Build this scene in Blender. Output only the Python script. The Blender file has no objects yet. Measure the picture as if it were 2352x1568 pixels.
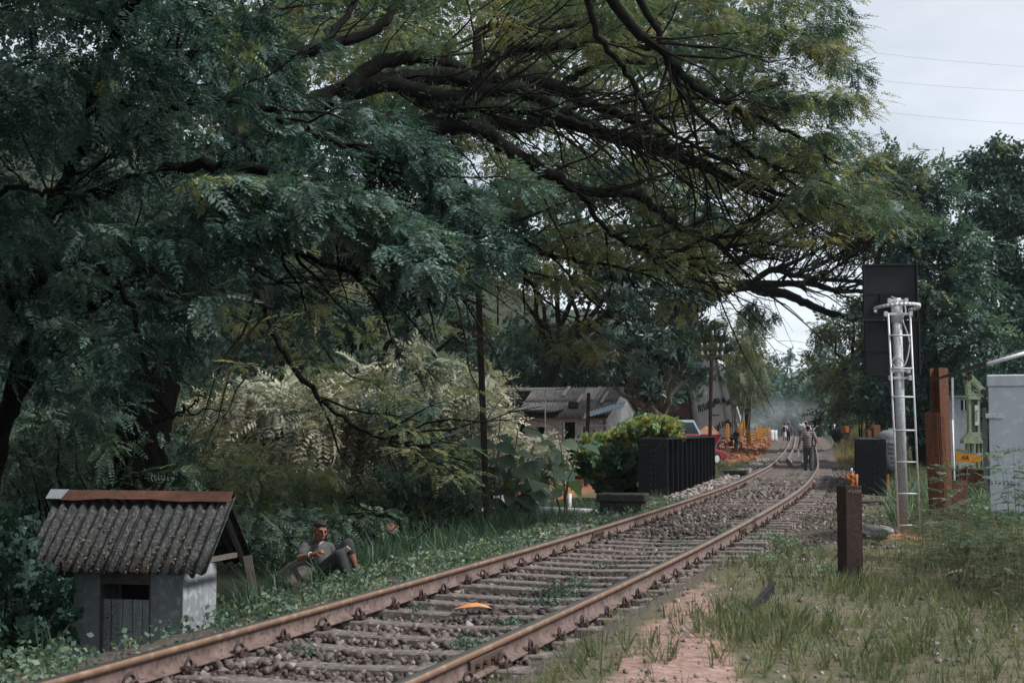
import bpy, bmesh, math, random
import numpy as np
from mathutils import Vector, Matrix
R = math.radians
rnd = random.Random(7)
rng = np.random.default_rng(11)
scene = bpy.context.scene
COL = scene.collection

# ------------------------------------------------------------------ camera
# pixel bookkeeping is done in a 2352 x 1568 frame; F is the focal length in those pixels
F, CX, CY, HOR, CAMZ = 3450.0, 1176.0, 784.0, 990.0, 1.42
PITCH = math.atan((HOR - CY) / F)
cam_d = bpy.data.cameras.new('camera')
cam = bpy.data.objects.new('camera', cam_d); COL.objects.link(cam)
cam.location = (0, 0, CAMZ); cam.rotation_euler = (R(90) + PITCH, 0, 0)
cam_d.sensor_width = 36.0; cam_d.lens = 36.0 * F / 2352.0
cam_d.clip_start = 0.1; cam_d.clip_end = 3000
cam_d.dof.use_dof = True; cam_d.dof.focus_distance = 24.0; cam_d.dof.aperture_fstop = 5.0
scene.camera = cam

# ------------------------------------------------------------------ world: bright thin overcast
SUN_EL, SUN_AZ = R(50), R(104)          # azimuth clockwise from the view direction (+Y)
world = bpy.data.worlds.new('World'); scene.world = world; world.use_nodes = True
nt = world.node_tree; nt.nodes.clear()
def wn(t, **k):
    n = nt.nodes.new(t)
    for a, b in k.items(): setattr(n, a, b)
    return n
w_out = wn('ShaderNodeOutputWorld'); w_bg = wn('ShaderNodeBackground')
sky = wn('ShaderNodeTexSky'); sky.sky_type = 'NISHITA'; sky.sun_disc = False
sky.sun_elevation = SUN_EL; sky.sun_rotation = SUN_AZ; sky.air_density = 1.2; sky.dust_density = 2.0
tc = wn('ShaderNodeTexCoord'); sep = wn('ShaderNodeSeparateXYZ')
nt.links.new(tc.outputs['Generated'], sep.inputs[0])
zc = wn('ShaderNodeMath', operation='MAXIMUM'); zc.inputs[1].default_value = 0.0
nt.links.new(sep.outputs['Z'], zc.inputs[0])
za = wn('ShaderNodeMath', operation='ADD'); za.inputs[1].default_value = 0.22
nt.links.new(zc.outputs[0], za.inputs[0])
dv = wn('ShaderNodeVectorMath', operation='DIVIDE'); cmb = wn('ShaderNodeCombineXYZ')
for k in range(3): nt.links.new(za.outputs[0], cmb.inputs[k])
nt.links.new(tc.outputs['Generated'], dv.inputs[0]); nt.links.new(cmb.outputs[0], dv.inputs[1])
nz = wn('ShaderNodeTexNoise'); nz.inputs['Scale'].default_value = 2.0; nz.inputs['Detail'].default_value = 5; nz.inputs['Roughness'].default_value = .5
mpw = wn('ShaderNodeMapping'); mpw.inputs['Location'].default_value = (3.1, 1.7, 0)
nt.links.new(dv.outputs[0], mpw.inputs[0]); nt.links.new(mpw.outputs[0], nz.inputs['Vector'])
rmp = wn('ShaderNodeValToRGB')
rmp.color_ramp.elements[0].position = .36; rmp.color_ramp.elements[0].color = (.68, .68, .68, 1)
rmp.color_ramp.elements[1].position = .52; rmp.color_ramp.elements[1].color = (1, 1, 1, 1)
nt.links.new(nz.outputs['Fac'], rmp.inputs[0])
# cloud layer: lilac-grey overhead, whiter low down
rmz = wn('ShaderNodeValToRGB')
rmz.color_ramp.elements[0].position = 0.0; rmz.color_ramp.elements[0].color = (9.3, 10.1, 10.9, 1)
rmz.color_ramp.elements[1].position = 0.30; rmz.color_ramp.elements[1].color = (6.7, 7.1, 7.9, 1)
e = rmz.color_ramp.elements.new(0.14); e.color = (7.6, 8.3, 9.1, 1)
nt.links.new(zc.outputs[0], rmz.inputs[0])
mixw = wn('ShaderNodeMixRGB'); nt.links.new(rmp.outputs[0], mixw.inputs[0])
nt.links.new(sky.outputs[0], mixw.inputs[1]); nt.links.new(rmz.outputs[0], mixw.inputs[2])
nt.links.new(mixw.outputs[0], w_bg.inputs['Color']); w_bg.inputs['Strength'].default_value = 0.10
nt.links.new(w_bg.outputs[0], w_out.inputs['Surface'])

sun_d = bpy.data.lights.new('sun', 'SUN'); sun_d.energy = 4.2; sun_d.angle = R(9); sun_d.color = (1, .985, .95)
sun = bpy.data.objects.new('sun', sun_d); COL.objects.link(sun)
sv = Vector((math.sin(SUN_AZ) * math.cos(SUN_EL), math.cos(SUN_AZ) * math.cos(SUN_EL), math.sin(SUN_EL)))
sun.rotation_euler = sv.to_track_quat('Z', 'Y').to_euler()

vs = scene.view_settings
vs.view_transform = 'Standard'; vs.look = 'None'; vs.exposure = 0.2; vs.gamma = 1.0; vs.use_curve_mapping = False
scene.render.engine = 'CYCLES'
cy = scene.cycles
cy.max_bounces = 5; cy.diffuse_bounces = 2; cy.glossy_bounces = 2; cy.transmission_bounces = 3; cy.transparent_max_bounces = 6
cy.volume_bounces = 0; cy.caustics_reflective = False; cy.caustics_refractive = False
cy.use_denoising = True; cy.denoiser = 'OPENIMAGEDENOISE'
cy.use_adaptive_sampling = True; cy.adaptive_threshold = 0.02
cy.sample_clamp_indirect = 4.0

# ------------------------------------------------------------------ helpers
def W(x, y, d):
    """frame pixel (2352 wide) at forward distance d -> world point"""
    u, v = (x - CX) / F, (CY - y) / F
    Y = math.cos(PITCH) - math.sin(PITCH) * v; Z = math.sin(PITCH) + math.cos(PITCH) * v
    k = d / Y
    return np.array([u * k, d, CAMZ + Z * k])
def PX(d): return d / F                      # metres per frame pixel at distance d

def tag(o, label=None, cat=None, group=None, kind=None):
    if label: o['label'] = label
    if cat: o['category'] = cat
    if group: o['group'] = group
    if kind: o['kind'] = kind
    return o
def empty(name, loc=(0, 0, 0), rz=0.0, label=None, cat=None, group=None, kind=None):
    o = bpy.data.objects.new(name, None); COL.objects.link(o)
    o.empty_display_size = .1
    o.location = loc; o.rotation_euler = (0, 0, rz)
    return tag(o, label, cat, group, kind)
def link(name, me, parent=None, loc=None, rot=None):
    o = bpy.data.objects.new(name, me); COL.objects.link(o)
    if parent is not None: o.parent = parent
    if loc is not None: o.location = loc
    if rot is not None: o.rotation_euler = rot
    return o

class MB:
    def __init__(s): s.v = []; s.f = []
    def add(s, vs, fs):
        b = len(s.v); s.v += [tuple(map(float, p)) for p in vs]; s.f += [tuple(b + i for i in f) for f in fs]; return s
    def box(s, c, d, rot=None):
        x, y, z = [q / 2 for q in d]
        P = [Vector(p) for p in ((-x,-y,-z),(x,-y,-z),(x,y,-z),(-x,y,-z),(-x,-y,z),(x,-y,z),(x,y,z),(-x,y,z))]
        if rot is not None: P = [rot @ p for p in P]
        c = Vector(c); P = [p + c for p in P]
        return s.add(P, [(0,3,2,1),(4,5,6,7),(0,1,5,4),(1,2,6,5),(2,3,7,6),(3,0,4,7)])
    def bar(s, a, b, w, t, up=(0, 0, 1)):
        a, b = Vector(a), Vector(b); d = (b - a); L = d.length; d.normalize(); u = Vector(up)
        if abs(d.dot(u)) > .95: u = Vector((0, 1, 0))
        x = d.cross(u).normalized(); z = x.cross(d)
        return s.box((a + b) / 2, (w, L, t), Matrix((x, d, z)).transposed())
    def tube(s, pts, rad, n=8, caps=True):
        V, Fc = tube_np(pts, rad, n, caps); return s.add(V, Fc)
    def prism(s, poly, depth, M=None):
        """poly in local XZ, extruded along local Y from 0 to depth"""
        n = len(poly); P = [Vector((x, 0, z)) for x, z in poly] + [Vector((x, depth, z)) for x, z in poly]
        if M is not None: P = [M @ p for p in P]
        return s.add(P, [tuple(range(n)), tuple(range(2*n-1, n-1, -1))] + [((i+1) % n, i, n+i, n+(i+1) % n) for i in range(n)])
    def lathe(s, prof, n=16, c=(0, 0, 0)):
        V = []; Fc = []; m = len(prof)
        for i in range(n):
            a = 2*math.pi*i/n
            V += [(c[0]+r*math.cos(a), c[1]+r*math.sin(a), c[2]+z) for r, z in prof]
        for i in range(n):
            j = (i+1) % n
            Fc += [(i*m+k, j*m+k, j*m+k+1, i*m+k+1) for k in range(m-1)]
        return s.add(V, Fc)
    def mesh(s, name, mat=None, smooth=False, bevel=0):
        me = bpy.data.meshes.new(name); me.from_pydata(s.v, [], s.f); me.validate()
        if bevel:
            bm = bmesh.new(); bm.from_mesh(me); bmesh.ops.remove_doubles(bm, verts=bm.verts, dist=1e-5)
            bmesh.ops.recalc_face_normals(bm, faces=bm.faces)
            es = [e for e in bm.edges if len(e.link_faces) == 2 and e.calc_face_angle(0) > R(35)]
            bmesh.ops.bevel(bm, geom=es, offset=bevel, segments=1, affect='EDGES', profile=.5)
            bm.to_mesh(me); bm.free()
        if mat: me.materials.append(mat)
        if smooth: me.polygons.foreach_set('use_smooth', [True]*len(me.polygons))
        me.update(); return me
    def build(s, name, mat, parent=None, smooth=False, bevel=0, loc=None, rot=None):
        return link(name, s.mesh(name, mat, smooth, bevel), parent, loc, rot)

def tube_np(pts, rad, n=6, caps=False):
    P = np.asarray(pts, float); m = len(P)
    rad = np.broadcast_to(np.asarray(rad, float), (m,))
    T = np.gradient(P, axis=0); T /= np.linalg.norm(T, axis=1)[:, None] + 1e-9
    ref = np.array([0, 0, 1.0]) if abs(T[:, 2]).mean() < .8 else np.array([0.3, 1.0, 0])
    X = np.cross(T, ref); X /= np.linalg.norm(X, axis=1)[:, None] + 1e-9
    Z = np.cross(X, T)
    a = np.arange(n) * 2 * math.pi / n
    V = P[:, None, :] + rad[:, None, None] * (np.cos(a)[None, :, None] * X[:, None, :] + np.sin(a)[None, :, None] * Z[:, None, :])
    V = V.reshape(-1, 3)
    i = np.arange(m-1)[:, None] * n; j = np.arange(n)[None, :]; k = (j + 1) % n
    Fq = np.stack([i + j, i + k, i + n + k, i + n + j], -1).reshape(-1, 4).tolist()
    if caps: Fq = Fq + [list(range(n))[::-1], list(range((m-1)*n, m*n))]
    return V, Fq

def np_mesh(name, V, Fq, mat, tint=None, smooth=False, attrs=None):
    """all faces with the same corner count; tint: one value per face"""
    V = np.asarray(V, np.float32); Fq = np.asarray(Fq, np.int32); nf, k = Fq.shape
    me = bpy.data.meshes.new(name)
    me.vertices.add(len(V)); me.vertices.foreach_set('co', V.ravel())
    me.loops.add(nf * k); me.loops.foreach_set('vertex_index', Fq.ravel())
    me.polygons.add(nf); me.polygons.foreach_set('loop_start', np.arange(0, nf*k, k, dtype=np.int32))
    me.update(calc_edges=True)
    if tint is not None:
        a = me.attributes.new('tint', 'FLOAT', 'FACE'); a.data.foreach_set('value', np.asarray(tint, np.float32))
    for nm, val in (attrs or {}).items():
        a = me.attributes.new(nm, 'FLOAT', 'POINT'); a.data.foreach_set('value', np.asarray(val, np.float32))
    if smooth: me.polygons.foreach_set('use_smooth', np.ones(nf, bool))
    if mat: me.materials.append(mat)
    return me

def tubes_mesh(name, tubes, n, mat, smooth=True):
    Vs = []; Fs = []; b = 0
    for pts, rad in tubes:
        V, Fq = tube_np(pts, rad, n); Vs.append(V); Fs.append(np.asarray(Fq) + b); b += len(V)
    return np_mesh(name, np.concatenate(Vs), np.concatenate(Fs), mat, smooth=smooth)

# ------------------------------------------------------------------ materials
def mat(name, col, rough=.8, metal=0.0, noise=None, bump=None, spec=.3, col2=None, nscale=6.0, streak=False, detail=5, ramp=(.35, .65), col3=None):
    """procedural base: colour mixed with col2 by noise (and col3 by finer noise), optional bump"""
    m = bpy.data.materials.new(name); m.use_nodes = True; t = m.node_tree; N = t.nodes; L = t.links
    b = N['Principled BSDF']; b.inputs['Roughness'].default_value = rough; b.inputs['Metallic'].default_value = metal
    b.inputs['Specular IOR Level'].default_value = spec
    b.inputs['Base Color'].default_value = (*col, 1)
    tcx = N.new('ShaderNodeTexCoord'); mp = N.new('ShaderNodeMapping'); L.new(tcx.outputs['Object'], mp.inputs[0])
    if streak: mp.inputs['Scale'].default_value = (1, 1, .12)
    if col2:
        n = N.new('ShaderNodeTexNoise'); n.inputs['Scale'].default_value = nscale; n.inputs['Detail'].default_value = detail
        n.inputs['Roughness'].default_value = .65
        L.new(mp.outputs[0], n.inputs['Vector'])
        r = N.new('ShaderNodeValToRGB'); r.color_ramp.elements[0].position, r.color_ramp.elements[1].position = ramp
        r.color_ramp.elements[0].color = (*col, 1); r.color_ramp.elements[1].color = (*col2, 1)
        L.new(n.outputs['Fac'], r.inputs[0]); outc = r.outputs[0]
        if col3:
            n3 = N.new('ShaderNodeTexNoise'); n3.inputs['Scale'].default_value = nscale * 4.3; n3.inputs['Detail'].default_value = 3
            L.new(tcx.outputs['Object'], n3.inputs['Vector'])
            r3 = N.new('ShaderNodeValToRGB'); r3.color_ramp.elements[0].position = .52; r3.color_ramp.elements[1].position = .64
            L.new(n3.outputs['Fac'], r3.inputs[0])
            mx = N.new('ShaderNodeMixRGB'); mx.inputs[2].default_value = (*col3, 1)
            L.new(r3.outputs[0], mx.inputs[0]); L.new(outc, mx.inputs[1]); outc = mx.outputs[0]
        L.new(outc, b.inputs['Base Color'])
    if bump:
        n2 = N.new('ShaderNodeTexNoise'); n2.inputs['Scale'].default_value = bump[0]; n2.inputs['Detail'].default_value = 4
        L.new(mp.outputs[0], n2.inputs['Vector'])
        bp = N.new('ShaderNodeBump'); bp.inputs['Strength'].default_value = bump[1]; bp.inputs['Distance'].default_value = bump[2] if len(bump) > 2 else .01
        L.new(n2.outputs['Fac'], bp.inputs['Height']); L.new(bp.outputs[0], b.inputs['Normal'])
    return m

def leafmat(name, cols, trans=.3, rough=.5, spec=.35, tcol=None):
    """leaf colour by the per-face 'tint' attribute (species, age), some light passing through"""
    m = bpy.data.materials.new(name); m.use_nodes = True; t = m.node_tree; N = t.nodes; L = t.links
    b = N['Principled BSDF']; b.inputs['Roughness'].default_value = rough; b.inputs['Specular IOR Level'].default_value = spec
    a = N.new('ShaderNodeAttribute'); a.attribute_name = 'tint'
    r = N.new('ShaderNodeValToRGB'); el = r.color_ramp.elements
    for i, (p, c) in enumerate(cols):
        q = el[i] if i < 2 else el.new(p)
        q.position = p; q.color = (*c, 1)
    L.new(a.outputs['Fac'], r.inputs[0]); L.new(r.outputs[0], b.inputs['Base Color'])
    if trans > 0:
        tr = N.new('ShaderNodeBsdfTranslucent'); mx = N.new('ShaderNodeMixShader'); mx.inputs[0].default_value = trans
        hs = N.new('ShaderNodeMixRGB'); hs.blend_type = 'MULTIPLY'; hs.inputs[0].default_value = 1; hs.inputs[2].default_value = (*(tcol or (1.5, 1.35, .7)), 1)
        L.new(r.outputs[0], hs.inputs[1]); L.new(hs.outputs[0], tr.inputs['Color'])
        L.new(b.outputs[0], mx.inputs[1]); L.new(tr.outputs[0], mx.inputs[2])
        L.new(mx.outputs[0], N['Material Output'].inputs['Surface'])
    return m
# ------------------------------------------------------------------ the track's centre line and the terrain
_cy = np.array([-30, -10, 0, 10, 20, 35, 56, 90, 128, 200, 300, 420, 700.])
_cx = np.array([-13.2, -6.95, -3.85, -.72, 2.1, 5.95, 10.52, 17.3, 24.6, 38.4, 57.5, 78, 120.])
_czy = np.array([-30, 62, 80, 97, 110, 130, 200, 300, 700.]); _czz = np.array([0, 0, .1, .3, .48, .72, 1.0, 1.5, 3.0])
_fy = np.arange(-30, 700, .5)
def _smooth(a, n):
    k = np.ones(n) / n; p = np.concatenate([np.full(n, a[0]) + (np.arange(n) - n) * (a[1]-a[0]), a, np.full(n, a[-1]) + (np.arange(n) + 1) * (a[-1]-a[-2])])
    return np.convolve(p, k, 'same')[n:-n]
_fx = _smooth(_smooth(np.interp(_fy, _cy, _cx), 21), 21); _fz = _smooth(np.interp(_fy, _czy, _czz), 41)
_fd = np.gradient(_fx, _fy)
def xc(y): return np.interp(y, _fy, _fx)
def zc_(y): return np.interp(y, _fy, _fz)
def cth(y): return 1 / np.sqrt(1 + np.interp(y, _fy, _fd) ** 2)
def ss(a, b, x):
    t = np.clip((x - a) / (b - a), 0, 1); return t * t * (3 - 2 * t)
def vnoise(x, y, seed=0):
    """cheap smooth value noise"""
    r = np.random.default_rng(seed).random((64, 64)); xi = np.floor(x).astype(int); yi = np.floor(y).astype(int)
    fx = x - xi; fy = y - yi; fx = fx*fx*(3-2*fx); fy = fy*fy*(3-2*fy)
    g = lambda a, b: r[a % 64, b % 64]
    return (g(xi, yi)*(1-fx)+g(xi+1, yi)*fx)*(1-fy) + (g(xi, yi+1)*(1-fx)+g(xi+1, yi+1)*fx)*fy
def soff(x, y): return (x - xc(y)) * cth(y)
def gz(x, y):
    x = np.asarray(x, float); y = np.asarray(y, float)
    s = soff(x, y); b = zc_(y) - .06
    zl = np.interp(y, [0, 14, 20, 28, 36, 50, 68, 100, 140], [-2.2, -2.3, -2.2, -1.5, -1.2, -.8, -.55, .55, 1.0])
    wide = np.interp(y, [0, 20, 26, 34, 60, 100], [0, 0, 1.6, 2.5, 1.0, 4])
    z = b - .28 * ss(1.9, 2.7, -s) * ss(100, 84, y) - (zl * -1 - .28 + b) * ss(np.interp(y, [0, 14.5, 17.0, 20], [1.9, 1.9, 3.4, 3.2]) + wide, np.interp(y, [0, 14.5, 18], [4.5, 4.6, 6.2]) + wide, -s)
    z = z - .10 * ss(1.9, 3.2, s) * ss(-3, 60, 60 - y)
    z = z + (vnoise(x * .7, y * .7, 1) - .5) * .12 * ss(2.0, 4.0, np.abs(s)) + (vnoise(x * 2.6, y * 2.6, 2) - .5) * .05 * ss(2.0, 3.0, np.abs(s))
    z = z + .115 * ss(.98, 1.22, s) * ss(18, 15.5, y)
    # wooded hillside on the left, closing the view behind the house
    z = z + np.clip((y - 84) * .5, 0, 20) * ss(17, 40, -s) + np.clip((-x - 17) * .45, 0, 16) * ss(24, 50, y)
    # the valley closes far ahead
    z = z + np.clip((y - 250) * .05, 0, 12) * ss(5, 40, np.abs(s)) + np.clip((y - 330) * .05, 0, 14)
    # dry grass mound right of the track, spoil heap left of it
    z = z + 2.0 * np.exp(-((x - 20.6) / 1.7) ** 2 - ((y - 84) / 5) ** 2)
    z = z + .45 * np.exp(-((s + 4.6) / 1.8) ** 2 - ((y - 112) / 16) ** 2) * (.6 + .8 * vnoise(x * 1.1, y * .6, 5))
    z = z + .14 * np.exp(-((x - 5.2) / .9) ** 2 - ((y - 21.6) / .8) ** 2)
    return z
def GW(x, y, it=14):
    """frame pixel -> point on the terrain (from the near side)"""
    d = 5.0
    lo = 5.0
    for d in np.geomspace(5, 400, 400):
        p = W(x, y, d)
        if p[2] < gz(p[0], p[1]): break
        lo = d
    hi = d
    for _ in range(it):
        m = (lo + hi) / 2; p = W(x, y, m)
        if p[2] < gz(p[0], p[1]): hi = m
        else: lo = m
    return W(x, y, hi)

def spaced(stops):
    out = [stops[0][0]]
    for (a, st), (b, _) in zip(stops, stops[1:]):
        n = max(1, int(round((b - a) / st))); out += list(np.linspace(a, b, n + 1)[1:])
    return np.array(out)
gy = spaced([(-60, 6), (-6, .6), (6, .2), (20, .4), (40, .9), (70, 1.6), (130, 4), (300, 20), (900, 0)])
gx = spaced([(-300, 30), (-60, 5), (-24, 1), (-9, .25), (9, .45), (24, 1.2), (60, 6), (140, 30), (420, 0)])
GX, GY = np.meshgrid(gx, gy)
GZ = gz(GX, GY); S_ = soff(GX, GY)
ni, nj = GX.shape
idx = np.arange(ni * nj).reshape(ni, nj)
GF = np.stack([idx[:-1, :-1], idx[:-1, 1:], idx[1:, 1:], idx[1:, :-1]], -1).reshape(-1, 4)
# what the ground is made of (soil types, by place)
PATH = lambda x, y: np.abs(x - np.interp(y, [0, 6, 8.5, 10, 12, 13.5], [.0, .6, .90, 1.12, 1.42, 1.7])) / np.interp(y, [0, 8, 10.5, 12, 13.6], [.42, .33, .25, .17, .07])
a_path = np.clip(ss(1.7, .6, PATH(GX, GY)) * ss(14.5, 13, GY) + .45 * ss(.56, .74, vnoise(GX * 1.4 + 9, GY * .9, 8)) * ss(1.6, 2.6, S_) * ss(17, 8, GY), 0, .85)
a_red = ss(1.9, 2.6, -S_) * ss(14, 7, -S_) * ss(60, 72, GY) * ss(170, 130, GY) + ss(4, 7, -S_) * ss(20, 15, -S_) * ss(34, 44, GY) * ss(90, 80, GY)
a_red = a_red + .75 * np.exp(-((GX - 5.2) / 1.1) ** 2 - ((GY - 21.4) / .9) ** 2)
a_for = np.clip(ss(9, 13, -S_)*ss(76, 84, GY) + ss(10, 14, -GX)*ss(18, 26, GY) + ss(7, 10, S_)*ss(44, 52, GY) + ss(3.5, 6, np.abs(S_))*ss(125, 140, GY) + ss(9, 14, GX)*ss(30, 40, GY) + ss(2.5, 3.4, -S_)*ss(44, 32, GY), 0, 1)
a_grv = ss(2.6, 1.7, np.abs(S_)) * (1 - ss(1.1, 1.5, S_)*ss(17, 14, GY))
gm = bpy.data.materials.new('earth'); gm.use_nodes = True
def ground_nodes(m):
    t = m.node_tree; N = t.nodes; L = t.links; b = N['Principled BSDF']; b.inputs['Roughness'].default_value = .95; b.inputs['Specular IOR Level'].default_value = .15
    tcx = N.new('ShaderNodeTexCoord')
    def noise(sc, det=6):
        n = N.new('ShaderNodeTexNoise'); n.inputs['Scale'].default_value = sc; n.inputs['Detail'].default_value = det; n.inputs['Roughness'].default_value = .65
        L.new(tcx.outputs['Object'], n.inputs['Vector']); return n
    def ramp(src, stops):
        r = N.new('ShaderNodeValToRGB'); el = r.color_ramp.elements
        for i, (p, c) in enumerate(stops):
            q = el[i] if i < 2 else el.new(p); q.position = p; q.color = (*c, 1)
        L.new(src, r.inputs[0]); return r.outputs[0]
    def attr(n):
        a = N.new('ShaderNodeAttribute'); a.attribute_name = n; return a.outputs['Fac']
    def mix(f, a, c):
        q = N.new('ShaderNodeMixRGB'); L.new(f, q.inputs[0]); L.new(a, q.inputs[1]); L.new(c, q.inputs[2]); return q.outputs[0]
    def edge(a, n, w=.35):
        q = N.new('ShaderNodeMath'); q.operation = 'MULTIPLY_ADD'; q.inputs[1].default_value = w; L.new(n, q.inputs[0]); L.new(a, q.inputs[2])
        return ramp(q.outputs[0], [(.35 + w/2, (0, 0, 0)), (.65 + w/2, (1, 1, 1))])
    n1 = noise(1.3).outputs['Fac']; n2 = noise(14).outputs['Fac']; n3 = noise(60, 3).outputs['Fac']
    soil = ramp(n2, [(.3, (.070, .060, .042)), (.5, (.125, .104, .074)), (.72, (.20, .165, .122))])
    soil = mix(ramp(noise(2.2).outputs['Fac'], [(.42, (0, 0, 0)), (.58, (.8, .8, .8))]), soil, ramp(n3, [(.3, (.038, .050, .026)), (.5, (.075, .090, .045)), (.7, (.13, .14, .075))]))
    path = ramp(n2, [(.3, (.17, .105, .085)), (.52, (.28, .18, .15)), (.7, (.40, .29, .25))])
    red = ramp(n2, [(.3, (.16, .062, .032)), (.5, (.27, .115, .06)), (.72, (.36, .19, .12))])
    grv = ramp(n3, [(.35, (.05, .041, .036)), (.5, (.10, .082, .072)), (.65, (.17, .14, .125))])
    c = mix(edge(attr('forest'), n1), soil, ramp(n2, [(.3, (.016, .022, .014)), (.55, (.035, .042, .025)), (.75, (.065, .06, .035))])); c = mix(edge(attr('path'), n1), c, path); c = mix(edge(attr('red'), n1), c, red); c = mix(edge(attr('gravel'), n1), c, grv)
    L.new(c, b.inputs['Base Color'])
    bp = N.new('ShaderNodeBump'); bp.inputs['Strength'].default_value = .6; bp.inputs['Distance'].default_value = .02
    L.new(n3, bp.inputs['Height']); L.new(bp.outputs[0], b.inputs['Normal'])
ground_nodes(gm)
tag(link('ground', np_mesh('ground', np.stack([GX, GY, GZ], -1).reshape(-1, 3), GF, gm, smooth=True,
    attrs={'path': a_path.ravel(), 'red': a_red.ravel(), 'gravel': a_grv.ravel(), 'forest': a_for.ravel()})), kind='structure')

# ------------------------------------------------------------------ railway track
m_railside = mat('rail_rust', (.105, .066, .055), .85, col2=(.175, .125, .112), nscale=5, col3=(.065, .045, .042), bump=(60, .3, .004))
m_railtop = mat('rail_worn_top', (.36, .35, .34), .28, .85, col2=(.30, .25, .21), nscale=1.1, ramp=(.3, .75))
m_railhead = mat('rail_head_side', (.26, .155, .10), .5, .25, col2=(.19, .125, .09), nscale=2, ramp=(.3, .75), col3=(.32, .21, .145))
m_sleeper = mat('concrete_sleeper', (.165, .138, .124), .9, col2=(.09, .075, .068), nscale=5, col3=(.23, .20, .185), bump=(40, .4, .005))
m_clip = mat('clip_rust', (.035, .026, .024), .7, .2, col2=(.075, .045, .035), nscale=20)
TRK = empty('railway_track', (0, 0, 0), label='broad gauge railway track curving away between the bridge girders', cat='railway track')
GAUGE = 1.676
RAILH = .15
def path_at(y, s, z):
    """point at offset s from the centre line (right positive)"""
    c = cth(y); d = np.interp(y, _fy, _fd) * c
    return np.stack([xc(y) + s * c, y - s * d, zc_(y) + z + 0*y], -1)
# running rails: section = foot, web, head
SEC = [(-.068, 0), (.068, 0), (.068, .012), (.016, .028), (.011, .105), (.034, .117), (.036, .142), (.028, .15), (-.028, .15), (-.036, .142), (-.034, .117), (-.011, .105), (-.016, .028), (-.068, .012)]
def rail(name, s0, y0, y1, parent, z0=.01, sfun=None, mats=None, step=.5):
    ys = np.arange(y0, y1, step); ks = len(SEC); so = s0 + (sfun(ys) if sfun else 0) + 0*ys
    V = []
    for a, h in SEC:
        V.append(path_at(ys, so + a, z0 + h))
    V = np.stack(V, 1)
    if step: V[:, :, 2] += .0
    n = len(ys); V = V.reshape(-1, 3)
    i = np.arange(n-1)[:, None] * ks; j = np.arange(ks)[None]; k = (j+1) % ks
    Fq = np.stack([i+j, i+k, i+ks+k, i+ks+j], -1).reshape(-1, 4)
    me = np_mesh(name, V, Fq[:, ::-1], None)
    me.materials.append(m_railside); me.materials.append(m_railtop); me.materials.append(m_railhead)
    mi = np.tile(np.array([1 if q in (7,) else 2 if q in (5, 6, 8, 9) else 0 for q in range(ks)], np.int32), n-1)
    me.polygons.foreach_set('material_index', mi)
    # end caps
    bm = bmesh.new(); bm.from_mesh(me); bm.verts.ensure_lookup_table()
    bm.faces.new([bm.verts[q] for q in range(ks)]); bm.faces.new([bm.verts[(n-1)*ks+q] for q in range(ks)][::-1])
    bm.to_mesh(me); bm.free()
    return link(name, me, parent)
rail('rail', -(GAUGE/2 + .036), -8, 300, TRK)
rail('rail', (GAUGE/2 + .036), -8, 300, TRK)
# guard rails between the running rails beyond the bridge, ends bent together
gfun = lambda sgn: (lambda ys: sgn * (-.42 * ss(66, 61, ys)))
m_rt_save = m_railtop
rail('guard_rail', -.47, 60, 150, TRK, sfun=lambda ys: .28 * ss(70, 61, ys))
rail('guard_rail', .47, 61, 150, TRK, sfun=lambda ys: -.24 * ss(70, 61, ys))
# sleepers with their spring clips
bmS = MB()
prof = [(-1.36, .125, .02), (-.95, .125, .02), (-.75, .115, .012), (0, .095, -.01), (.75, .115, .012), (.95, .125, .02), (1.36, .125, .02)]
vs_ = []; fs_ = []
for i, (x, w, z) in enumerate(prof):
    vs_ += [(x, -w, -.18), (x, w, -.18), (x, w*.8, z - .005), (x, -w*.8, z - .005)]
for i in range(len(prof)-1):
    a = i*4; b = a+4
    fs_ += [(a+q, b+q, b+(q+1) % 4, a+(q+1) % 4) for q in range(4)]
fs_ += [(3, 2, 1, 0), tuple(len(prof)*4 - 4 + q for q in range(4))]
me_sl = MB().add(vs_, fs_).mesh('sleeper', m_sleeper, bevel=.012)
def clip_mesh(big):
    t = np.linspace(-.15, 1.15, 11) * math.pi
    a = np.stack([.058*np.cos(t), .02 + 0*t, .012 + .060*np.sin(t)], -1)
    m = MB(); m.tube(a, .0105, 6 if big else 4)
    m.tube(a * [.62, 1, .6] + [-.004, .035, .0], .0105, 6 if big else 4)
    m.box((0, .028, .005), (.10, .07, .03))
    return m.mesh('rail_clip', m_clip, smooth=False)
me_clip = clip_mesh(True)
ys_sl = []; y = 5.6
while y < 120:
    ys_sl.append(y); y += .655 * float(cth(y))
n_clip = 0
for i, y in enumerate(ys_sl):
    th = math.atan(float(np.interp(y, _fy, _fd)))
    jx = rnd.uniform(-.03, .03)
    o = link('sleeper', me_sl, TRK, (float(xc(y)) + jx*math.cos(th), y - jx*math.sin(th), float(zc_(y)) + rnd.uniform(-.012, .006)), (rnd.uniform(-.02, .02), rnd.uniform(-.006, .006), -th + rnd.uniform(-.012, .012)))
    if y < 40:
        for sx in (-1, 1):
            for q in (-1, 1):
                c = link('rail_clip', me_clip, o, (sx*(GAUGE/2+.036) + q*.072, rnd.uniform(-.01, .01), .02), (rnd.uniform(-.1, .1), rnd.uniform(-.15, .15), math.pi*0 + (-math.pi/2 if q > 0 else math.pi/2) + rnd.uniform(-.2, .2)))
                n_clip += 1
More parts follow.
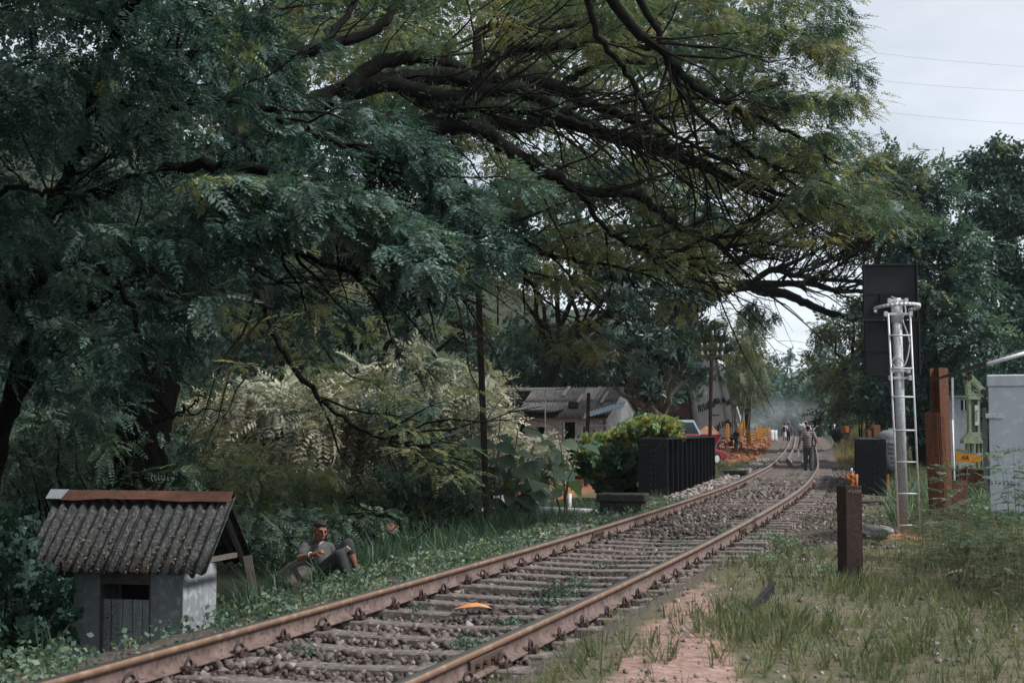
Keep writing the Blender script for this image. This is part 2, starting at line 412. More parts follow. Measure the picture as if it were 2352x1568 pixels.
# fishplates with bolts on both rails
m_plate = mat('fishplate', (.06, .045, .04), .75, .3, col2=(.11, .07, .055), nscale=12)
for sx, y in ((-1, 19.6), (1, 20.8), (1, 9.2)):
    th = math.atan(float(np.interp(y, _fy, _fd))); p = path_at(np.array([y]), sx*(GAUGE/2+.036), 0.0)[0]
    f = MB(); f.box((-.024, 0, .075), (.022, .62, .075)); f.box((.024, 0, .075), (.022, .62, .075))
    fo = f.build('fishplate', m_plate, TRK, bevel=.004, loc=p, rot=(0, 0, -th))
    for q in (-.22, -.08, .08, .22):
        MB().tube([(-.06, q, .075), (.06, q, .075)], .017, 6).build('bolt', m_clip, fo)
# ------------------------------------------------------------------ foliage kit (leaf sprays merged with numpy)
def T_pinnate(n=7, L=.30, ll=.07, lw=.028, ang=58, droop=.25, fold=.25, seed=0, stem=.004):
    g = np.random.default_rng(seed); V = []; Fq = []
    def P(t): return np.array([.0, L*t, -droop*L*t*t])
    for i in range(n):
        t = (i + .9) / (n + .3); p = P(t); sc = .75 + .45*math.sin(math.pi*min(1, .25 + .8*t))
        for sg in (-1, 1):
            a = R(ang + g.uniform(-9, 9)); l = ll*sc*g.uniform(.85, 1.12); w = lw*sc
            d = np.array([sg*math.sin(a), math.cos(a), fold*g.uniform(-.3, 1) - .35]); d /= np.linalg.norm(d)
            q = np.cross(d, [0, 0, 1.0]); q /= np.linalg.norm(q); q = q + np.array([0, 0, g.uniform(-.35, .35)])
            b = len(V); V += [p, p + d*l*.5 + q*w*.5, p + d*l, p + d*l*.5 - q*w*.5]; Fq.append((b, b+1, b+2, b+3))
    p = P(.98); b = len(V); V += [p, p + [lw*.5, ll*.5, -.01], p + [0, ll, -.02], p + [-lw*.5, ll*.5, -.01]]; Fq.append((b, b+1, b+2, b+3))
    b = len(V); V += [P(0) + [-stem, 0, 0], P(0) + [stem, 0, 0], P(1) + [stem*.4, 0, 0], P(1) - [stem*.4, 0, 0]]; Fq.append((b, b+1, b+2, b+3))
    return np.array(V), np.array(Fq)
def T_whorl(n=9, ll=.2, lw=.05, spread=75, droop=.5, seed=0, bend=True):
    """cluster of simple leaves round a twig end (two quads a leaf when bent)"""
    g = np.random.default_rng(seed); V = []; Fq = []
    for i in range(n):
        az = 2.4*i + g.uniform(-.3, .3); el = R(90 - spread*g.uniform(.55, 1.1)); l = ll*g.uniform(.7, 1.15); w = lw*g.uniform(.8, 1.1)
        o = np.array([math.cos(az), 0, math.sin(az)]); d = o*math.cos(el) + np.array([0, 1, 0])*math.sin(el); d /= np.linalg.norm(d)
        q = np.cross(d, [.05, 1, .08]); q /= np.linalg.norm(q) + 1e-6
        p0 = o*.01; p1 = p0 + d*l*.55; d2 = d - np.array([0, droop, 0])*g.uniform(.6, 1.2); d2 /= np.linalg.norm(d2); p2 = p1 + d2*l*.45
        b = len(V)
        if bend:
            V += [p0, p1 + q*w*.5, p2, p1 - q*w*.5]; Fq.append((b, b+1, b+2, b+3))
        else:
            V += [p0, p1 + q*w*.5, p2, p1 - q*w*.5]; Fq.append((b, b+1, b+2, b+3))
    return np.array(V), np.array(Fq)
def T_clump(n=14, r=.3, ll=.11, lw=.06, seed=0):
    """loose clump of small simple leaves"""
    g = np.random.default_rng(seed); V = []; Fq = []
    for i in range(n):
        c = g.normal(0, 1, 3); c = c/np.linalg.norm(c)*r*g.random()**.4*np.array([1, 1, .6])
        d = g.normal(0, 1, 3) + [0, .5, -.2]; d /= np.linalg.norm(d); q = np.cross(d, g.normal(0, .6, 3) + [0, 0, 1.0]); q /= np.linalg.norm(q)
        l = ll*g.uniform(.7, 1.2); w = lw*g.uniform(.8, 1.2); b = len(V)
        V += [c, c + d*l*.45 + q*w*.5, c + d*l, c + d*l*.45 - q*w*.5]; Fq.append((b, b+1, b+2, b+3))
    return np.array(V), np.array(Fq)
def T_tuft(n=9, h=.25, w=.008, lean=.5, seed=0):
    """grass tuft, blades of two quads along local +Z"""
    g = np.random.default_rng(seed); V = []; Fq = []
    for i in range(n):
        a = g.uniform(0, 6.28); l = h*g.uniform(.5, 1.15); k = lean*g.uniform(.3, 1.2); o = np.array([math.cos(a), math.sin(a), 0]); q = np.array([-o[1], o[0], 0])*w*.5*g.uniform(.7, 1.3)
        p0 = o*.03*g.random() + g.normal(0, .012, 3)*[1, 1, 0]; p1 = p0 + o*l*k*.35 + np.array([0, 0, l*.6]); p2 = p1 + o*l*k*.75 + np.array([0, 0, l*(.42 - .3*k)])
        b = len(V); V += [p0-q, p0+q, p1+q*.8, p1-q*.8, p2+q*.12, p2-q*.12]; Fq += [(b, b+1, b+2, b+3), (b+3, b+2, b+4, b+5)]
    return np.array(V), np.array(Fq)
def T_fern(n=5, L=.5, seed=0, ll=.1, lw=.03):
    g = np.random.default_rng(seed); Vs = []; Fs = []; b = 0
    for i in range(n):
        V, Fq = T_pinnate(7, L*g.uniform(.7, 1.1), ll, lw, 68, .8, .1, seed*31 + i)
        el = R(g.uniform(35, 75)); az = i*2*math.pi/n + g.uniform(-.4, .4)
        M = np.array(Matrix.Rotation(az, 3, 'Z') @ Matrix.Rotation(el, 3, 'X')); Vs.append(V @ M.T); Fs.append(Fq + b); b += len(V)
    return np.concatenate(Vs), np.concatenate(Fs)

def frames(d, up):
    d = d/(np.linalg.norm(d, axis=1)[:, None] + 1e-9); x = np.cross(d, up); x /= np.linalg.norm(x, axis=1)[:, None] + 1e-9
    z = np.cross(x, d); return np.stack([x, d, z], 2)      # columns: local x, y, z
def scatter(name, temps, pos, dirs, ups, scale, tint, mt, parent=None, kind='stuff', jit=.06):
    pos = np.asarray(pos, float); N = len(pos); M = frames(np.asarray(dirs, float), np.asarray(ups, float)) * np.asarray(scale, float)[:, None, None]
    pick = rng.integers(0, len(temps), N); Vs = []; Fs = []; Ts = []; b = 0; tint = np.asarray(tint, float)
    for k, (V, Fq) in enumerate(temps):
        s = np.where(pick == k)[0]
        if not len(s): continue
        P = np.einsum('nij,vj->nvi', M[s], V) + pos[s][:, None, :]
        Vs.append(P.reshape(-1, 3)); Fs.append((Fq[None] + (np.arange(len(s))*len(V))[:, None, None]).reshape(-1, Fq.shape[1]) + b); b += len(s)*len(V)
        Ts.append((tint[s][:, None] + rng.normal(0, jit, (len(s), len(Fq)))).ravel())
    o = link(name, np_mesh(name, np.concatenate(Vs), np.concatenate(Fs), mt, np.clip(np.concatenate(Ts), 0, 1)), parent)
    if kind: o['kind'] = kind
    return o
def unit(a): return a/(np.linalg.norm(a, axis=-1, keepdims=True) + 1e-9)
def in_ball(n, flat=1.0, hollow=.3):
    v = unit(rng.normal(0, 1, (n, 3))); r = (hollow + (1-hollow)*rng.random(n)**.5)
    return v*r[:, None]*np.array([1, 1, flat]), v
def poly_px(poly, n):
    """n random points inside a frame-pixel polygon"""
    P = np.array(poly, float); lo, hi = P.min(0), P.max(0); out = []
    while len(out) < n:
        q = lo + (hi-lo)*rng.random((4*n, 2)); ins = np.zeros(len(q), bool); j = len(P)-1
        for i in range(len(P)):
            c = (P[i, 1] > q[:, 1]) != (P[j, 1] > q[:, 1])
            with np.errstate(divide='ignore', invalid='ignore'):
                ins ^= c & (q[:, 0] < (P[j, 0]-P[i, 0])*(q[:, 1]-P[i, 1])/(P[j, 1]-P[i, 1]) + P[i, 0])
            j = i
        out += q[ins].tolist()
    return np.array(out[:n])
def WV(px, d):
    u = (px[:, 0]-CX)/F; v = (CY-px[:, 1])/F; Y = math.cos(PITCH) - math.sin(PITCH)*v; Z = math.sin(PITCH) + math.cos(PITCH)*v; k = d/Y
    return np.stack([u*k, d + 0*u, CAMZ + Z*k], -1)
def clumps(cent, rad, per, flat=.45, outward=1.0, droop=.35, bias=(0, 0, 0), hollow=.35):
    """leaf positions and directions for clumps of foliage round the given centres"""
    cent = np.asarray(cent, float); n = len(cent)*per; off, v = in_ball(n, flat, hollow)
    r = np.repeat(np.broadcast_to(np.asarray(rad, float), (len(cent),)), per)
    pos = np.repeat(cent, per, 0) + off*r[:, None]
    d = v*np.array([1, 1, min(1, flat*1.8)])*outward + rng.normal(0, .35, (n, 3))*np.array([1, 1, min(1, flat*2.5)]) + np.array(bias) - np.array([0, 0, droop])
    up = np.array([0, 0, 1.0]) + rng.normal(0, .35, (n, 3))*min(1, flat*2.5) + v*.3*min(1, flat*2)
    return pos, d, up
def wiggle(p0, p1, n, amp, sag=0.0):
    p0, p1 = np.asarray(p0, float), np.asarray(p1, float); t = np.linspace(0, 1, n)[:, None]
    L = np.linalg.norm(p1-p0); w = np.cumsum(rng.normal(0, 1, (n, 3)), 0); w = (w - w[0]) - t*(w[-1]-w[0])
    return p0 + (p1-p0)*t + w*amp*L/math.sqrt(n) + np.array([0, 0, 1])*(sag*L)*np.sin(math.pi*t)
def catmull(P, per=6):
    P = np.asarray(P, float); Q = np.concatenate([[2*P[0]-P[1]], P, [2*P[-1]-P[-2]]]); out = []
    for i in range(1, len(Q)-2):
        t = np.linspace(0, 1, per, endpoint=False)[:, None]; a, b, c, d = Q[i-1], Q[i], Q[i+1], Q[i+2]
        out.append(.5*((2*b) + (c-a)*t + (2*a-5*b+4*c-d)*t*t + (3*b-a-3*c+d)*t**3))
    out.append(Q[-2][None]); return np.concatenate(out)

PIN_FINE = [T_pinnate(n_, L_, l_, w_, a_, d_, .3, k) for k, (n_, L_, l_, w_, a_, d_) in enumerate([(7, .33, .066, .028, 60, .25), (6, .27, .075, .033, 55, .35), (8, .40, .060, .025, 66, .15), (5, .22, .080, .036, 50, .3)])]
PIN_BIG = [T_pinnate(n_, L_, l_, w_, a_, d_, .3, 20+k) for k, (n_, L_, l_, w_, a_, d_) in enumerate([(6, .34, .085, .036, 58, .3), (7, .42, .075, .030, 62, .2), (5, .26, .095, .042, 52, .4), (6, .38, .10, .038, 66, .15), (4, .22, .08, .040, 48, .35)])]
PIN_FAR = [T_pinnate(5, .5, .16, .07, 55, .25, .4, 40+k) for k in range(4)]
LANCE = [T_whorl(10, .24, .055, 95, .6, 60+k) for k in range(4)]
LANCE_PALE = [T_pinnate(7, .5, .15, .055, 62, .75, .2, 70+k) for k in range(4)]
CLUMP = [T_clump(14, .3, .13, .075, 80+k) for k in range(4)]
CLUMP_BIG = [T_clump(12, .6, .30, .18, 90+k) for k in range(4)]
TUFT = [T_tuft(7, .25, .008, .55, 100+k) for k in range(5)]
TUFT_TALL = [T_tuft(7, .8, .018, .6, 110+k) for k in range(5)]
FERN = [T_fern(6, .5, 120+k) for k in range(4)]

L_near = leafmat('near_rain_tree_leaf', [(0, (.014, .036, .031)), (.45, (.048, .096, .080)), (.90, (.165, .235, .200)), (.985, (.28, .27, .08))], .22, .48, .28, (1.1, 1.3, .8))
L_olive = leafmat('rain_tree_leaf', [(0, (.040, .076, .050)), (.45, (.105, .138, .076)), (.8, (.190, .198, .102)), (1, (.28, .25, .14))], .5, .5, .35, (1.2, 1.2, .8))
L_teal = leafmat('dark_broad_leaf', [(0, (.018, .042, .036)), (.5, (.055, .105, .085)), (.9, (.12, .185, .145)), (1, (.18, .21, .10))], .25, .45, .25, (1.1, 1.3, .8))
L_mango = leafmat('mango_leaf', [(0, (.022, .044, .038)), (.5, (.056, .095, .080)), (.85, (.105, .15, .125)), (1, (.16, .20, .10))], .15, .4, .4, (1.1, 1.3, .8))
L_pale = leafmat('pale_shrub_leaf', [(0, (.055, .085, .060)), (.4, (.15, .18, .125)), (.75, (.37, .37, .28)), (1, (.60, .54, .42))], .25, .55, .3, (1.2, 1.15, .8))
L_bright = leafmat('bright_bush_leaf', [(0, (.055, .12, .085)), (.5, (.11, .20, .14)), (.8, (.17, .25, .13)), (1, (.34, .34, .10))], .3, .45, .4, (1.3, 1.35, .7))
L_under = leafmat('undergrowth_leaf', [(0, (.016, .036, .028)), (.5, (.050, .090, .060)), (.85, (.10, .145, .095)), (1, (.16, .15, .06))], .25, .5, .35)
L_creep = leafmat('creeper_leaf', [(0, (.035, .075, .055)), (.5, (.085, .145, .10)), (.85, (.15, .21, .15)), (1, (.22, .24, .12))], .25, .5, .35)
L_grass = leafmat('grass_blade', [(0, (.042, .068, .036)), (.5, (.100, .128, .062)), (.8, (.175, .185, .098)), (1, (.31, .27, .16))], .3, .6, .2, (1.2, 1.2, .7))
L_grassg = leafmat('lush_grass_blade', [(0, (.026, .060, .038)), (.5, (.065, .125, .075)), (.85, (.13, .19, .11)), (1, (.24, .24, .10))], .3, .5, .3)
L_dry = leafmat('dry_grass_blade', [(0, (.10, .095, .045)), (.5, (.20, .17, .08)), (1, (.32, .26, .14))], .3, .7, .2)
L_far = leafmat('far_forest_leaf', [(0, (.030, .060, .052)), (.5, (.070, .125, .098)), (.85, (.12, .185, .135)), (1, (.21, .21, .10))], .25, .55, .3, (1.2, 1.3, .8))
L_farol = leafmat('far_olive_leaf', [(0, (.045, .068, .042)), (.5, (.095, .125, .065)), (.85, (.155, .175, .085)), (1, (.22, .20, .09))], .3, .55, .3)
M_bark = mat('shade_darkened_bark', (.007, .0065, .006), .95, col2=(.015, .0135, .012), nscale=7, col3=(.018, .021, .017), bump=(22, .8, .02), spec=.04)  # darker than real bark: canopy shade on the limbs put into the colour
M_barkg = mat('grey_bark', (.10, .085, .07), .95, col2=(.17, .15, .125), nscale=5, col3=(.06, .055, .045), bump=(18, .7, .02))
M_twig = mat('twig_bark', (.010, .0085, .007), .9, col2=(.018, .015, .012), nscale=10, spec=.05)
# ------------------------------------------------------------------ trees
def limb_px(pts, d0, d1, r0, r1, per=6):
    """limb from frame-pixel waypoints, distance running from d0 to d1"""
    n = len(pts); P = np.array([W(x, y, d0 + (d1-d0)*i/(n-1)) for i, (x, y) in enumerate(pts)])
    C = catmull(P, per); C[1:-1] += rng.normal(0, .018, C[1:-1].shape)
    return C, np.linspace(r0, r1, len(C))
def sprout(limbs, n, lmin, lmax, r, up=.5, fwd=.6, start=.25, amp=.075, px_ok=None):
    """side branches from existing limbs: list of (pts, radii) and their tips"""
    out = []; tips = []
    wts = np.array([len(c) for c, _ in limbs], float); wts /= wts.sum()
    for _ in range(n):
        C, rad = limbs[rng.choice(len(limbs), p=wts)]
        k = int(len(C)*(start + (1-start)*rng.random())); k = min(max(k, 1), len(C)-2); t = unit(C[k+1]-C[k-1])
        side = unit(np.cross(t, rng.normal(0, 1, 3))); d = unit(t*fwd + side*rng.uniform(.5, 1.0) + np.array([0, 0, up]))
        L = rng.uniform(lmin, lmax); q = wiggle(C[k], C[k] + d*L, 7, amp, .02); rr = min(r, rad[k]*.75)
        out.append((q, np.linspace(rr, rr*.25, 7))); tips.append(q[-1])
    return out, np.array(tips)
def px_of(P):
    P = np.asarray(P, float); y = P[:, 1]; z = P[:, 2]-CAMZ; f = y*math.cos(PITCH) + z*math.sin(PITCH); u = -y*math.sin(PITCH) + z*math.cos(PITCH)
    return np.stack([CX + F*P[:, 0]/f, CY - F*u/f], -1)

# --- the great rain tree whose limbs reach over the track
LB = [
 ([(640,330),(700,262),(759,221),(895,190),(1000,178),(1092,184),(1177,187),(1279,200),(1330,228),(1370,246),(1420,262),(1531,318)], 22.5, 25, .20, .055),
 ([(800,205),(871,146),(956,133),(1017,143),(1092,170),(1143,126),(1211,112),(1347,105),(1466,109),(1531,119),(1640,150)], 22.8, 26, .13, .035),
 ([(895,192),(1024,224),(1109,214),(1177,204),(1228,221),(1296,262),(1381,296),(1449,316),(1531,337),(1594,360),(1695,416),(1800,446),(1900,470)], 22.5, 24, .125, .02),
 ([(640,330),(780,290),(860,278),(929,282),(1000,289),(1075,289),(1143,282),(1211,289),(1265,275),(1313,286),(1381,309),(1449,326),(1531,354),(1620,390),(1720,440),(1830,480)], 22.0, 24.5, .19, .025),
 ([(1075,289),(1119,303),(1160,340),(1228,381),(1330,432),(1398,445),(1466,449),(1531,500),(1594,536),(1657,562),(1710,581),(1800,600)], 22.1, 23.5, .12, .018),
 ([(960,225),(1020,250),(1085,248),(1211,255),(1296,272),(1360,300)], 22.7, 22.2, .09, .05),
 ([(1344,-40),(1374,78),(1425,143),(1466,218),(1517,279),(1600,340),(1700,380)], 20.5, 22.5, .055, .02),
 ([(1381,-40),(1449,61),(1515,112),(1594,199),(1672,240),(1751,274),(1845,319),(1930,380)], 21, 23, .085, .018),
 ([(1440,-40),(1511,75),(1564,210),(1639,289),(1732,360),(1807,390),(1950,440)], 21.5, 22.5, .06, .015),
 ([(700,262),(650,140),(735,112),(864,68),(905,17),(960,-40)], 22.5, 24, .12, .05),
 ([(735,112),(772,68),(817,7),(840,-40)], 23, 24, .07, .04),
 ([(1092,170),(1098,120),(1102,75),(1160,58),(1262,65),(1350,50),(1415,20),(1480,-40)], 24, 27, .085, .03),
 ([(560,420),(510,200),(560,110),(600,40),(640,-40)], 22.5, 24, .14, .06),
 ([(1279,200),(1330,170),(1415,140),(1530,143),(1650,120),(1760,150)], 24.2, 27, .06, .015),
 ([(640,330),(560,360),(480,470),(420,620),(370,800),(330,1000),(310,1240),(300,1380)], 22.3, 24, .30, .48),
 ([(1330,432),(1370,500),(1440,560),(1520,590),(1600,612),(1680,640)], 23, 24, .05, .015),
 ([(880,240),(980,330),(1060,420),(1110,520),(1180,545),(1250,580),(1330,600),(1420,612),(1510,622)], 22.4, 25.5, .085, .015),
 ([(1110,520),(1190,610),(1250,690),(1330,740)], 23.5, 25, .04, .012),
 ([(420,620),(520,560),(580,640),(620,740),(680,850),(790,960),(900,1012),(1020,1032)], 21.5, 20.5, .07, .02),
 ([(590,660),(660,640),(730,640),(810,655)], 21.4, 21, .03, .01),
]
limbsB = [limb_px(*a) for a in LB]
twB, tipB = sprout(limbsB[:14] + limbsB[15:], 300, .9, 2.8, .022, .12, 1.0, .2)
def trim(tw):
    out = []
    for c, r in tw:
        q = px_of(c[-1:])[0]
        if (q[0] > 1900 and q[1] < 420) or (q[0] > 2060) : continue
        out.append((c, r))
    return out
twB = trim(twB)
tw2, tip2 = sprout(twB, 760, .35, 1.0, .007, .12, .9, .35); tw2 = trim(tw2)
TB = empty('rain_tree', W(310, 1240, 24), label='great spreading rain tree with dark mossy limbs reaching over the track', cat='tree')
TB.location.z = -2.2
def child_of(o, parent):
    o.parent = parent; o.matrix_parent_inverse = Matrix.Translation(-Vector(parent.location)); return o
def tree_parts(T, limbs, twigs, sides=7, bark=M_bark, twig=M_twig):
    child_of(link('trunk', tubes_mesh('trunk', limbs, sides, bark)), T)
    if twigs: child_of(tag(link('twigs', tubes_mesh('twigs', twigs, 4, twig)), kind='stuff'), T)
tree_parts(TB, limbsB, twB + tw2, 9)
L_outer = leafmat('rain_tree_outer_leaf', [(0, (.026, .055, .042)), (.5, (.068, .118, .082)), (.8, (.15, .165, .085)), (1, (.22, .19, .08))], .4, .45, .4, (1.3, 1.25, .75))
polyB = [(560,-80),(1970,-80),(1935,80),(2000,190),(1925,262),(1950,330),(2035,425),(2080,500),(1960,505),(1830,450),(1700,420),(1600,380),(1480,300),(1300,250),(1150,260),(1000,240),(800,200),(700,240),(620,330),(520,340)]
def crown_px(name, poly, n, d0, d1, rpx, per, temps, mt, T, tint=(.5, .2), scale=(.8, 1.2), flat=.4, droop=.3, bias=(0, 0, 0), extra=None, outward=1.0, hollow=.35):
    q = poly_px(poly, n) if poly else np.zeros((0, 2)); d = rng.uniform(d0, d1, len(q)); C = WV(q, d) if len(q) else np.zeros((0, 3))
    rr = rng.uniform(rpx[0], rpx[1], len(q))*PX(1)*d
    if len(q):      # the telegraph arms stay clear of leaves
        ok = ~((q[:, 0] > 1030) & (q[:, 0] < 1180) & (q[:, 1] > 490) & (q[:, 1] < 620) & (d < 26)); C, rr = C[ok], rr[ok]
    if extra is not None and len(extra): C = np.concatenate([C, extra]); rr = np.concatenate([rr, rng.uniform(rpx[0], rpx[1], len(extra))*extra[:, 1]/F])
    if len(C):      # the workshop and the rail post stand clear of leaves
        cq = px_of(C); dd = C[:, 1]
        hide = (cq[:, 0] > 1175) & (cq[:, 0] < 1470) & (cq[:, 1] > 865) & (cq[:, 1] < 1015) & (dd < 60) & (mt is not L_bright)
        hide |= (cq[:, 0] > 1075) & (cq[:, 0] < 1150) & (cq[:, 1] > 690) & (cq[:, 1] < 1120) & (dd < 26.5)
        hide |= (cq[:, 0] > 980) & (cq[:, 1] > 640) & (cq[:, 1] < 900) & (dd < 20)
        C, rr = C[~hide], rr[~hide]
    pos, dr, up = clumps(C, rr, per, flat, outward, droop, bias, hollow)
    tn = np.repeat(rng.normal(tint[0], tint[1], len(C)), per) + rng.normal(0, .08, len(pos))
    return child_of(scatter(name, temps, pos, dr, up, rng.uniform(scale[0], scale[1], len(pos)), tn, mt), T)
crown_px('crown', polyB, 135, 24.5, 31.5, (55, 110), 46, PIN_FINE, L_olive, TB, (.52, .2), (.75, 1.15), .14, .12)
crown_px('crown', polyB, 62, 22.5, 26, (40, 80), 30, PIN_FINE, L_outer, TB, (.55, .2), (.7, 1.0), .14, .15)
crown_px('crown', polyB, 40, 28, 32, (60, 110), 34, PIN_FINE, L_outer, TB, (.5, .2), (.8, 1.2), .16, .15)
sel = rng.permutation(len(tip2))[:430]
tp = tip2[sel]; pq = px_of(tp); keep = ~((pq[:, 0] > 1935) & (pq[:, 1] < 400)) & ~((pq[:, 0] > 1700) & (pq[:, 1] > 560)) & (pq[:, 0] < 2100) & ((tp[:, 1] > 24.0) | (pq[:, 1] > 520) | (pq[:, 0] > 1720))
crown_px('crown', None, 0, 0, 1, (34, 60), 12, PIN_FINE, L_olive, TB, (.55, .22), (.7, 1.05), .14, .15, extra=tp[keep])
padsB = [(1120,400),(1090,470),(1060,330),(1000,340),(1180,430),(1290,380),(1340,420),(1410,470),(1480,430),(1540,480),(1240,560),(1320,570),(1420,590),(1500,610),(1560,560),(1600,600),(1250,640),(1180,600),(1200,680),(1290,740),(1340,780),(1250,790),(1190,760),(1385,805),(1600,640),(1110,640),(560,745),(700,800),(540,700),(740,690),(660,770),(600,590),(700,560),(640,300),(600,250),(1150,520),(1210,470),(1640,560),(1580,520),(1300,520),(1010,420),(960,380),(1450,520),(1370,560),(880,560),(820,600),(930,640),(480,880),(420,960),(520,980),(560,1010),(350,900)]
padsB = [p_ for p_ in padsB if not (1020 < p_[0] < 1190 and 480 < p_[1] < 630)]
pp = np.concatenate([np.array([W(x + rng.normal(0, 22), y + rng.normal(0, 9), rng.uniform(22.5, 26.5)) for _ in range(2)]) for x, y in padsB])
crown_px('crown', None, 0, 0, 1, (34, 64), 20, PIN_FINE, L_olive, TB, (.62, .2), (.7, 1.05), .16, .22, extra=pp)
polyBR = [(1560,-80),(1960,-80),(1925,90),(1995,190),(1920,258),(1945,330),(2035,425),(2075,500),(1950,500),(1800,440),(1680,330),(1600,200)]
crown_px('crown', polyBR, 95, 21.5, 26, (34, 64), 26, PIN_FINE, L_outer, TB, (.5, .24), (.7, 1.05), .22, .3, (.5, 0, -.1))
edgeB = [(1940,5),(1948,20),(1925,70),(1900,60),(1950,130),(1985,160),(2000,180),(1975,215),(1950,235),(1925,250),(1915,300),(1950,340),(1990,385),(2030,430),(2060,470),(2075,500)]
pe = np.concatenate([np.array([W(x - 22 + rng.normal(0, 9), y + rng.normal(0, 9), rng.uniform(21.5, 24)) for _ in range(2)]) for x, y in edgeB])
crown_px('crown', None, 0, 0, 1, (16, 30), 9, PIN_FINE, L_near, TB, (.35, .2), (.6, .9), .5, .5, (.7, 0, -.2), extra=pe)
# ferns and moss fringe riding on the big limbs
fp = []; fd = []
for C, rad in limbsB[:6]:
    for _ in range(170):
        k = rng.integers(0, int(len(C)*.75)); a = rng.uniform(0, 6.28); o = np.array([0, math.sin(a), math.cos(a)])
        fp.append(C[k] + o*rad[k]*.9 + rng.normal(0, .04, 3)*[1, 0, 0]); fd.append(o + [rng.normal(0, .5), 0, .2])
child_of(scatter('fern_fringe', [T_whorl(4, .12, .018, 45, .3, 200+k) for k in range(3)], fp, fd, np.tile([1., 0, 0], (len(fp), 1)), rng.uniform(.6, 1.5, len(fp)), rng.normal(.35, .2, len(fp)), L_under), TB)

# --- the near tree hanging into the picture on the left
TA = empty('near_tree', W(-40, 1150, 15), label='near dark tree on the left with feathery leaves hanging over the hut', cat='tree'); TA.location.z = -2.3
LA = [([(-60,1300),(0,996),(40,870),(70,771),(91,630),(120,480),(200,330),(330,200),(480,110)], 15, 13, .115, .035),
      ([(-20,1050),(35,912),(123,799),(179,729),(300,640),(430,560),(560,520)], 15, 13.5, .085, .03),
      ([(120,480),(300,420),(470,380),(640,400),(800,470),(920,560),(1060,640)], 13.8, 12, .07, .015),
      ([(200,330),(400,250),(560,240),(700,300),(860,380),(980,480)], 13.6, 12.5, .055, .012),
      ([(430,560),(560,560),(700,590),(860,640),(1000,700)], 13.6, 12, .04, .012),
      ([(91,630),(200,600),(280,660),(320,760),(345,880),(395,960)], 14, 13, .035, .014),
      ([(395,960),(440,930),(470,900)], 13, 13, .014, .006), ([(395,960),(350,975),(310,965)], 13, 13, .014, .006), ([(395,960),(450,945),(520,945)], 13, 13.1, .012, .005),
      ([(40,430),(100,440),(150,432)], 11.5, 11.5, .02, .012), ([(-60,470),(40,430)], 11.5, 11.5, .028, .02), ([(100,440),(170,455),(210,450)], 11.5, 11.6, .012, .006),
      ([(70,771),(-20,600),(-160,420),(-300,300)], 15, 11, .08, .03), ([(200,330),(250,120),(350,-60),(420,-200)], 13.6, 11, .06, .03)]
limbsA = [limb_px(*a) for a in LA]
twA, tipA = sprout(limbsA[:5], 150, .5, 1.4, .016, .0, .9, .3)
tree_parts(TA, limbsA, twA, 8)
polyA = [(-90,-90),(560,-90),(640,90),(720,200),(900,250),(1000,330),(1070,440),(1090,540),(1090,640),(1070,670),(1000,665),(870,620),(690,570),(540,620),(430,760),(350,880),(300,980),(150,940),(60,800),(-90,950)]
crown_px('crown', polyA, 300, 11, 17, (34, 72), 27, PIN_BIG, L_near, TA, (.30, .2), (.32, .78), .35, .25, (.5, -.1, -.14), extra=tipA[:80])
# lower right rim of the crown: sunlit highlight put into the sprays' tint
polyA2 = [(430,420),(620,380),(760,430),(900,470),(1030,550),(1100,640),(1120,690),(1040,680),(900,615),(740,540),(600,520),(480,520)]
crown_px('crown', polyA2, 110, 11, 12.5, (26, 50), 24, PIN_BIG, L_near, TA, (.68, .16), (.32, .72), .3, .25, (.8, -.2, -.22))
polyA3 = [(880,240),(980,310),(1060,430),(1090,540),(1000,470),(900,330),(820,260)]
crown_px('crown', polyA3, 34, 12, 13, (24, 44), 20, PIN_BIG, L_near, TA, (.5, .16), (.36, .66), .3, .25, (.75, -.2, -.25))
# unseen crown above and left of the frame, added to darken the left
polyA4 = [(-1100,-850),(800,-850),(720,-520),(480,-400),(300,-330),(-400,-330),(-400,950),(-1100,950)]
crown_px('crown', polyA4, 230, 9, 18, (110, 190), 13, PIN_FAR, L_near, TA, (.3, .15), (1.3, 1.9), .35, .25)
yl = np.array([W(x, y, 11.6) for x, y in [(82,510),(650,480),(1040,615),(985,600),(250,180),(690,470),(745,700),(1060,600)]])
crown_px('crown', None, 0, 0, 1, (12, 20), 7, PIN_BIG, L_near, TA, (.97, .02), (.35, .5), .6, .5, (.2, 0, -.6), extra=yl)

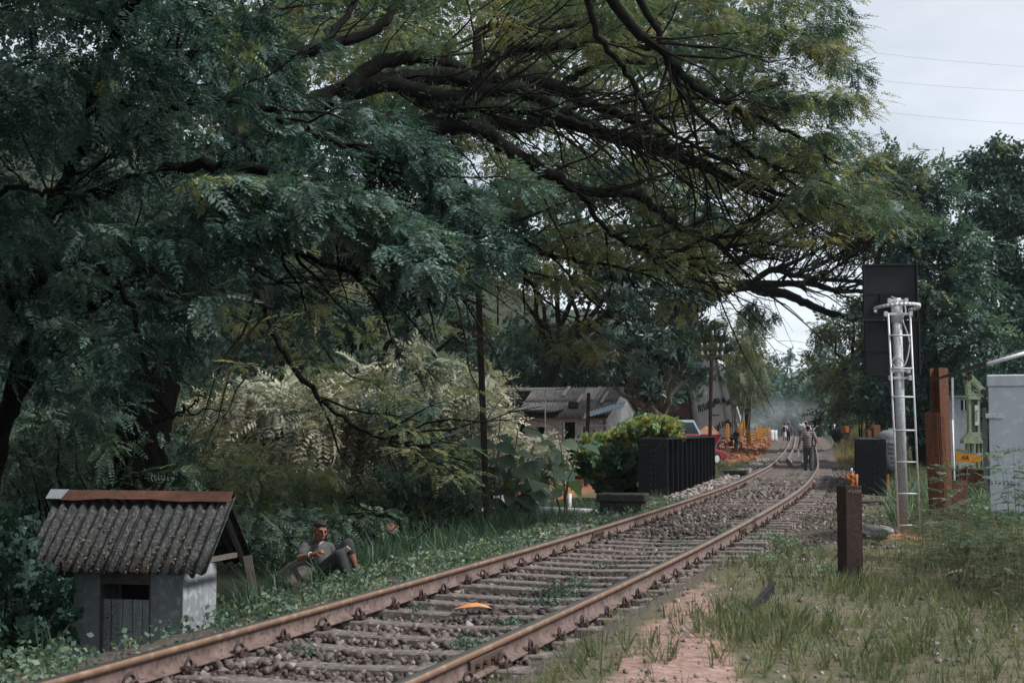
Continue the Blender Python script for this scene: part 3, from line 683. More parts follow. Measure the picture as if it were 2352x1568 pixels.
# --- generic tree: trunk, limbs to lobes, leaf clumps in the lobes
def lobe_tree(name, label, base, lobes, temps, mt, per_area=1.0, tint=(.5, .18), scale=(.9, 1.3), flat=.6, group=None, bark=M_bark, r0=None, clump_px=(16, 30), per=16, droop=.3, trunk_px=None, cat='tree', deep=1.0):
    """lobes: (x, y, d, rx, ry) in frame pixels"""
    base = np.array(base, float); T = empty(name, base, label=label, cat=cat, group=group)
    cs = []; rad = []; ends = []
    for (x, y, d, rx, ry) in lobes:
        n = max(3, int(per_area*rx*ry/420)); off, v = in_ball(n, 1, .45); c = W(x, y, d)
        cs.append(c + off*np.array([rx, .5*(rx+ry)*deep, ry])*PX(d)); rad.append(rng.uniform(clump_px[0], clump_px[1], n)*PX(d)); ends.append(c)
    C = np.concatenate(cs); rr = np.concatenate(rad)
    pos, dr, up = clumps(C, rr, per, flat, 1.0, droop)
    tn = np.repeat(rng.normal(tint[0], tint[1], len(C)), per) + rng.normal(0, .07, len(pos))
    child_of(scatter('crown', temps, pos, dr, up, rng.uniform(scale[0], scale[1], len(pos)), tn, mt), T)
    ends = np.array(ends); h = ends[:, 2].max()-base[2]; r0 = r0 or max(.05, h*.03)
    mid = base + (ends.mean(0)-base)*np.array([.45, .45, .45]) + [0, 0, 0]
    tr = [(wiggle(base - [0, 0, .2], mid, 7, .05), np.linspace(r0, r0*.7, 7))]
    for e in ends: tr.append((wiggle(mid, e, 7, .1, -.05), np.linspace(r0*.55, r0*.12, 7)))
    child_of(link('trunk', tubes_mesh('trunk', tr, 7, bark)), T)
    return T
def gbase(x, d): p = W(x, 990, d); return (p[0], d, float(gz(p[0], d)) - .05)

# mango tree by the house
lobe_tree('mango_tree', 'dark mango tree leaning over the workshop roof beside the cut slope', gbase(1515, 60),
  [(1400,800,58,60,45),(1450,720,59,50,50),(1540,700,60,60,55),(1600,760,60,55,60),(1500,800,58,70,55),(1560,835,58,50,40),(1470,880,57,50,38),(1610,690,61,40,40),(1385,850,57,45,30),(1640,790,61,30,45)], LANCE, L_mango, 1.5, (.42, .18), (1.5, 2.1), .7, bark=M_barkg, r0=.3, clump_px=(15, 28), per=12)
# far rain tree with the bare limb arching across the track
TD = empty('arching_tree', gbase(1540, 72), label='far rain tree whose bare limbs arch across the track behind the signal', cat='tree')
LD = [([(1520,940),(1540,800),(1565,720),(1590,679),(1660,663),(1718,655),(1750,667),(1804,675),(1862,702),(1905,718),(1995,741),(2060,760)], 70, 62, .42, .08),
      ([(1718,655),(1765,651),(1855,651),(1921,667),(1991,671),(2060,690)], 64, 61, .18, .06), ([(1718,655),(1773,620),(1823,632),(1882,640),(1991,647),(2050,640)], 64, 60, .16, .05),
      ([(1590,679),(1640,620),(1700,600),(1770,560),(1850,520),(1930,480)], 67, 62, .2, .04), ([(1773,620),(1850,590),(1930,540),(2010,500),(2060,490)], 63, 60, .1, .03),
      ([(1823,632),(1900,600),(1960,560),(2010,540)], 62, 60, .08, .03), ([(1882,640),(1940,600),(1990,570),(2050,560)], 62, 60, .07, .03), ([(1700,600),(1740,520),(1800,470)], 65, 63, .08, .03), ([(1565,720),(1560,600),(1600,520),(1640,470)], 68, 68, .2, .06)]
limbsD = [limb_px(*a) for a in LD]
twD, tipD = sprout(limbsD[1:8], 150, 1.2, 3.4, .05, .55, .9, .15)
twD2, tipD2 = sprout(twD, 260, .6, 1.8, .025, .3, .8, .3)
tree_parts(TD, limbsD, twD + twD2, 8)
tq = px_of(tipD2); kd = (tq[:, 1] < 640) & (tq[:, 0] < 2120)
crown_px('crown', None, 0, 0, 1, (14, 26), 8, PIN_FAR, L_farol, TD, (.35, .2), (.9, 1.3), .35, .3, extra=tipD2[kd][:150])
crown_px('crown', [(1560,520),(1700,500),(1760,560),(1700,640),(1620,650),(1560,620)], 34, 62, 70, (16, 30), 12, PIN_FAR, L_farol, TD, (.5, .2), (.9, 1.3), .35, .3)
crown_px('crown', [(1700,480),(1900,440),(2060,500),(2090,560),(1990,600),(1850,570),(1740,590)], 60, 60, 66, (13, 26), 8, PIN_FAR, L_farol, TD, (.4, .2), (.9, 1.3), .35, .3)
crown_px('crown', [(1690,690),(1740,680),(1765,720),(1790,700),(1770,770),(1740,740),(1715,750)], 16, 62, 65, (9, 18), 8, PIN_FAR, L_far, TD, (.3, .2), (.7, 1.0), 1.0, 1.0)

# right hand trees
lobe_tree('rain_tree', 'tall dark tree with layered crown right behind the signal panel', gbase(2120, 60),
  [(2040,420,60,50,60),(2080,520,58,70,40),(2150,430,62,60,60),(2120,600,58,80,45),(2200,560,58,70,40),(2180,680,57,80,40),(2060,700,59,70,60),(2230,760,56,70,45),(2130,800,58,80,50),(2040,820,60,60,60),(2230,640,57,60,40),(2000,420,62,45,45),(2060,900,60,60,50),(2160,900,58,70,50)], PIN_FAR, L_far, 1.9, (.4, .22), (1.2, 1.8), .4, r0=.4, clump_px=(18, 34), per=14)
lobe_tree('evergreen_tree', 'tallest dark tree at the right edge of the picture', gbase(2330, 66),
  [(2250,400,66,45,55),(2300,360,66,50,40),(2340,420,66,50,60),(2260,480,65,60,50),(2330,520,65,60,60),(2400,480,66,70,90),(2290,600,65,60,50),(2360,640,65,60,60),(2330,740,64,60,60),(2290,820,64,60,50),(2390,820,64,60,70),(2240,540,66,40,40),(2300,920,64,70,50),(2390,940,64,60,50)], CLUMP, L_teal, 1.9, (.38, .2), (1.3, 2.1), .5, r0=.45, clump_px=(16, 30), per=14)
lobe_tree('roadside_tree', 'mid green tree overhanging the right of the track beyond the signal', gbase(1990, 92),
  [(1960,730,90,60,40),(1920,780,92,55,45),(1980,800,90,60,50),(1900,850,94,50,45),(1960,890,90,60,50),(1930,940,92,50,35),(2010,930,88,50,50),(1990,690,90,45,35),(2040,760,88,50,60)], PIN_FAR, L_farol, 1.2, (.38, .2), (1.6, 2.4), .5, r0=.45, clump_px=(13, 24), per=12)
# far trees ahead
FT = [('distant round tree closing the view left of the gap', 1640, 150, [(1620,820,150,45,35),(1660,850,150,40,40),(1600,870,150,40,40),(1690,880,150,35,40)], L_far),
      ('distant pale tree standing over the end of the concrete slope', 1720, 125, [(1700,800,125,28,50),(1730,760,125,26,36),(1715,870,125,34,50),(1745,850,125,26,50),(1690,920,125,30,40)], L_farol),
      ('distant broad tree in the middle of the gap ahead', 1800, 190, [(1770,830,190,40,28),(1810,830,190,45,30),(1790,880,190,50,40),(1840,880,190,40,40),(1760,910,190,40,40),(1830,930,190,50,35)], L_far),
      ('distant layered tree on the right of the gap ahead', 1880, 165, [(1880,790,165,45,35),(1900,840,165,45,40),(1870,880,165,40,40),(1920,800,165,40,40),(1890,930,165,45,35)], L_far),
      ('furthest tree seen low at the end of the track', 1830, 240, [(1800,950,240,40,30),(1850,950,240,40,30),(1780,930,240,40,30),(1880,960,240,30,25)], L_far)]
for lb, x, d, lobes, mt_ in FT:
    lobe_tree('forest_tree', lb, gbase(x, d), lobes, PIN_FAR, mt_, 1.5, (.42, .2), (2.0, 3.0), .5, group='far forest trees', clump_px=(9, 17), per=10)
# bamboo-like slender trees
TBm = empty('bamboo_clump', gbase(1725, 112), label='tall thin bamboo stems leaning beside the concrete slope', cat='bamboo')
bt = [(wiggle(gbase(x, 112), W(x2, y2, 112), 8, .04), np.linspace(.06, .02, 8)) for x, x2, y2 in [(1690,1705,720),(1700,1735,700),(1712,1760,740),(1682,1672,760),(1722,1720,780)]]
child_of(link('stem', tubes_mesh('stem', bt, 5, M_barkg)), TBm)
crown_px('crown', [(1670,780),(1700,700),(1750,700),(1770,800),(1760,900),(1700,930),(1680,880)], 44, 110, 114, (8, 16), 8, LANCE_PALE, L_farol, TBm, (.35, .2), (1.2, 1.8), .8, .8)

# --- wooded hillside reading as one mass
polyH = [(-120,-120),(1720,-120),(1680,300),(1660,480),(1650,640),(1630,720),(1560,830),(1500,900),(1480,930),(1150,990),(900,1050),(-120,1050)]
q = poly_px(polyH, 180); d = rng.uniform(80, 104, 180); C = WV(q, d)
pos, dr, up = clumps(C, rng.uniform(1.3, 2.6, 180), 13, .6, 1, .4)
hz_t = np.repeat(rng.normal(.36, .2, 180), 13)
tag(scatter('hillside_forest', CLUMP_BIG, pos, dr, up, rng.uniform(.8, 1.4, len(pos)), hz_t, L_teal), 'dark wooded hillside behind the workshop and the trees', 'forest', kind='stuff')
q = poly_px([(500,-100),(1650,-100),(1640,420),(1620,640),(1450,700),(1150,640),(700,700),(500,500)], 130); d = rng.uniform(52, 68, 130)
pos, dr, up = clumps(WV(q, d), rng.uniform(.6, 1.2, 130), 14, .5, 1, .35)
tag(scatter('hillside_thicket', PIN_FAR, pos, dr, up, rng.uniform(1.2, 1.9, len(pos)), np.repeat(rng.normal(.45, .22, 130), 14), L_farol), 'olive trees mixed into the wooded hillside', 'thicket', kind='stuff')
# lighter lanceolate trees in front of the hillside, by the second pole
lobe_tree('broadleaf_tree', 'grey green leafy tree on the hillside above the workshop roof', gbase(1480, 78), [(1480,600,76,70,50),(1560,640,76,60,50),(1420,660,76,60,45),(1510,560,78,60,40),(1380,610,76,50,40),(1610,600,78,45,50)], LANCE, L_teal, 1.3, (.62, .18), (1.9, 2.6), .6, clump_px=(14, 26), per=11)
0 and lobe_tree('broadleaf_tree', 'leafy hillside tree in the middle behind the rail post', gbase(1020, 72), [(980,640,58,60,45),(1060,700,58,60,45),(930,740,58,60,45),(1020,790,58,70,40),(880,680,58,50,40),(1120,800,58,50,40)], LANCE, L_teal, 1.3, (.6, .2), (1.5, 2.1), .6, clump_px=(16, 30), per=12)

# --- dark undergrowth closing the view under the right hand trees, and the far valley sides
def mass(name, label, poly, n, d0, d1, r, per, temps, mt, sc, tint):
    q = poly_px(poly, n); C = WV(q, rng.uniform(d0, d1, n)); C[:, 2] = np.maximum(C[:, 2], gz(C[:, 0], C[:, 1]) + .1)
    pos, dr, up = clumps(C, rng.uniform(r[0], r[1], n), per, .6, 1, .35)
    return tag(scatter(name, temps, pos, dr, up, rng.uniform(sc[0], sc[1], len(pos)), np.repeat(rng.normal(tint[0], tint[1], n), per), mt), label, 'thicket', kind='stuff')
mass('right_thicket', 'dark thicket under the trees behind the signal and cabinet', [(2000,860),(2100,840),(2400,780),(2400,1010),(2080,1015),(2050,970),(1990,940)], 130, 56, 72, (.6, 1.2), 14, CLUMP, L_teal, (1.3, 2.1), (.26, .16))
mass('far_woods', 'distant woods closing the valley ahead', [(1560,900),(1760,850),(1800,870),(1900,850),(2000,860),(2000,985),(1880,990),(1790,985),(1700,995),(1560,990)], 190, 175, 260, (2.2, 4.2), 12, CLUMP_BIG, L_far, (1.8, 3.0), (.4, .2))
mass('left_thicket', 'dark growth under the trees at the far left', [(-200,850),(500,900),(560,1000),(500,1180),(-200,1260)], 110, 30, 44, (.6, 1.2), 14, CLUMP, L_teal, (1.2, 1.9), (.25, .16))

lobe_tree('hillside_tree', 'dense dark tree filling the middle behind the big limbs', gbase(1180, 80),
  [(1180,480,74,80,60),(1270,420,76,90,70),(1400,400,78,90,70),(1540,420,78,90,70),(1330,540,74,90,60),(1470,520,76,80,60),(1600,530,78,60,60),(1230,590,74,80,55),(1370,640,76,80,55),(1500,620,78,70,50),(1120,600,74,70,60),(1590,650,80,50,45),(1640,440,78,40,80)], CLUMP, L_teal, .75, (.42, .24), (2.0, 3.4), .5, clump_px=(26, 46), per=13, r0=.35)
lobe_tree('hillside_tree', 'dark leafy tree behind the pale shrubs left of the rail post', gbase(820, 56),
  [(720,640,54,90,60),(860,620,54,90,60),(980,560,54,90,60),(800,730,54,100,60),(940,720,54,90,60),(640,760,54,90,60),(1060,760,54,70,60),(720,820,54,100,45),(900,810,54,90,45),(560,700,54,80,70),(1150,840,60,60,40)], LANCE, L_teal, .7, (.4, .24), (1.3, 2.0), .6, clump_px=(22, 40), per=13, r0=.35)
mass('canopy_backdrop', 'dark leaf mass behind the limbs at the upper left', [(-150,-150),(900,-150),(1250,-100),(1700,-100),(1700,200),(1200,250),(900,420),(500,620),(-150,760)], 240, 40, 50, (.6, 1.1), 13, CLUMP, L_teal, (1.5, 2.6), (.36, .2))

mass('hillside_scrub', 'dark scrub on the hillside seen between the near leaves', [(-120,480),(400,480),(620,600),(800,780),(760,930),(300,930),(-120,900)], 110, 44, 56, (.7, 1.3), 12, CLUMP, L_teal, (1.6, 2.6), (.34, .2))

mass('slope_scrub', 'dark green scrub on the slope behind the workshop roof', [(1080,760),(1250,740),(1400,760),(1560,800),(1590,900),(1500,950),(1150,930),(1080,880)], 100, 80, 90, (.9, 1.7), 12, CLUMP, L_teal, (2.2, 3.4), (.36, .2))
# ------------------------------------------------------------------ ballast
def T_stone(seed):
    g = np.random.default_rng(seed); bm = bmesh.new(); bmesh.ops.create_icosphere(bm, subdivisions=1, radius=.5)
    V = np.array([v.co[:] for v in bm.verts]); Fq = np.array([[v.index for v in f.verts] for f in bm.faces]); bm.free()
    return V*(1 + g.uniform(-.28, .28, (len(V), 1)))*g.uniform(.7, 1.15, 3)*[1, 1, .8], Fq
_ico = [(0,-.5257,.8507),(.8507,0,.5257),(.8507,0,-.5257),(-.8507,0,-.5257),(-.8507,0,.5257),(-.5257,.8507,0),(.5257,.8507,0),(.5257,-.8507,0),(-.5257,-.8507,0),(0,-.5257,-.8507),(0,.5257,-.8507),(0,.5257,.8507)]
_icf = [(1,2,6),(1,7,2),(3,4,5),(4,3,8),(6,5,11),(5,6,10),(9,10,2),(10,9,3),(7,8,9),(8,7,0),(11,0,1),(0,11,4),(6,2,10),(1,6,11),(3,5,10),(5,4,11),(2,7,9),(7,1,0),(3,9,8),(4,8,0)]
def T_rock(seed):
    g = np.random.default_rng(seed); V = np.array([(x, y, z) for z in (-.5, .5) for x, y in ((-.5, -.5), (.5, -.5), (.5, .5), (-.5, .5))]) + g.uniform(-.26, .26, (8, 3))
    return V*g.uniform(.55, 1.15, 3), np.array([(3, 2, 1, 0), (4, 5, 6, 7), (0, 1, 5, 4), (1, 2, 6, 5), (2, 3, 7, 6), (3, 0, 4, 7)])
ROCK = [T_rock(300+k) for k in range(10)]
m_stone = leafmat('ballast_stone', [(0, (.036, .032, .031)), (.4, (.088, .072, .065)), (.75, (.18, .145, .13)), (1, (.34, .30, .28))], 0, .9, .2)
def stones(name, ys, ss_, size, tint, zoff=0.0):
    P = path_at(ys, ss_, 0.0)
    ze = np.where(np.abs(ss_) < 2.0, zc_(ys) - .05, gz(P[:, 0], P[:, 1]))
    P[:, 2] = ze + zoff + size*.1
    n = len(P); return scatter(name, ROCK, P, rng.normal(0, 1, (n, 3)), rng.normal(0, 1, (n, 3)), size, tint, m_stone, jit=.03)
def dens(n, y0, y1, p): return y0 + (y1-y0)*rng.random(n)**p
n = 25000; ys = dens(n, 6.5, 46, 1.7); sv_ = rng.uniform(-1.95, 1.95, n); k = ((sv_ > -1.12 - .5*rng.random(n)) | (ys > 23)) & ((sv_ < 1.25 + .5*rng.random(n)) | (ys > 15)); ys, sv_ = ys[k], sv_[k]; n = len(ys); sz = rng.uniform(.014, .036, n)*(1 + ys/30)
# shallow heaps: stones ride over the sleepers in places, darker patches of fresh stone
heap = vnoise(ys*.42 + 3, sv_*1.1 + 20, 6)
zo = -.006 + .054*ss(.38, .76, heap)*ss(1.6, .6, np.abs(sv_)) + rng.uniform(-.01, .012, n)
dark = ss(.45, .75, vnoise(ys*.33 + 8, sv_*.9 + 4, 9))*ss(26, 17, ys)*ss(10, 14, ys)
tag(stones('ballast', ys, sv_, sz, np.clip(.46 + rng.normal(0, .22, n) - .40*dark, 0, 1), zo), 'brown and grey stone ballast between the sleepers', 'ballast', kind='stuff')
n = 3800; ys = dens(n, 20, 75, 1.2); sv_ = -rng.uniform(1.5, 3.4, n); sz = rng.uniform(.05, .11, n)
tag(stones('ballast_shoulder', ys, sv_, sz, np.clip(.85 + rng.normal(0, .15, n), 0, 1)), 'pale pinkish ballast shoulder left of the far track', 'ballast', kind='stuff')
n = 3600; ys = dens(n, 8, 60, 1.1); sv_ = 1.3 + rng.random(n)**1.6*1.8; k = ((ys > 20) | (sv_ < 1.6)) & ((ys > 15) | (rng.random(n) < .4)); ys, sv_ = ys[k], sv_[k]; n = len(ys); sz = rng.uniform(.02, .055, n)
tag(stones('scattered_stone', ys, sv_, sz, np.clip(.6 + rng.normal(0, .2, n), 0, 1), .005), 'loose stones strewn along the right of the track', 'stones', kind='stuff')
n = 2600; xs = rng.uniform(-.5, 4.5, n); yy = dens(n, 7, 19, 1.5); P = np.stack([xs, yy, gz(xs, yy) + .005], -1); P = P[soff(xs, yy) > 1.3]
tag(scatter('pebble', ROCK, P, rng.normal(0, 1, P.shape), rng.normal(0, 1, P.shape), np.clip(.008 + rng.exponential(.008, len(P)), .008, .05), rng.uniform(.3, 1, len(P)), m_stone), 'small pebbles on the dirt beside the track', 'pebbles', kind='stuff')
# spoil: clods of red earth left of the far track
m_clod = leafmat('red_clod', [(0, (.11, .045, .025)), (.5, (.23, .10, .055)), (1, (.36, .19, .12))], 0, .95, .15)
n = 1500; ys = rng.uniform(70, 125, n); sv_ = -rng.uniform(2.2, 7.5, n); P = path_at(ys, sv_, 0); P[:, 2] = gz(P[:, 0], P[:, 1])
tag(scatter('red_clod', ROCK, P, rng.normal(0, 1, P.shape), rng.normal(0, 1, P.shape), rng.uniform(.05, .26, n), rng.uniform(.0, .7, n), m_clod), 'clods of dug red earth beside the far track', 'earth clods', kind='stuff')

# ------------------------------------------------------------------ grasses and creepers
def on_ground(xs, ys, dz=0.0): return np.stack([xs, ys, gz(xs, ys) + dz], -1)
def grow(name, label, cat, temps, xs, ys, scale, tint, mt, lean=.18, dz=-.01):
    P = on_ground(xs, ys, dz); n = len(P); a = rng.uniform(0, 6.28, n)
    dr = np.stack([np.cos(a), np.sin(a), rng.normal(0, lean, n)], -1); up = np.tile([0, 0, 1.], (n, 1)) + rng.normal(0, lean, (n, 3))
    # template axis is local +Z: build the frame from the up vector
    x = unit(np.cross(dr, up)); return tag(scatter(name, temps, P, np.cross(unit(up), x), up, scale, tint, mt), label, cat, kind='stuff')
def rect_track(n, y0, y1, s0, s1, p=1.0):
    ys = dens(n, y0, y1, p); sv = rng.uniform(s0, s1, n); P = path_at(ys, sv, 0); return P[:, 0], P[:, 1]
# right foreground: dry olive turf, thinner on the trodden path
n = 17000; ys = dens(n, 6.2, 34, 1.7); xs = xc(ys) + (1.12 + rng.random(n)*8.5)
keep = (xs < 1.2 + ys*.36) & (rng.random(n) < np.clip((PATH(xs, ys)-.8)*1.4, .02, 1) * (.25 + .75*ss(.38, .6, vnoise(xs*1.4 + 9, ys*.9, 8)*-1 + 1))) 
keep &= (rng.random(n) < .35 + .65*ss(2.0, 3.4, soff(xs, ys)) + .65*ss(16, 14, ys)) & ((soff(xs, ys) > 1.6) | (ys < 16))
xs, ys = xs[keep], ys[keep]
grow('turf', 'dry olive grass growing over the dirt right of the track', 'grass', TUFT, xs, ys, rng.uniform(.2, .75, len(xs)), np.clip(.66 + .5*(vnoise(xs*.8, ys*.8, 12)-.5) + rng.normal(0, .18, len(xs)), 0, 1), L_grass, .3)
# longer tufts round the stub post and rail stub
xs = []; ys = []
for (px, py, n_, r) in [(1900,1345,70,.5),(2000,1360,60,.5),(1700,1430,70,.35),(1800,1420,60,.4),(1740,1480,40,.3),(1650,1450,40,.25),(1850,1280,50,.5),(1780,1300,60,.6),(1720,1260,50,.5),(1880,1200,60,.7),(1890,1150,50,.8),(2100,1380,60,.6),(2250,1400,80,.7),(2150,1450,50,.5),(2300,1300,90,.8),(1830,1460,40,.35),(1400,1500,60,.6),(1250,1540,60,.5),(1150,1560,50,.4),(1350,1440,50,.5),(2080,1500,40,.3),(1990,1540,40,.3)]:
    g = GW(px, py); xs += list(g[0] + rng.normal(0, r*.6, n_)); ys += list(g[1] + rng.normal(0, r*.8, n_))
xs = np.array(xs); ys = np.array(ys); k = soff(xs, ys) > 1.35; xs, ys = xs[k], ys[k]
grow('grass_tuft', 'longer green grass tufts round the steel post and rail stub', 'grass', TUFT, xs, ys, rng.uniform(.4, 1.05, len(xs)), rng.normal(.5, .22, len(xs)), L_grass, .3)
# low leafy weeds on and beside the track
def creep(name, label, spots, mt, size=(.25, .5), temps=None, tint=(.5, .2)):
    xs = []; ys = []
    for (px, py, n_, r) in spots:
        g = GW(px, py); xs += list(g[0] + rng.normal(0, r*.55, n_)); ys += list(g[1] + rng.normal(0, r*1.1, n_))
    xs = np.array(xs); ys = np.array(ys); P = on_ground(xs, ys, 0); P[:, 2] += rng.uniform(.0, .07, len(xs)); n = len(P)
    return tag(scatter(name, temps or CLUMP, P, rng.normal(0, 1, (n, 3)), np.tile([0, 0, 1.], (n, 1)) + rng.normal(0, .3, (n, 3)), rng.uniform(size[0], size[1], n), rng.normal(tint[0], tint[1], n), mt), label, 'weeds', kind='stuff')
creep('track_weed', 'low leafy weeds growing between and beside the rails', [(1290,1370,40,.16),(1250,1400,30,.14),(1330,1350,24,.12),(1400,1310,16,.12),(1180,1450,26,.14),(1100,1490,22,.14),(700,1510,16,.1),(960,1415,14,.1),(1560,1255,16,.15),(1700,1180,24,.4),(1850,1120,40,.5),(1840,1095,40,.6),(1870,1105,30,.5),(1600,1190,18,.3),(1740,1120,24,.4),(1500,1225,12,.2),(1640,1165,14,.3)], L_creep, (.16, .34), tint=(.35, .2))
creep('pale_weed', 'pale green leafy weeds right of the track near the steel post', [(1740,1240,50,.35),(1800,1250,50,.3),(1700,1230,40,.3),(1760,1290,40,.3),(1830,1270,30,.3),(1920,1320,20,.2)], L_creep, (.2, .42), tint=(.75, .15))
# left shoulder: creepers right behind the rail, lush grass behind them
n = 3400; xs, ys = rect_track(n, 6, 30, -2.9, -1.08, 1.2); n = len(xs); P = on_ground(xs, ys); P[:, 2] += .02 + rng.random(n)*.13
hq = px_of(P); inh = (hq[:, 0] > 150) & (hq[:, 0] < 480); P[inh, 2] -= .05; k = (rng.random(n) < .5 + .5*ss(.35, .6, vnoise(xs*1.3, ys*1.3, 14))) & (~inh | (rng.random(n) < .4)); P = P[k]; n = len(P)
tag(scatter('creeper', CLUMP, P, rng.normal(0, 1, (n, 3)), np.tile([0, 0, 1.], (n, 1)) + rng.normal(0, .35, (n, 3)), rng.uniform(.22, .5, n), np.clip(rng.normal(.55, .25, n), 0, 1), L_creep), 'leafy creeper covering the shoulder left of the track', 'creeper', kind='stuff')
n = 2300; xs, ys = rect_track(n, 6, 34, -4.6, -2.0, 1.1); sc = rng.uniform(.4, 1.0, n)
k = ~((np.abs(xs + 2.1) < .9) & (ys > 14.5) & (ys < 18.4) & (rng.random(n) < .93)); hp_ = px_of(np.stack([xs, ys, 0*xs], -1)); k &= ~((hp_[:, 0] < 480) & (hp_[:, 0] > 150) & (ys < 19)); k &= ~((hp_[:, 0] < 700) & (ys < 16) & (hp_[:, 0] > 150) & (rng.random(n) < .6))
grow('bank_grass', 'lush long grass on the bank left of the track', 'grass', TUFT_TALL, xs[k], ys[k], sc[k]*.5, rng.normal(.3, .2, k.sum()), L_grassg, .25)
xs = []; ys = []
for (px, py, dd, n_, r) in [(60,0,12.6,90,.6),(140,0,13,60,.5),(530,0,17.5,70,.3),(510,0,16.2,40,.3),(610,0,16.6,30,.4),(900,0,20,90,.9),(1000,0,22,120,1.0),(1080,0,24,120,1.0),(1150,0,25,120,1.0),(1220,0,27,90,.9),(850,0,19,60,.6)]:
    p = W(px, 990, dd); xs += list(p[0] + rng.normal(0, r*.5, n_)); ys += list(dd + rng.normal(0, r, n_))
xs = np.array(xs); ys = np.array(ys); k = soff(xs, ys) < -1.9
grow('reed_grass', 'tall reedy grass behind the left rail', 'grass', TUFT_TALL, xs[k], ys[k], rng.uniform(.35, .75, k.sum()), rng.normal(.3, .2, k.sum()), L_grassg, .2)
# far grass: left of the girder end, the mound and verge on the right
n = 900; xs, ys = rect_track(n, 47, 75, -5.5, -2.2); grow('verge_grass', 'short green grass beyond the left girder', 'grass', TUFT_TALL, xs, ys, rng.uniform(.3, .6, n), rng.normal(.6, .2, n), L_grassg, .25)
n = 2000; ys = 78 + rng.normal(0, 8, n); xs = xc(ys) + 1.8 + np.abs(rng.normal(0, 2.6, n)); k = soff(xs, ys) > 1.7
grow('mound_grass', 'dry yellow grass on the mound right of the far track', 'grass', TUFT_TALL, xs[k], ys[k], rng.uniform(.25, .7, k.sum())*np.clip(.6 + .3*(soff(xs[k], ys[k])-1.7), .6, 1), rng.normal(.5, .25, k.sum()), L_dry, .25)
n = 1300; xs, ys = rect_track(n, 38, 95, 2.7, 5.0); grow('verge_grass', 'patchy olive grass along the right of the far track', 'grass', TUFT_TALL, xs, ys, rng.uniform(.2, .5, n), rng.normal(.5, .25, n), L_grass, .3)
n = 900; ys = rng.uniform(23, 34, n); xs = xc(ys) + rng.uniform(2.9, 6.5, n); grow('bank_grass', 'green grass on the bank behind the signal post', 'grass', TUFT_TALL, xs, ys, rng.uniform(.4, .9, n), rng.normal(.5, .25, n), L_grassg, .25)

mat_stem = mat('green_stem', (.10, .12, .07), .8, col2=(.16, .15, .09), nscale=8)
# ------------------------------------------------------------------ weeds and saplings at the right edge
def stalks(name, label, cat, spots, mt, h=(.4, .9), temps=PIN_FINE, per=7, sc=(.3, .5), tint=(.45, .2), stem=None):
    stem = stem or mat_stem
    tb = []; P = []; D = []
    for (px, dd, n_, r) in spots:
        p = W(px, 990, dd)
        for _ in range(n_):
            x = p[0] + rng.normal(0, r*.5); y = dd + rng.normal(0, r); b = np.array([x, y, float(gz(x, y))]); hh = rng.uniform(*h); t = b + [rng.normal(0, .18*hh), rng.normal(0, .18*hh), hh]
            c = wiggle(b, t, 5, .06); tb.append((c, np.linspace(.004, .0015, 5)))
            for k in range(per):
                f = rng.uniform(.25, 1); P.append(b + (t-b)*f); a = rng.uniform(0, 6.28); D.append([math.cos(a), math.sin(a), rng.uniform(-.1, .5)])
    T = empty(name, P[0], label=label, cat=cat, kind='stuff'); T.location.z = float(gz(P[0][0], P[0][1]))
    o = scatter('foliage', temps, P, D, np.tile([0, 0, 1.], (len(P), 1)) + rng.normal(0, .2, (len(P), 3)), rng.uniform(sc[0], sc[1], len(P)), rng.normal(tint[0], tint[1], len(P)), mt); child_of(o, T)
    child_of(tag(link('stem', tubes_mesh('stem', tb, 4, stem)), kind='stuff'), T); return T
stalks('weed_thicket', 'tangled olive weeds at the right edge in front of the white cabinet', 'weeds', [(2330,14,40,.8),(2320,13.0,36,.6),(2345,15.5,30,.7),(2250,14.5,44,.7),(2190,15.5,34,.5),(2150,16.5,10,.4),(2340,12.5,30,.7),(2280,16.5,34,.8),(2220,17.2,30,.6)], L_grass, (.3, .75), [T_pinnate(5, .3, .07, .026, 60, .3, .3, 600+k) for k in range(4)], 9, (.28, .55), (.35, .22))
stalks('sapling', 'small feathery sapling in front of the white cabinet', 'sapling', [(2228,14.2,3,.15),(2300,14.4,3,.3),(2340,13.6,3,.2)], L_creep, (1.0, 1.35), PIN_FINE, 22, (.5, .85), (.45, .15))
stalks('wayside_plant', 'weeds at the foot of the signal ladder', 'weeds', [(2010,20,8,.4),(2140,21.5,10,.4),(2110,23,12,.5)], L_creep, (.2, .5), PIN_FINE, 8, (.3, .6), (.4, .2))

# ------------------------------------------------------------------ undergrowth and shrubs on the left
def shrub(name, label, cat, poly, n, d0, d1, rpx, per, temps, mt, basepx, based, tint, sc, stems=7, flat=.6, droop=.35, bias=(0, 0, 0), bark=M_twig, r=.03):
    b = gbase(basepx, based); T = empty(name, b, label=label, cat=cat)
    crown_px('crown', poly, n, d0, d1, rpx, per, temps, mt, T, tint, sc, flat, droop, bias)
    qs = poly_px(poly, stems); tr = []
    for q_ in qs:
        e = W(q_[0], q_[1], rng.uniform(d0, d1)); b2 = np.array(b) + rng.normal(0, .25, 3)*[1, 1, 0]; tr.append((wiggle(b2 - [0, 0, .15], e, 8, .1), np.linspace(r, r*.25, 8)))
    child_of(link('stem', tubes_mesh('stem', tr, 5, bark)), T); return T
shrub('pale_shrub', 'larger cream leaved shrub left of the rail post', 'shrub', [(800,900),(825,825),(880,845),(940,830),(1000,832),(1080,850),(1130,860),(1140,900),(1160,960),(1175,1000),(1165,1050),(1100,1080),(950,1060),(850,1000)], 160, 33, 37, (20, 40), 15, LANCE_PALE, L_pale, 1000, 36, (.66, .22), (.85, 1.25), 12, .55, .55)
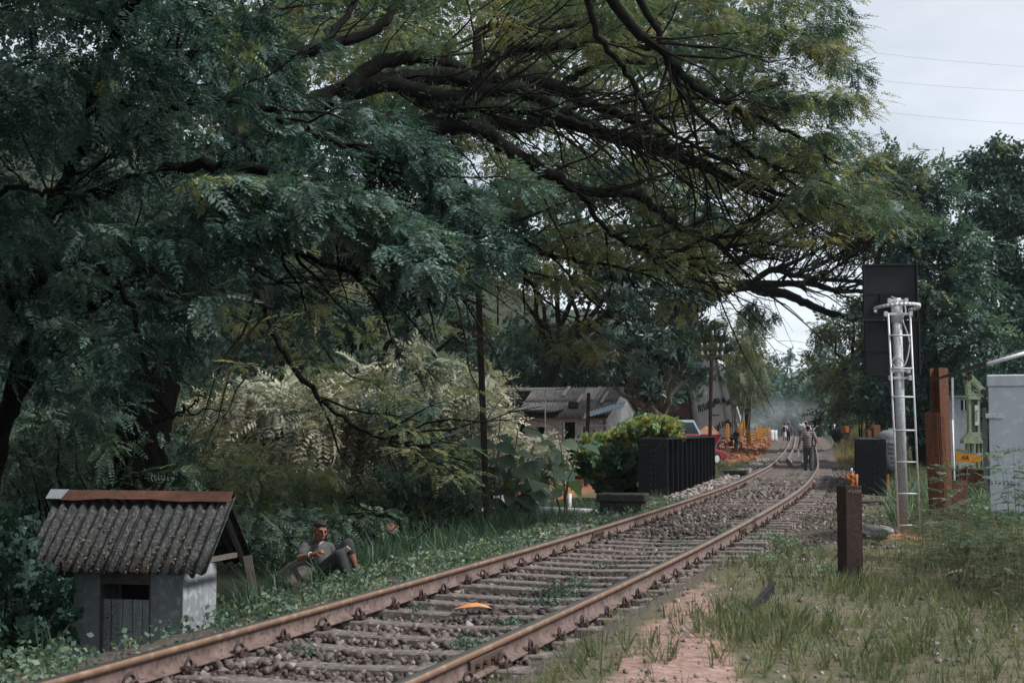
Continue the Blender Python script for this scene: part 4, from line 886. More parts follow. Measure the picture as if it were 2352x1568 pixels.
shrub('pale_shrub', 'smaller cream leaved shrub behind the hut', 'shrub', [(430,930),(520,905),(600,885),(700,900),(790,890),(810,960),(790,1050),(680,1080),(540,1040),(450,1000)], 125, 33, 37, (20, 38), 18, LANCE_PALE, L_pale, 680, 36, (.66, .22), (.85, 1.25), 9, .55, .55)
shrub('pale_shrub', 'low cream leaved shrub right of the rail post', 'shrub', [(1190,1000),(1240,985),(1275,1010),(1290,1030),(1240,1080),(1180,1090)], 22, 32, 34, (14, 24), 16, LANCE_PALE, L_pale, 1210, 34, (.65, .2), (.8, 1.1), 5, .5, .5)
shrub('acacia_shrub', 'olive feathery shrub between the hut and the pale shrubs', 'shrub', [(430,1010),(520,1020),(600,1060),(760,1090),(900,1090),(1050,1130),(1120,1165),(1000,1190),(860,1180),(700,1180),(560,1150),(480,1120),(400,1050)], 90, 29.3, 32.5, (22, 40), 16, PIN_FINE, L_olive, 760, 31, (.42, .2), (.8, 1.2), 14, .4, .3)
shrub('acacia_shrub', 'dark feathery thicket above the hut roof', 'shrub', [(-60,900),(120,880),(280,910),(380,1000),(480,1090),(540,1130),(300,1140),(80,1130),(-60,1200)], 130, 22, 27, (24, 46), 15, PIN_FINE, L_under, 200, 25, (.35, .2), (.8, 1.2), 16, .45, .35)
shrub('leafy_shrub', 'grey green leafy bush left of the rail post foot', 'shrub', [(970,1060),(1050,1040),(1100,1080),(1110,1150),(1060,1180),(960,1170),(940,1110)], 34, 27, 29, (18, 34), 12, LANCE, L_under, 1030, 28, (.72, .2), (.8, 1.1), 8, .7, .4)
shrub('hanging_shrub', 'teal leaved branch hanging before the cream shrub', 'shrub', [(850,880),(920,890),(990,930),(1020,990),(1000,1030),(900,980),(840,930)], 26, 30, 32, (16, 30), 12, PIN_BIG, L_near, 930, 31, (.72, .15), (.7, 1.0), 6, .5, .5)
shrub('dark_bush', 'dark broad leaved bush left of the hut wall', 'bush', [(-80,1150),(60,1150),(90,1320),(160,1350),(165,1480),(60,1500),(-80,1500)], 90, 17.5, 21, (28, 50), 14, [T_whorl(9, .13, .07, 100, .5, 400+k) for k in range(3)], L_teal, 60, 19, (.22, .12), (.6, 1.2), 7)
shrub('fern_bush', 'dark ferny growth behind the sitting man', 'bush', [(540,1150),(700,1180),(860,1170),(1000,1190),(1010,1240),(880,1250),(760,1230),(620,1290),(560,1270)], 60, 20.5, 25, (24, 44), 13, PIN_FINE, L_under, 700, 22, (.45, .2), (.8, 1.15), 10, .5, .35)
shrub('verge_shrub', 'mid green leafy bush between the sitting man and the rail post', 'shrub', [(840,1090),(960,1060),(1060,1080),(1090,1150),(1060,1200),(960,1215),(860,1200),(800,1150)], 70, 23.5, 26.5, (24, 44), 13, LANCE, L_under, 950, 25, (.6, .22), (.6, .95), 9, .7, .4)
shrub('verge_shrub', 'olive feathery bush behind the sitting man', 'shrub', [(560,1070),(700,1080),(820,1090),(850,1150),(780,1190),(640,1180),(560,1150)], 55, 24, 27, (24, 44), 13, PIN_FINE, L_olive, 700, 25.5, (.5, .22), (.7, 1.1), 9, .45, .3)
# --- bright bush in front of the left girder
lobe_tree('bright_bush', 'bright green bush with yellowish top beside the left girder', gbase(1410, 38), [(1390,1065,38,58,42),(1350,1050,38,30,34),(1440,1065,38,34,46),(1490,982,40,52,24),(1450,1010,39,46,28),(1545,992,40,26,18),(1400,1030,38,46,24),(1400,1105,38,48,28),(1450,1110,38.5,30,30)], [T_whorl(7, .17, .10, 100, .7, 420+k) for k in range(4)], L_bright, 7, (.5, .22), (.8, 1.3), .8, clump_px=(9, 17), per=9, bark=M_twig, r0=.04, cat='bush')
crown_px('crown', [(1440,990),(1480,958),(1530,962),(1560,985),(1480,985),(1410,1015),(1350,1020),(1340,1010)], 90, 37.2, 40, (7, 13), 8, [T_whorl(7, .17, .10, 100, .7, 430+k) for k in range(3)], L_bright, bpy.data.objects['bright_bush'], (.88, .1), (.8, 1.15), .5)
# --- big-leaved plant round the rail post, its leaves picked out one by one
def leaf_mesh(name, L, w, mt, cup=.15, tint=.5, drop=.35):
    V = []; Fq = []
    st = [(0, .02), (.12, .62), (.3, 1.0), (.5, .95), (.72, .62), (.9, .22), (1, .0)]
    for t, k in st:
        z = -drop*L*t*t
        V += [(-w*.5*k, L*t, z + cup*w*k*.5), (0, L*t, z), (w*.5*k, L*t, z + cup*w*k*.5)]
    for i in range(len(st)-1):
        a = i*3; Fq += [(a, a+1, a+4, a+3), (a+1, a+2, a+5, a+4)]
    return np_mesh(name, V, Fq, mt, np.full(len(Fq), tint), smooth=True)
L_big = leafmat('broad_plant_leaf', [(0, (.055, .10, .075)), (.5, (.11, .17, .12)), (.8, (.18, .23, .13)), (1, (.30, .28, .07))], .3, .5, .35, (1.3, 1.3, .6))
LEAFS = [leaf_mesh('leaf', .30, .23, L_big, tint=t) for t in (.15, .35, .5, .65, .8, .98)]
def bigplant(label, stems, d, nleaf, sc):
    T = empty('broad_leaf_plant', gbase(stems[0][0], d), label=label, cat='plant'); T0 = Vector(T.location)
    for (x0, x1, y1) in stems:
        b = np.array(gbase(x0, d)); e = W(x1, y1, d + rng.uniform(-.6, .6)); c = wiggle(b, e, 7, .06, .05)
        child_of(link('stem', tubes_mesh('stem', [(c, np.linspace(.022, .008, 7))], 5, mat_stem)), T)
        for k in range(nleaf):
            f = 1 - .75*(k/nleaf)**.9; p = c[0] + (c[-1]-c[0])*f + rng.normal(0, .02, 3); i = f*6; p = c[int(min(i, 5))]*(1-(i-int(min(i, 5)))) + c[int(min(i, 5))+1]*(i-int(min(i, 5)))
            a = k*2.4 + rng.uniform(-.4, .4); dr = Vector((math.cos(a), math.sin(a) - .25, rng.uniform(-.55, .25))).normalized(); up = Vector((rng.normal(0, .3), -.45 + rng.normal(0, .3), 1))
            x = dr.cross(up).normalized(); z = x.cross(dr); s_ = rng.uniform(*sc); M = Matrix((x, dr, z)).transposed().to_4x4(); 
            o = link('leaf', LEAFS[min(5, int(abs(rng.normal(2.2, 1.3))))], None); o.matrix_world = Matrix.Translation(Vector(p) + dr*.07) @ M @ Matrix.Scale(s_, 4); mw = o.matrix_world.copy(); o.parent = T; o.matrix_parent_inverse = Matrix.Translation(-T0); o.matrix_basis = mw
    return T
mat_stem = mat('green_stem', (.10, .12, .07), .8, col2=(.16, .15, .09), nscale=8)
bigplant('large leaved plant growing round the foot of the rail post', [(1110,1080,965),(1130,1150,950),(1140,1190,985),(1150,1230,1020),(1100,1060,1010),(1160,1260,1080),(1120,1130,1020),(1090,1100,1060),(1150,1200,1060)], 27, 9, (.9, 1.5))
bigplant('large leaved sapling standing in front of the white post', [(1290,1255,1035),(1295,1285,1010),(1300,1330,1020),(1300,1310,1030)], 29, 5, (.9, 1.5))
# ------------------------------------------------------------------ object materials
m_steel_blk = mat('black_painted_steel', (.007, .008, .010), .6, .0, col2=(.013, .014, .016), nscale=9, col3=(.022, .021, .021), bump=(50, .25, .004), spec=.2)
m_conc_dark = mat('mossy_concrete', (.035, .036, .032), .95, col2=(.075, .075, .065), nscale=4, col3=(.02, .024, .018), bump=(25, .6, .01))
m_render = mat('grey_render', (.30, .32, .34), .9, col2=(.16, .175, .185), nscale=2.2, col3=(.36, .38, .40), streak=True, bump=(40, .25, .004), ramp=(.4, .75))
m_asb = mat('weathered_asbestos', (.020, .022, .023), .95, col2=(.048, .050, .049), nscale=7, col3=(.10, .10, .092), bump=(45, .6, .008))
m_asb2 = mat('grey_roof_sheet', (.085, .080, .078), .95, col2=(.145, .136, .130), nscale=2.2, col3=(.05, .047, .047), bump=(30, .4, .01))
m_asb3 = mat('pale_roof_sheet', (.26, .24, .225), .95, col2=(.19, .175, .165), nscale=2.2, bump=(30, .4, .01))
m_rust = mat('rusty_sheet', (.065, .030, .022), .85, .1, col2=(.13, .056, .036), nscale=6, col3=(.075, .035, .022), streak=False, bump=(30, .3, .004))
m_rust2 = mat('rusty_steel', (.095, .036, .022), .85, .1, col2=(.17, .07, .038), nscale=7, col3=(.055, .028, .022), streak=True, bump=(60, .35, .004))
m_rustbr = mat('orange_rusty_steel', (.135, .055, .032), .85, .1, col2=(.09, .04, .026), nscale=7, col3=(.19, .085, .05), streak=True, bump=(60, .35, .004))
m_rustdk = mat('dark_rusty_steel', (.024, .016, .015), .8, .2, col2=(.040, .024, .020), nscale=9, col3=(.06, .035, .027), bump=(60, .3, .003))
m_zinc = mat('bare_zinc', (.30, .31, .33), .5, .4, col2=(.22, .23, .24), nscale=8)
m_galv = mat('galvanised_pole', (.36, .375, .39), .5, .35, col2=(.46, .475, .49), nscale=9, col3=(.28, .29, .30), bump=(26, .45, .012))
m_galv2 = mat('galvanised_bar', (.58, .59, .60), .5, .15, col2=(.46, .47, .48), nscale=12)
m_wood = mat('grey_door_plank', (.42, .45, .47), .9, col2=(.20, .215, .23), nscale=9, col3=(.48, .50, .52), streak=True, bump=(40, .4, .004))
m_timber = mat('weathered_timber', (.15, .13, .115), .9, col2=(.09, .075, .065), nscale=10, bump=(30, .4, .004))
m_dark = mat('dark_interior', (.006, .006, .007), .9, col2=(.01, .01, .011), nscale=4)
m_redscrap = mat('red_paint', (.17, .02, .022), .6, col2=(.12, .016, .018), nscale=12)
m_yel = mat('yellow_paint', (.55, .23, .02), .6, col2=(.42, .16, .018), nscale=9)
m_orange = mat('orange_paint', (.42, .14, .025), .7, col2=(.28, .085, .02), nscale=12, col3=(.16, .06, .03), bump=(40, .4, .005))
m_black = mat('flat_black', (.010, .010, .012), .6, col2=(.018, .018, .02), nscale=8)
m_white = mat('white_paint', (.62, .63, .64), .6, col2=(.50, .51, .52), nscale=3)
m_cab = mat('white_metal_cabinet', (.50, .535, .58), .55, .1, col2=(.42, .45, .49), nscale=2.2, streak=True, col3=(.54, .57, .61), bump=(5, .12, .02))
m_green = mat('pale_green_paint', (.30, .36, .24), .6, col2=(.22, .27, .18), nscale=9, col3=(.14, .15, .11))
m_blackplate = mat('signal_back_plate', (.009, .011, .013), .5, .0, col2=(.013, .015, .017), nscale=3, spec=.25)
m_fallen = leafmat('fallen_leaf', [(0, (.07, .045, .03)), (.5, (.15, .095, .06)), (1, (.26, .18, .12))], .1, .8, .2)
def yaw(a): return Matrix.Rotation(a, 4, 'Z')
def corr(name, w, L, pitch, amp, m, parent, M, wave_n=8, thick=.006):
    """corrugated sheet: local x across the corrugations, y down the slope"""
    nx = int(w/pitch*wave_n) + 1; xs = np.linspace(0, w, nx); ys = np.linspace(0, L, 4); V = []
    for zz in (0, -thick):
        for y in ys: V += [(x, y, amp*math.cos(2*math.pi*x/pitch) + zz) for x in xs]
    n = nx*4; Fq = []
    for j in range(3):
        for i in range(nx-1):
            a = j*nx + i; Fq.append((a, a+1, a+nx+1, a+nx)); b = a+n; Fq.append((b, b+nx, b+nx+1, b+1))
    for i in range(nx-1): Fq.append((3*nx+i, 3*nx+i+1, n+3*nx+i+1, n+3*nx+i)); Fq.append((i+1, i, n+i, n+i+1))
    for j in range(3): Fq.append((j*nx, j*nx+nx, n+j*nx+nx, n+j*nx)); Fq.append((j*nx+nx-1, n+j*nx+nx-1, n+j*nx+2*nx-1, j*nx+2*nx-1))
    o = link(name, np_mesh(name, V, Fq, m, smooth=True), parent); o.matrix_local = M; return o
def frameM(origin, x, y):
    x = Vector(x).normalized(); y = Vector(y).normalized(); z = x.cross(y).normalized(); y = z.cross(x)
    M = Matrix((x, y, z)).transposed().to_4x4(); M.translation = Vector(origin); return M
def text(body, size, m, parent, M, name='lettering', ext=.002, ax='CENTER', sp=1.0):
    c = bpy.data.curves.new(name, 'FONT'); c.body = body; c.size = size; c.extrude = ext; c.align_x = ax; c.align_y = 'CENTER'; c.space_character = sp
    tmp = bpy.data.objects.new('tmp', c); me = bpy.data.meshes.new_from_object(tmp); bpy.data.objects.remove(tmp); me.materials.clear(); me.materials.append(m); o = link(name, me, parent); o.matrix_local = M; return o

# ------------------------------------------------------------------ the trackside hut
A_H = R(14); p0 = W(168, 1400, 19.0)
HUT = empty('trackside_hut', (p0[0], 19.0, -2.25), -A_H, 'small grey rendered hut with leaf strewn corrugated roof beside the track', 'hut')
HW, HD, ZE, ZR = 1.50, .95, 1.98, 2.80          # width, depth, eave and ridge above the floor
bx = lambda c, d: MB().box(c, d)
wl = MB()
wl.box((.18, .06, ZE/2), (.36, .12, ZE)); wl.box((1.28, .06, ZE/2), (.44, .12, ZE)); wl.build('front_wall', m_render, HUT, bevel=.006)
bx((HW-.06, HD/2 + .061, ZE/2), (.12, HD-.12, ZE)).build('side_wall', m_render, HUT, bevel=.006)
bx((.06, HD/2 + .061, ZE/2), (.12, HD-.12, ZE)).build('side_wall', m_render, HUT, bevel=.006)
bx((HW/2, HD - .02, ZE/2), (HW-.25, .08, ZE)).build('back_wall', m_render, HUT)
bx((.715, .05, 1.87), (.70, .08, .2)).build('lintel', m_timber, HUT, bevel=.004)
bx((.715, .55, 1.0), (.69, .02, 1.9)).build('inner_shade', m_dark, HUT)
DR = empty('door', (0, 0, 0)); DR.parent = HUT
for i, (x, w) in enumerate([(.43, .125), (.575, .15), (.72, .13), (.855, .13), (.978, .105)]):
    MB().box((x, .07 + .004*(i % 2), .80), (w-.006, .03, 1.56)).build('plank', m_wood, DR, bevel=.003)
for x in (.375, 1.05): bx((x, .055, .93), (.03, .085, 1.84)).build('door_post', m_timber, DR)
MB().box((.45, .05, 1.35), (.02, .02, .02)).build('handle', m_dark, DR)
MB().prism([(.385, .62), (.50, .52), (.50, .30), (.385, .38)], .004, Matrix.Translation((0, .045, 0))).build('red_scrap', m_redscrap, HUT)
# roof: two slopes of corrugated sheet
ridge_y = HD/2; of = .36; rl = 2.40; x0r = -.52
sl = math.hypot(ridge_y + of, ZR-ZE + .06)
dn = Vector((0, -(ridge_y+of), -(ZR-ZE+.06))).normalized(); dnb = Vector((0, (HD-ridge_y+of), -(ZR-ZE+.06))).normalized()
for i, (xa, w) in enumerate([(0, 1.30), (1.17, 1.33)]):
    corr('roof_sheet', w, sl, .146, .024, m_asb, HUT, frameM((x0r + xa + w, ridge_y, ZR + .03 + .008*i), (-1, 0, 0), dn))
corr('roof_sheet', rl, sl, .146, .024, m_asb, HUT, frameM((x0r, ridge_y + .01, ZR + .03), (1, 0, 0), dnb))
rc = MB(); t_ = .004
for sg in (-1, 1):
    d_ = Vector((0, sg*.125, -.115)); n_ = 12
    for i in range(n_):
        xa = x0r - .10 + (rl + .16)*i/n_; xb = x0r - .10 + (rl+.16)*(i+1)/n_; wob = lambda q: .02*math.sin(q*3.1) + .012*math.sin(q*9)
        a = Vector((xa, ridge_y, ZR + .115)); b = Vector((xb, ridge_y, ZR + .115))
        rc.add([a, b, b + d_*(1+wob(xb)*3) + Vector((0, 0, wob(xb))), a + d_*(1+wob(xa)*3) + Vector((0, 0, wob(xa)))], [(0, 1, 2, 3) if sg > 0 else (3, 2, 1, 0)])
rco = rc.build('ridge_cap', m_rust, HUT); rco.modifiers.new('thick', 'SOLIDIFY').thickness = .006
MB().add([(x0r-.105, ridge_y-.004, ZR+.121), (x0r+.16, ridge_y-.004, ZR+.121), (x0r+.12, ridge_y-.133, ZR+.004), (x0r-.105, ridge_y-.133, ZR+.006)], [(3, 2, 1, 0)]).build('bare_patch', m_zinc, rco)
# gable timbers at the right end
g1 = MB(); xg = x0r + rl - .12
g1.bar((xg, ridge_y, ZR-.03), (xg, -of*.85, ZE-.06), .05, .06); g1.build('rafter', m_timber, HUT)
MB().bar((xg, ridge_y, ZR-.03), (xg, HD+of*.85, ZE-.06), .05, .06).build('rafter', m_timber, HUT)
MB().bar((xg, .0, ZE+.10), (xg, HD, ZE+.10), .05, .06).build('tie_beam', m_timber, HUT)
MB().bar((x0r, ridge_y, ZR-.02), (x0r+rl-.03, ridge_y, ZR-.02), .06, .08).build('ridge_beam', m_timber, HUT)
MB().prism([(0.05, 0), (HD-.05, 0), (HD/2, .68)], .05, frameM((HW-.10, 0, ZE), (0, 1, 0), (-1, 0, 0)) @ Matrix.Identity(4)).build('gable_board', m_timber, HUT)
# fallen leaves lying in the troughs
P = []; nL = 2200
for k in range(nL):
    tr = rng.integers(0, 17); xx = (tr + .5)*.146 + rng.normal(0, .018); t = .97 - abs(rng.normal(0, .27)) if rng.random() < .85 else rng.uniform(.1, 1)
    if t < .06 or xx > rl-.05 or rng.random() > .25 + .75*abs(math.sin(tr*2.3)): continue
    P.append(np.array([x0r + rl - xx, ridge_y, ZR + .03]) + np.array(dn)*sl*min(t, .985))
P = np.array(P) + np.array(Vector((-1, 0, 0)).cross(dn))*.0; P[:, 2] += .0
nrm = np.array(Vector((-1, 0, 0)).cross(dn)); P = P + nrm*(-.008)
o = scatter('fallen_leaves', [T_whorl(1, .055, .03, 60, .3, 500+k) for k in range(5)], P, rng.normal(0, 1, P.shape) - nrm*.2, np.tile(nrm, (len(P), 1)) + rng.normal(0, .3, P.shape), rng.uniform(.6, 1.2, len(P)), rng.uniform(0, 1, len(P)), m_fallen); o.parent = HUT
# board leaning beside the hut
b0 = W(585, 1310, 18.4)
tag(MB().bar((0, 0, -.35), (-.10, .05, .18), .10, .025, (0, 1, 0)).build('leaning_board', m_timber, None, loc=b0), 'grey board leaning in the grass right of the hut', 'board')

# ------------------------------------------------------------------ bridge girders and abutments
def girder(label, y0, y1, s, h, top, mirror):
    a, b = path_at(np.array([y0, y1]), s, 0.0); d = Vector(b - a); d.z = 0; L = d.length; th = math.atan2(d.y, d.x) - math.pi/2
    T = empty('plate_girder', (a[0], a[1], top - h), th, label, 'bridge girder', 'girders either side of the track')
    # local y along the girder, x to the right
    bx((0, L/2, h/2), (.02, L, h-.05)).build('web_plate', m_steel_blk, T)
    bx((0, L/2, h-.0125), (.66, L+.02, .025)).build('top_flange', m_steel_blk, T)
    bx((0, L/2, .0125), (.66, L+.02, .025)).build('bottom_flange', m_steel_blk, T)
    bx((0, -.012, h/2), (.70, .022, h)).build('end_plate', m_steel_blk, T, bevel=.004)
    bx((0, L+.012, h/2), (.40, .022, h)).build('end_plate', m_steel_blk, T)
    n = int(L/1.1); mi = MB().box((.165, 0, h/2), (.30, .05, h-.06)).mesh('stiffener', m_steel_blk, bevel=.004); mj = MB().box((-.165, 0, h/2), (.30, .05, h-.06)).mesh('stiffener', m_steel_blk, bevel=.004)
    cover = MB().box((.172, .31, h/2), (.008, .55, h-.06)).mesh('side_panel', m_steel_blk)
    for i in range(n+1):
        yy = .35 + i*(L-.7)/n; link('stiffener', mi, T, (0, yy, 0)); link('stiffener', mj, T, (0, yy, 0))
    sgn = 1 if not mirror else -1
    rv = MB(); dome = [(.024, 0), (.021, .011), (.012, .018), (.0, .02)]
    def rivet(x, y, z, nx, ny):
        M = frameM((x, y, z), Vector((0, 0, 1)).cross(Vector((nx, ny, 0))), (0, 0, 1)); k = MB().lathe(dome, 7); rv.add([M @ Vector(v) for v in k.v], k.f)
    hw = .32
    for z in np.arange(.12, h-.04, .135):
        for x in ((-.05, .05) if z < h-.28 else ((-.09, .09) if z < h-.16 else (-hw+.04, -hw+.14, hw-.14, hw-.04))):
            rivet(x, -.023, z, 0, -1)
    for yy in np.arange(.12, L, .2):
        for x in (-.28, .28): 
            k = MB().lathe(dome, 7, (x, yy, h)); rv.add(k.v, k.f)
    tag(rv.build('rivet', m_steel_blk, T), kind='stuff')
    # riveted end panel, first bay
    return T
# left: end plate turned to the camera, then the long ribbed side
girder('black riveted plate girder left of the track, its ribbed side in view', 35, 48.5, -2.62, 1.62, 1.25, False)
girder('black riveted plate girder end right of the track behind the steel post', 36, 48, 2.40, 1.55, 1.23, True)
bL = GW(1420, 1185); 
def block(label, px, d, w, h, dep, ztop, lip=True, a=R(-14)):
    p = W(px, 990, d); T = empty('abutment_block', (p[0], d, ztop-h), a, label, 'concrete block')
    MB().box((0, dep/2, (h-.14)/2), (w-.1, dep-.1, h-.14)).build('body', m_conc_dark, T, bevel=.02)
    MB().box((0, dep/2, h-.07), (w, dep, .14)).build('coping', m_conc_dark, T, bevel=.02); return T
block('low mossy concrete block at the near end of the left girder', 1424, 25.6, .84, .9, .55, .36)
block('dark concrete ledge under the right girder end', 2010, 31, .72, .8, .9, .0, a=R(-8))
block('small dark concrete block at the far end of the left girder', 1688, 49, .75, .5, .8, .16)
MB_ = MB().box((0, 0, 0), (.9, .5, .10)); p = W(1508, 990, 30.5); 
tag(MB_.build('stone_slab', m_conc_dark, None, bevel=.02, loc=(p[0], 30.5, .02), rot=(0, .08, -.3)), 'sloping stone slab in the ballast by the left girder', 'slab')
# white post and white pipe left of the block
p = W(1308, 990, 34)
tag(MB().tube([(0, 0, -1.5), (0, 0, .32)], .045, 10).build('white_post', m_white, None, True, loc=(p[0], 34, .2 - .5)), 'slim white post standing among leaves left of the girder', 'post')
pa, pb = W(1245, 1172, 31.5), W(1372, 1178, 30.0)
tag(MB().tube([pa, pb], .085, 14).build('white_pipe', m_white, None, True), 'white pipe lying in the grass beside the concrete block', 'pipe')

# ------------------------------------------------------------------ rail posts carrying telegraph arms
m_porc = mat('insulator_porcelain', (.22, .21, .20), .35, col2=(.12, .11, .11), nscale=20)
m_porcw = mat('white_porcelain', (.5, .5, .5), .3, col2=(.4, .4, .4), nscale=20)
def pole(label, bpx, tpx, ty, d, w, arms, mp, zb=None):
    b = np.array(gbase(bpx, d)); t = W(tpx, ty, d); T = empty('telegraph_post', b, 0, label, 'telegraph post', 'posts made of old rail'); v = Vector(t - b)
    ax = v.normalized(); H = v.length
    M = frameM((0, 0, 0), Vector((0, 1, 0)).cross(ax) * -1, Vector((0, 1, 0)))
    sec = [(-.5, -.4), (.5, -.4), (.5, -.25), (.12, -.1), (.12, .3), (.3, .4), (.3, .55), (-.3, .55), (-.3, .4), (-.12, .3), (-.12, -.1), (-.5, -.25)]
    m = MB(); V = []
    for zz in (-.6, H):
        V += [Vector((x*w, -y*w, 0)) + ax*zz for x, y in sec]
    n = len(sec); m.add(V, [tuple(range(n))[::-1], tuple(range(n, 2*n))] + [(i, (i+1) % n, n+(i+1) % n, n+i) for i in range(n)])
    m.build('shaft', m_rustdk, T, bevel=.004)
    for (f, wl_, wr_, ins) in arms:
        c = ax*(H*f) + Vector((0, -w*.6, 0)); a_ = MB().box((c.x + (wr_-wl_)/2, c.y, c.z), (wl_+wr_, .05, .055)).build('cross_arm', m_rustdk, T, bevel=.005)
        for xx in ins:
            k = MB(); q = (c.x + xx, c.y, c.z + .03); k.lathe([(.01, 0), (.01, .05), (.045, .05), (.05, .09), (.03, .11), (.04, .13), (.03, .17), (.0, .18)], 10, q); k.build('insulator', mp, a_, smooth=True)
    return T, ax, H
T1, ax1, H1 = pole('tall dark rail post in the middle with two telegraph arms among the leaves', 1120, 1094, 528, 25.6, .108, [(.96, .22, .46, (-.16, .14, .42)), (.895, .24, .48, (.2,))], m_porc)
for dx, zt, zb in ((.36, -.20, -1.4),): MB().box((ax1.x*H1*.95 + dx, -.10, H1*.955 - .75), (.03, .03, 1.3)).build('brace', m_rustdk, T1)
T2, ax2, H2 = pole('distant rail post with white insulators in front of the concrete slope', 1628, 1636, 768, 54, .13, [(.90, .42, .46, (-.38, -.18, .2, .4)), (.845, .40, .44, (-.36, -.15, .18, .36)), (.45, .05, .3, ())], m_porcw)
MB().tube([(ax2.x*H2, -.1, H2-.02), (ax2.x*H2, -.1, H2+.14)], .035, 8).build('finial', m_porcw, T2)
pole('thin dark post in front of the workshop wall', 1345, 1352, 902, 58, .14, [], m_porcw)
# overhead wires
m_wire = mat('dark_wire', (.03, .03, .03), .6, col2=(.05, .05, .05), nscale=30)
for k, (a, b) in enumerate([((1700, 78), (2420, 158)), ((1750, 152), (2420, 212)), ((1700, 212), (2420, 290))]):
    A, B = W(*a, 40), W(*b, 42); t = np.linspace(0, 1, 12)[:, None]; c = A + (B-A)*t; c[:, 2] -= .12*np.sin(math.pi*t[:, 0])
    tag(link('wire', tubes_mesh('wire', [(c, .0025)], 4, m_wire)), ['topmost', 'middle', 'lowest'][k] + ' of three thin wires crossing the sky on the right', 'wire', 'wires across the sky')

# ------------------------------------------------------------------ the new signal seen from behind
SD = 21.6; b = W(2077, 1225, SD); SG = empty('railway_signal', (b[0], SD, b[2] - .02), 0, 'galvanised signal post with ladder and black back panels seen from behind', 'railway signal')
k = SD/F; Z0 = b[2] - .02; zpx = lambda y: W(2075, y, SD)[2] - Z0; xpx = lambda x: (x - 2077)*k
lean = lambda y: xpx(2077 - (1225-y)*.0185)
MB().tube([(lean(1225), 0, -.1), (lean(685), 0, zpx(685))], .069, 20).build('post', m_galv, SG, True)
MB().tube([(lean(705), 0, zpx(742)), (lean(705), 0, zpx(690))], .081, 20).build('post_sleeve', m_galv2, SG, True)
for sx, nm in ((0, 'a'), (1, 'b')):
    MB().tube([(lean(1225) + (xpx(2057)-xpx(2077) if sx == 0 else xpx(2106)-xpx(2077)) , -.20, 0 - .05), ((xpx(2041) if sx == 0 else xpx(2091)), -.17, zpx(722))], .0145, 8).build('ladder_stile', m_galv2, SG, True)
for y in (752+20, 862-15, 914-2, 988, 1060, 1132, 1204):
    f = (1225-y)/(1225-722); xl = xpx(2057)*(1-f) + xpx(2041)*f; xr = xpx(2106)*(1-f) + xpx(2091)*f; MB().tube([(xl, -.19, zpx(y)), (xr, -.19, zpx(y))], .012, 8).build('rung', m_galv2, SG, True)
hoop = []; 
t = np.linspace(0, 2*math.pi, 33); hr = .335
hc = (xpx(2066), -.05, zpx(708)); hb = MB()
for i in range(32):
    a0, a1 = t[i], t[i+1]; pr = lambda a, dz: (hc[0] + hr*math.cos(a), hc[1] + hr*math.sin(a), hc[2] + dz + .015*math.cos(a) - .03*math.sin(a))
    hb.add([pr(a0, -.025), pr(a1, -.025), pr(a1, .025), pr(a0, .025)], [(0, 1, 2, 3)])
ho = hb.build('safety_hoop', m_galv2, SG, True); ho.modifiers.new('t', 'SOLIDIFY').thickness = .008
for y, w in ((692, .30), (722, .42), (868, .34), (852, .3)):
    MB().box((lean(y), -.07, zpx(y)), (w, .02, .035)).build('bracket', m_galv2, SG, bevel=.003)
    for sx in (-1, 1): MB().box((lean(y) + sx*(w/2-.03), -.075, zpx(y)), (.05, .05, .07)).build('bracket_lug', m_galv2, SG, bevel=.003)
# two stacked back panels with folded rims
def sigpanel(xa, xb, ya, yb, split):
    cx, cz = (xpx(xa)+xpx(xb))/2, (zpx(ya)+zpx(yb))/2; w, h = xpx(xb)-xpx(xa), zpx(ya)-zpx(yb)
    o = MB().box((cx, .20, cz), (w, .03, h)).build('back_panel', m_blackplate, SG, bevel=.006)
    for sx in (-1, 1): MB().box((cx + sx*(w/2-.012), .17, cz), (.024, .06, h)).build('panel_rim', m_blackplate, o, bevel=.004)
    for sz in (-1, 1): MB().box((cx, .172, cz + sz*(h/2-.01)), (w-.05, .05, .02)).build('panel_rim', m_blackplate, o, bevel=.003)
    MB().box((cx, .1815, zpx(split)), (w-.05, .008, .006)).build('fold', m_blackplate, o)
    return cx, cz, w, h
sigpanel(1997, 2124, 604, 730, 672); sigpanel(1999, 2127, 733, 862, 806)
MB().box((lean(680), .165, zpx(686)), (.40, .04, .14)).build('recess', m_dark, SG)
cb = catmull(np.array([(xpx(2060), .1, zpx(680)), (xpx(2078), -.06, zpx(695)), (xpx(2084), -.10, zpx(715)), (xpx(2077), -.10, zpx(735)), (xpx(2090), -.09, zpx(775)), (xpx(2091), -.09, zpx(800)), (xpx(2080), -.10, zpx(838)), (xpx(2060), -.11, zpx(845)), (xpx(2050), -.11, zpx(832)), (xpx(2062), -.11, zpx(820)), (xpx(2078), -.10, zpx(832))]), 6)
MB().tube(cb, .010, 7).build('cable', m_galv2, SG, True)

# ------------------------------------------------------------------ steel stub post with its painted number
def hsec(parent, w, dep, t, H, m, name='shaft', z0=-.4):
    o = MB(); o.box((0, -dep/2, (H+z0)/2), (w, t, H-z0)); o.box((0, dep/2, (H+z0)/2), (w, t, H-z0)); o.box((0, 0, (H+z0)/2), (t, dep-t, H-z0)); return o.build(name, m, parent, bevel=.003)
SB = GW(1949, 1335); ST = empty('steel_post', SB, R(-28), 'short dark rusty steel post with a painted number in the foreground', 'steel post')
so_ = MB(); Hs = .89
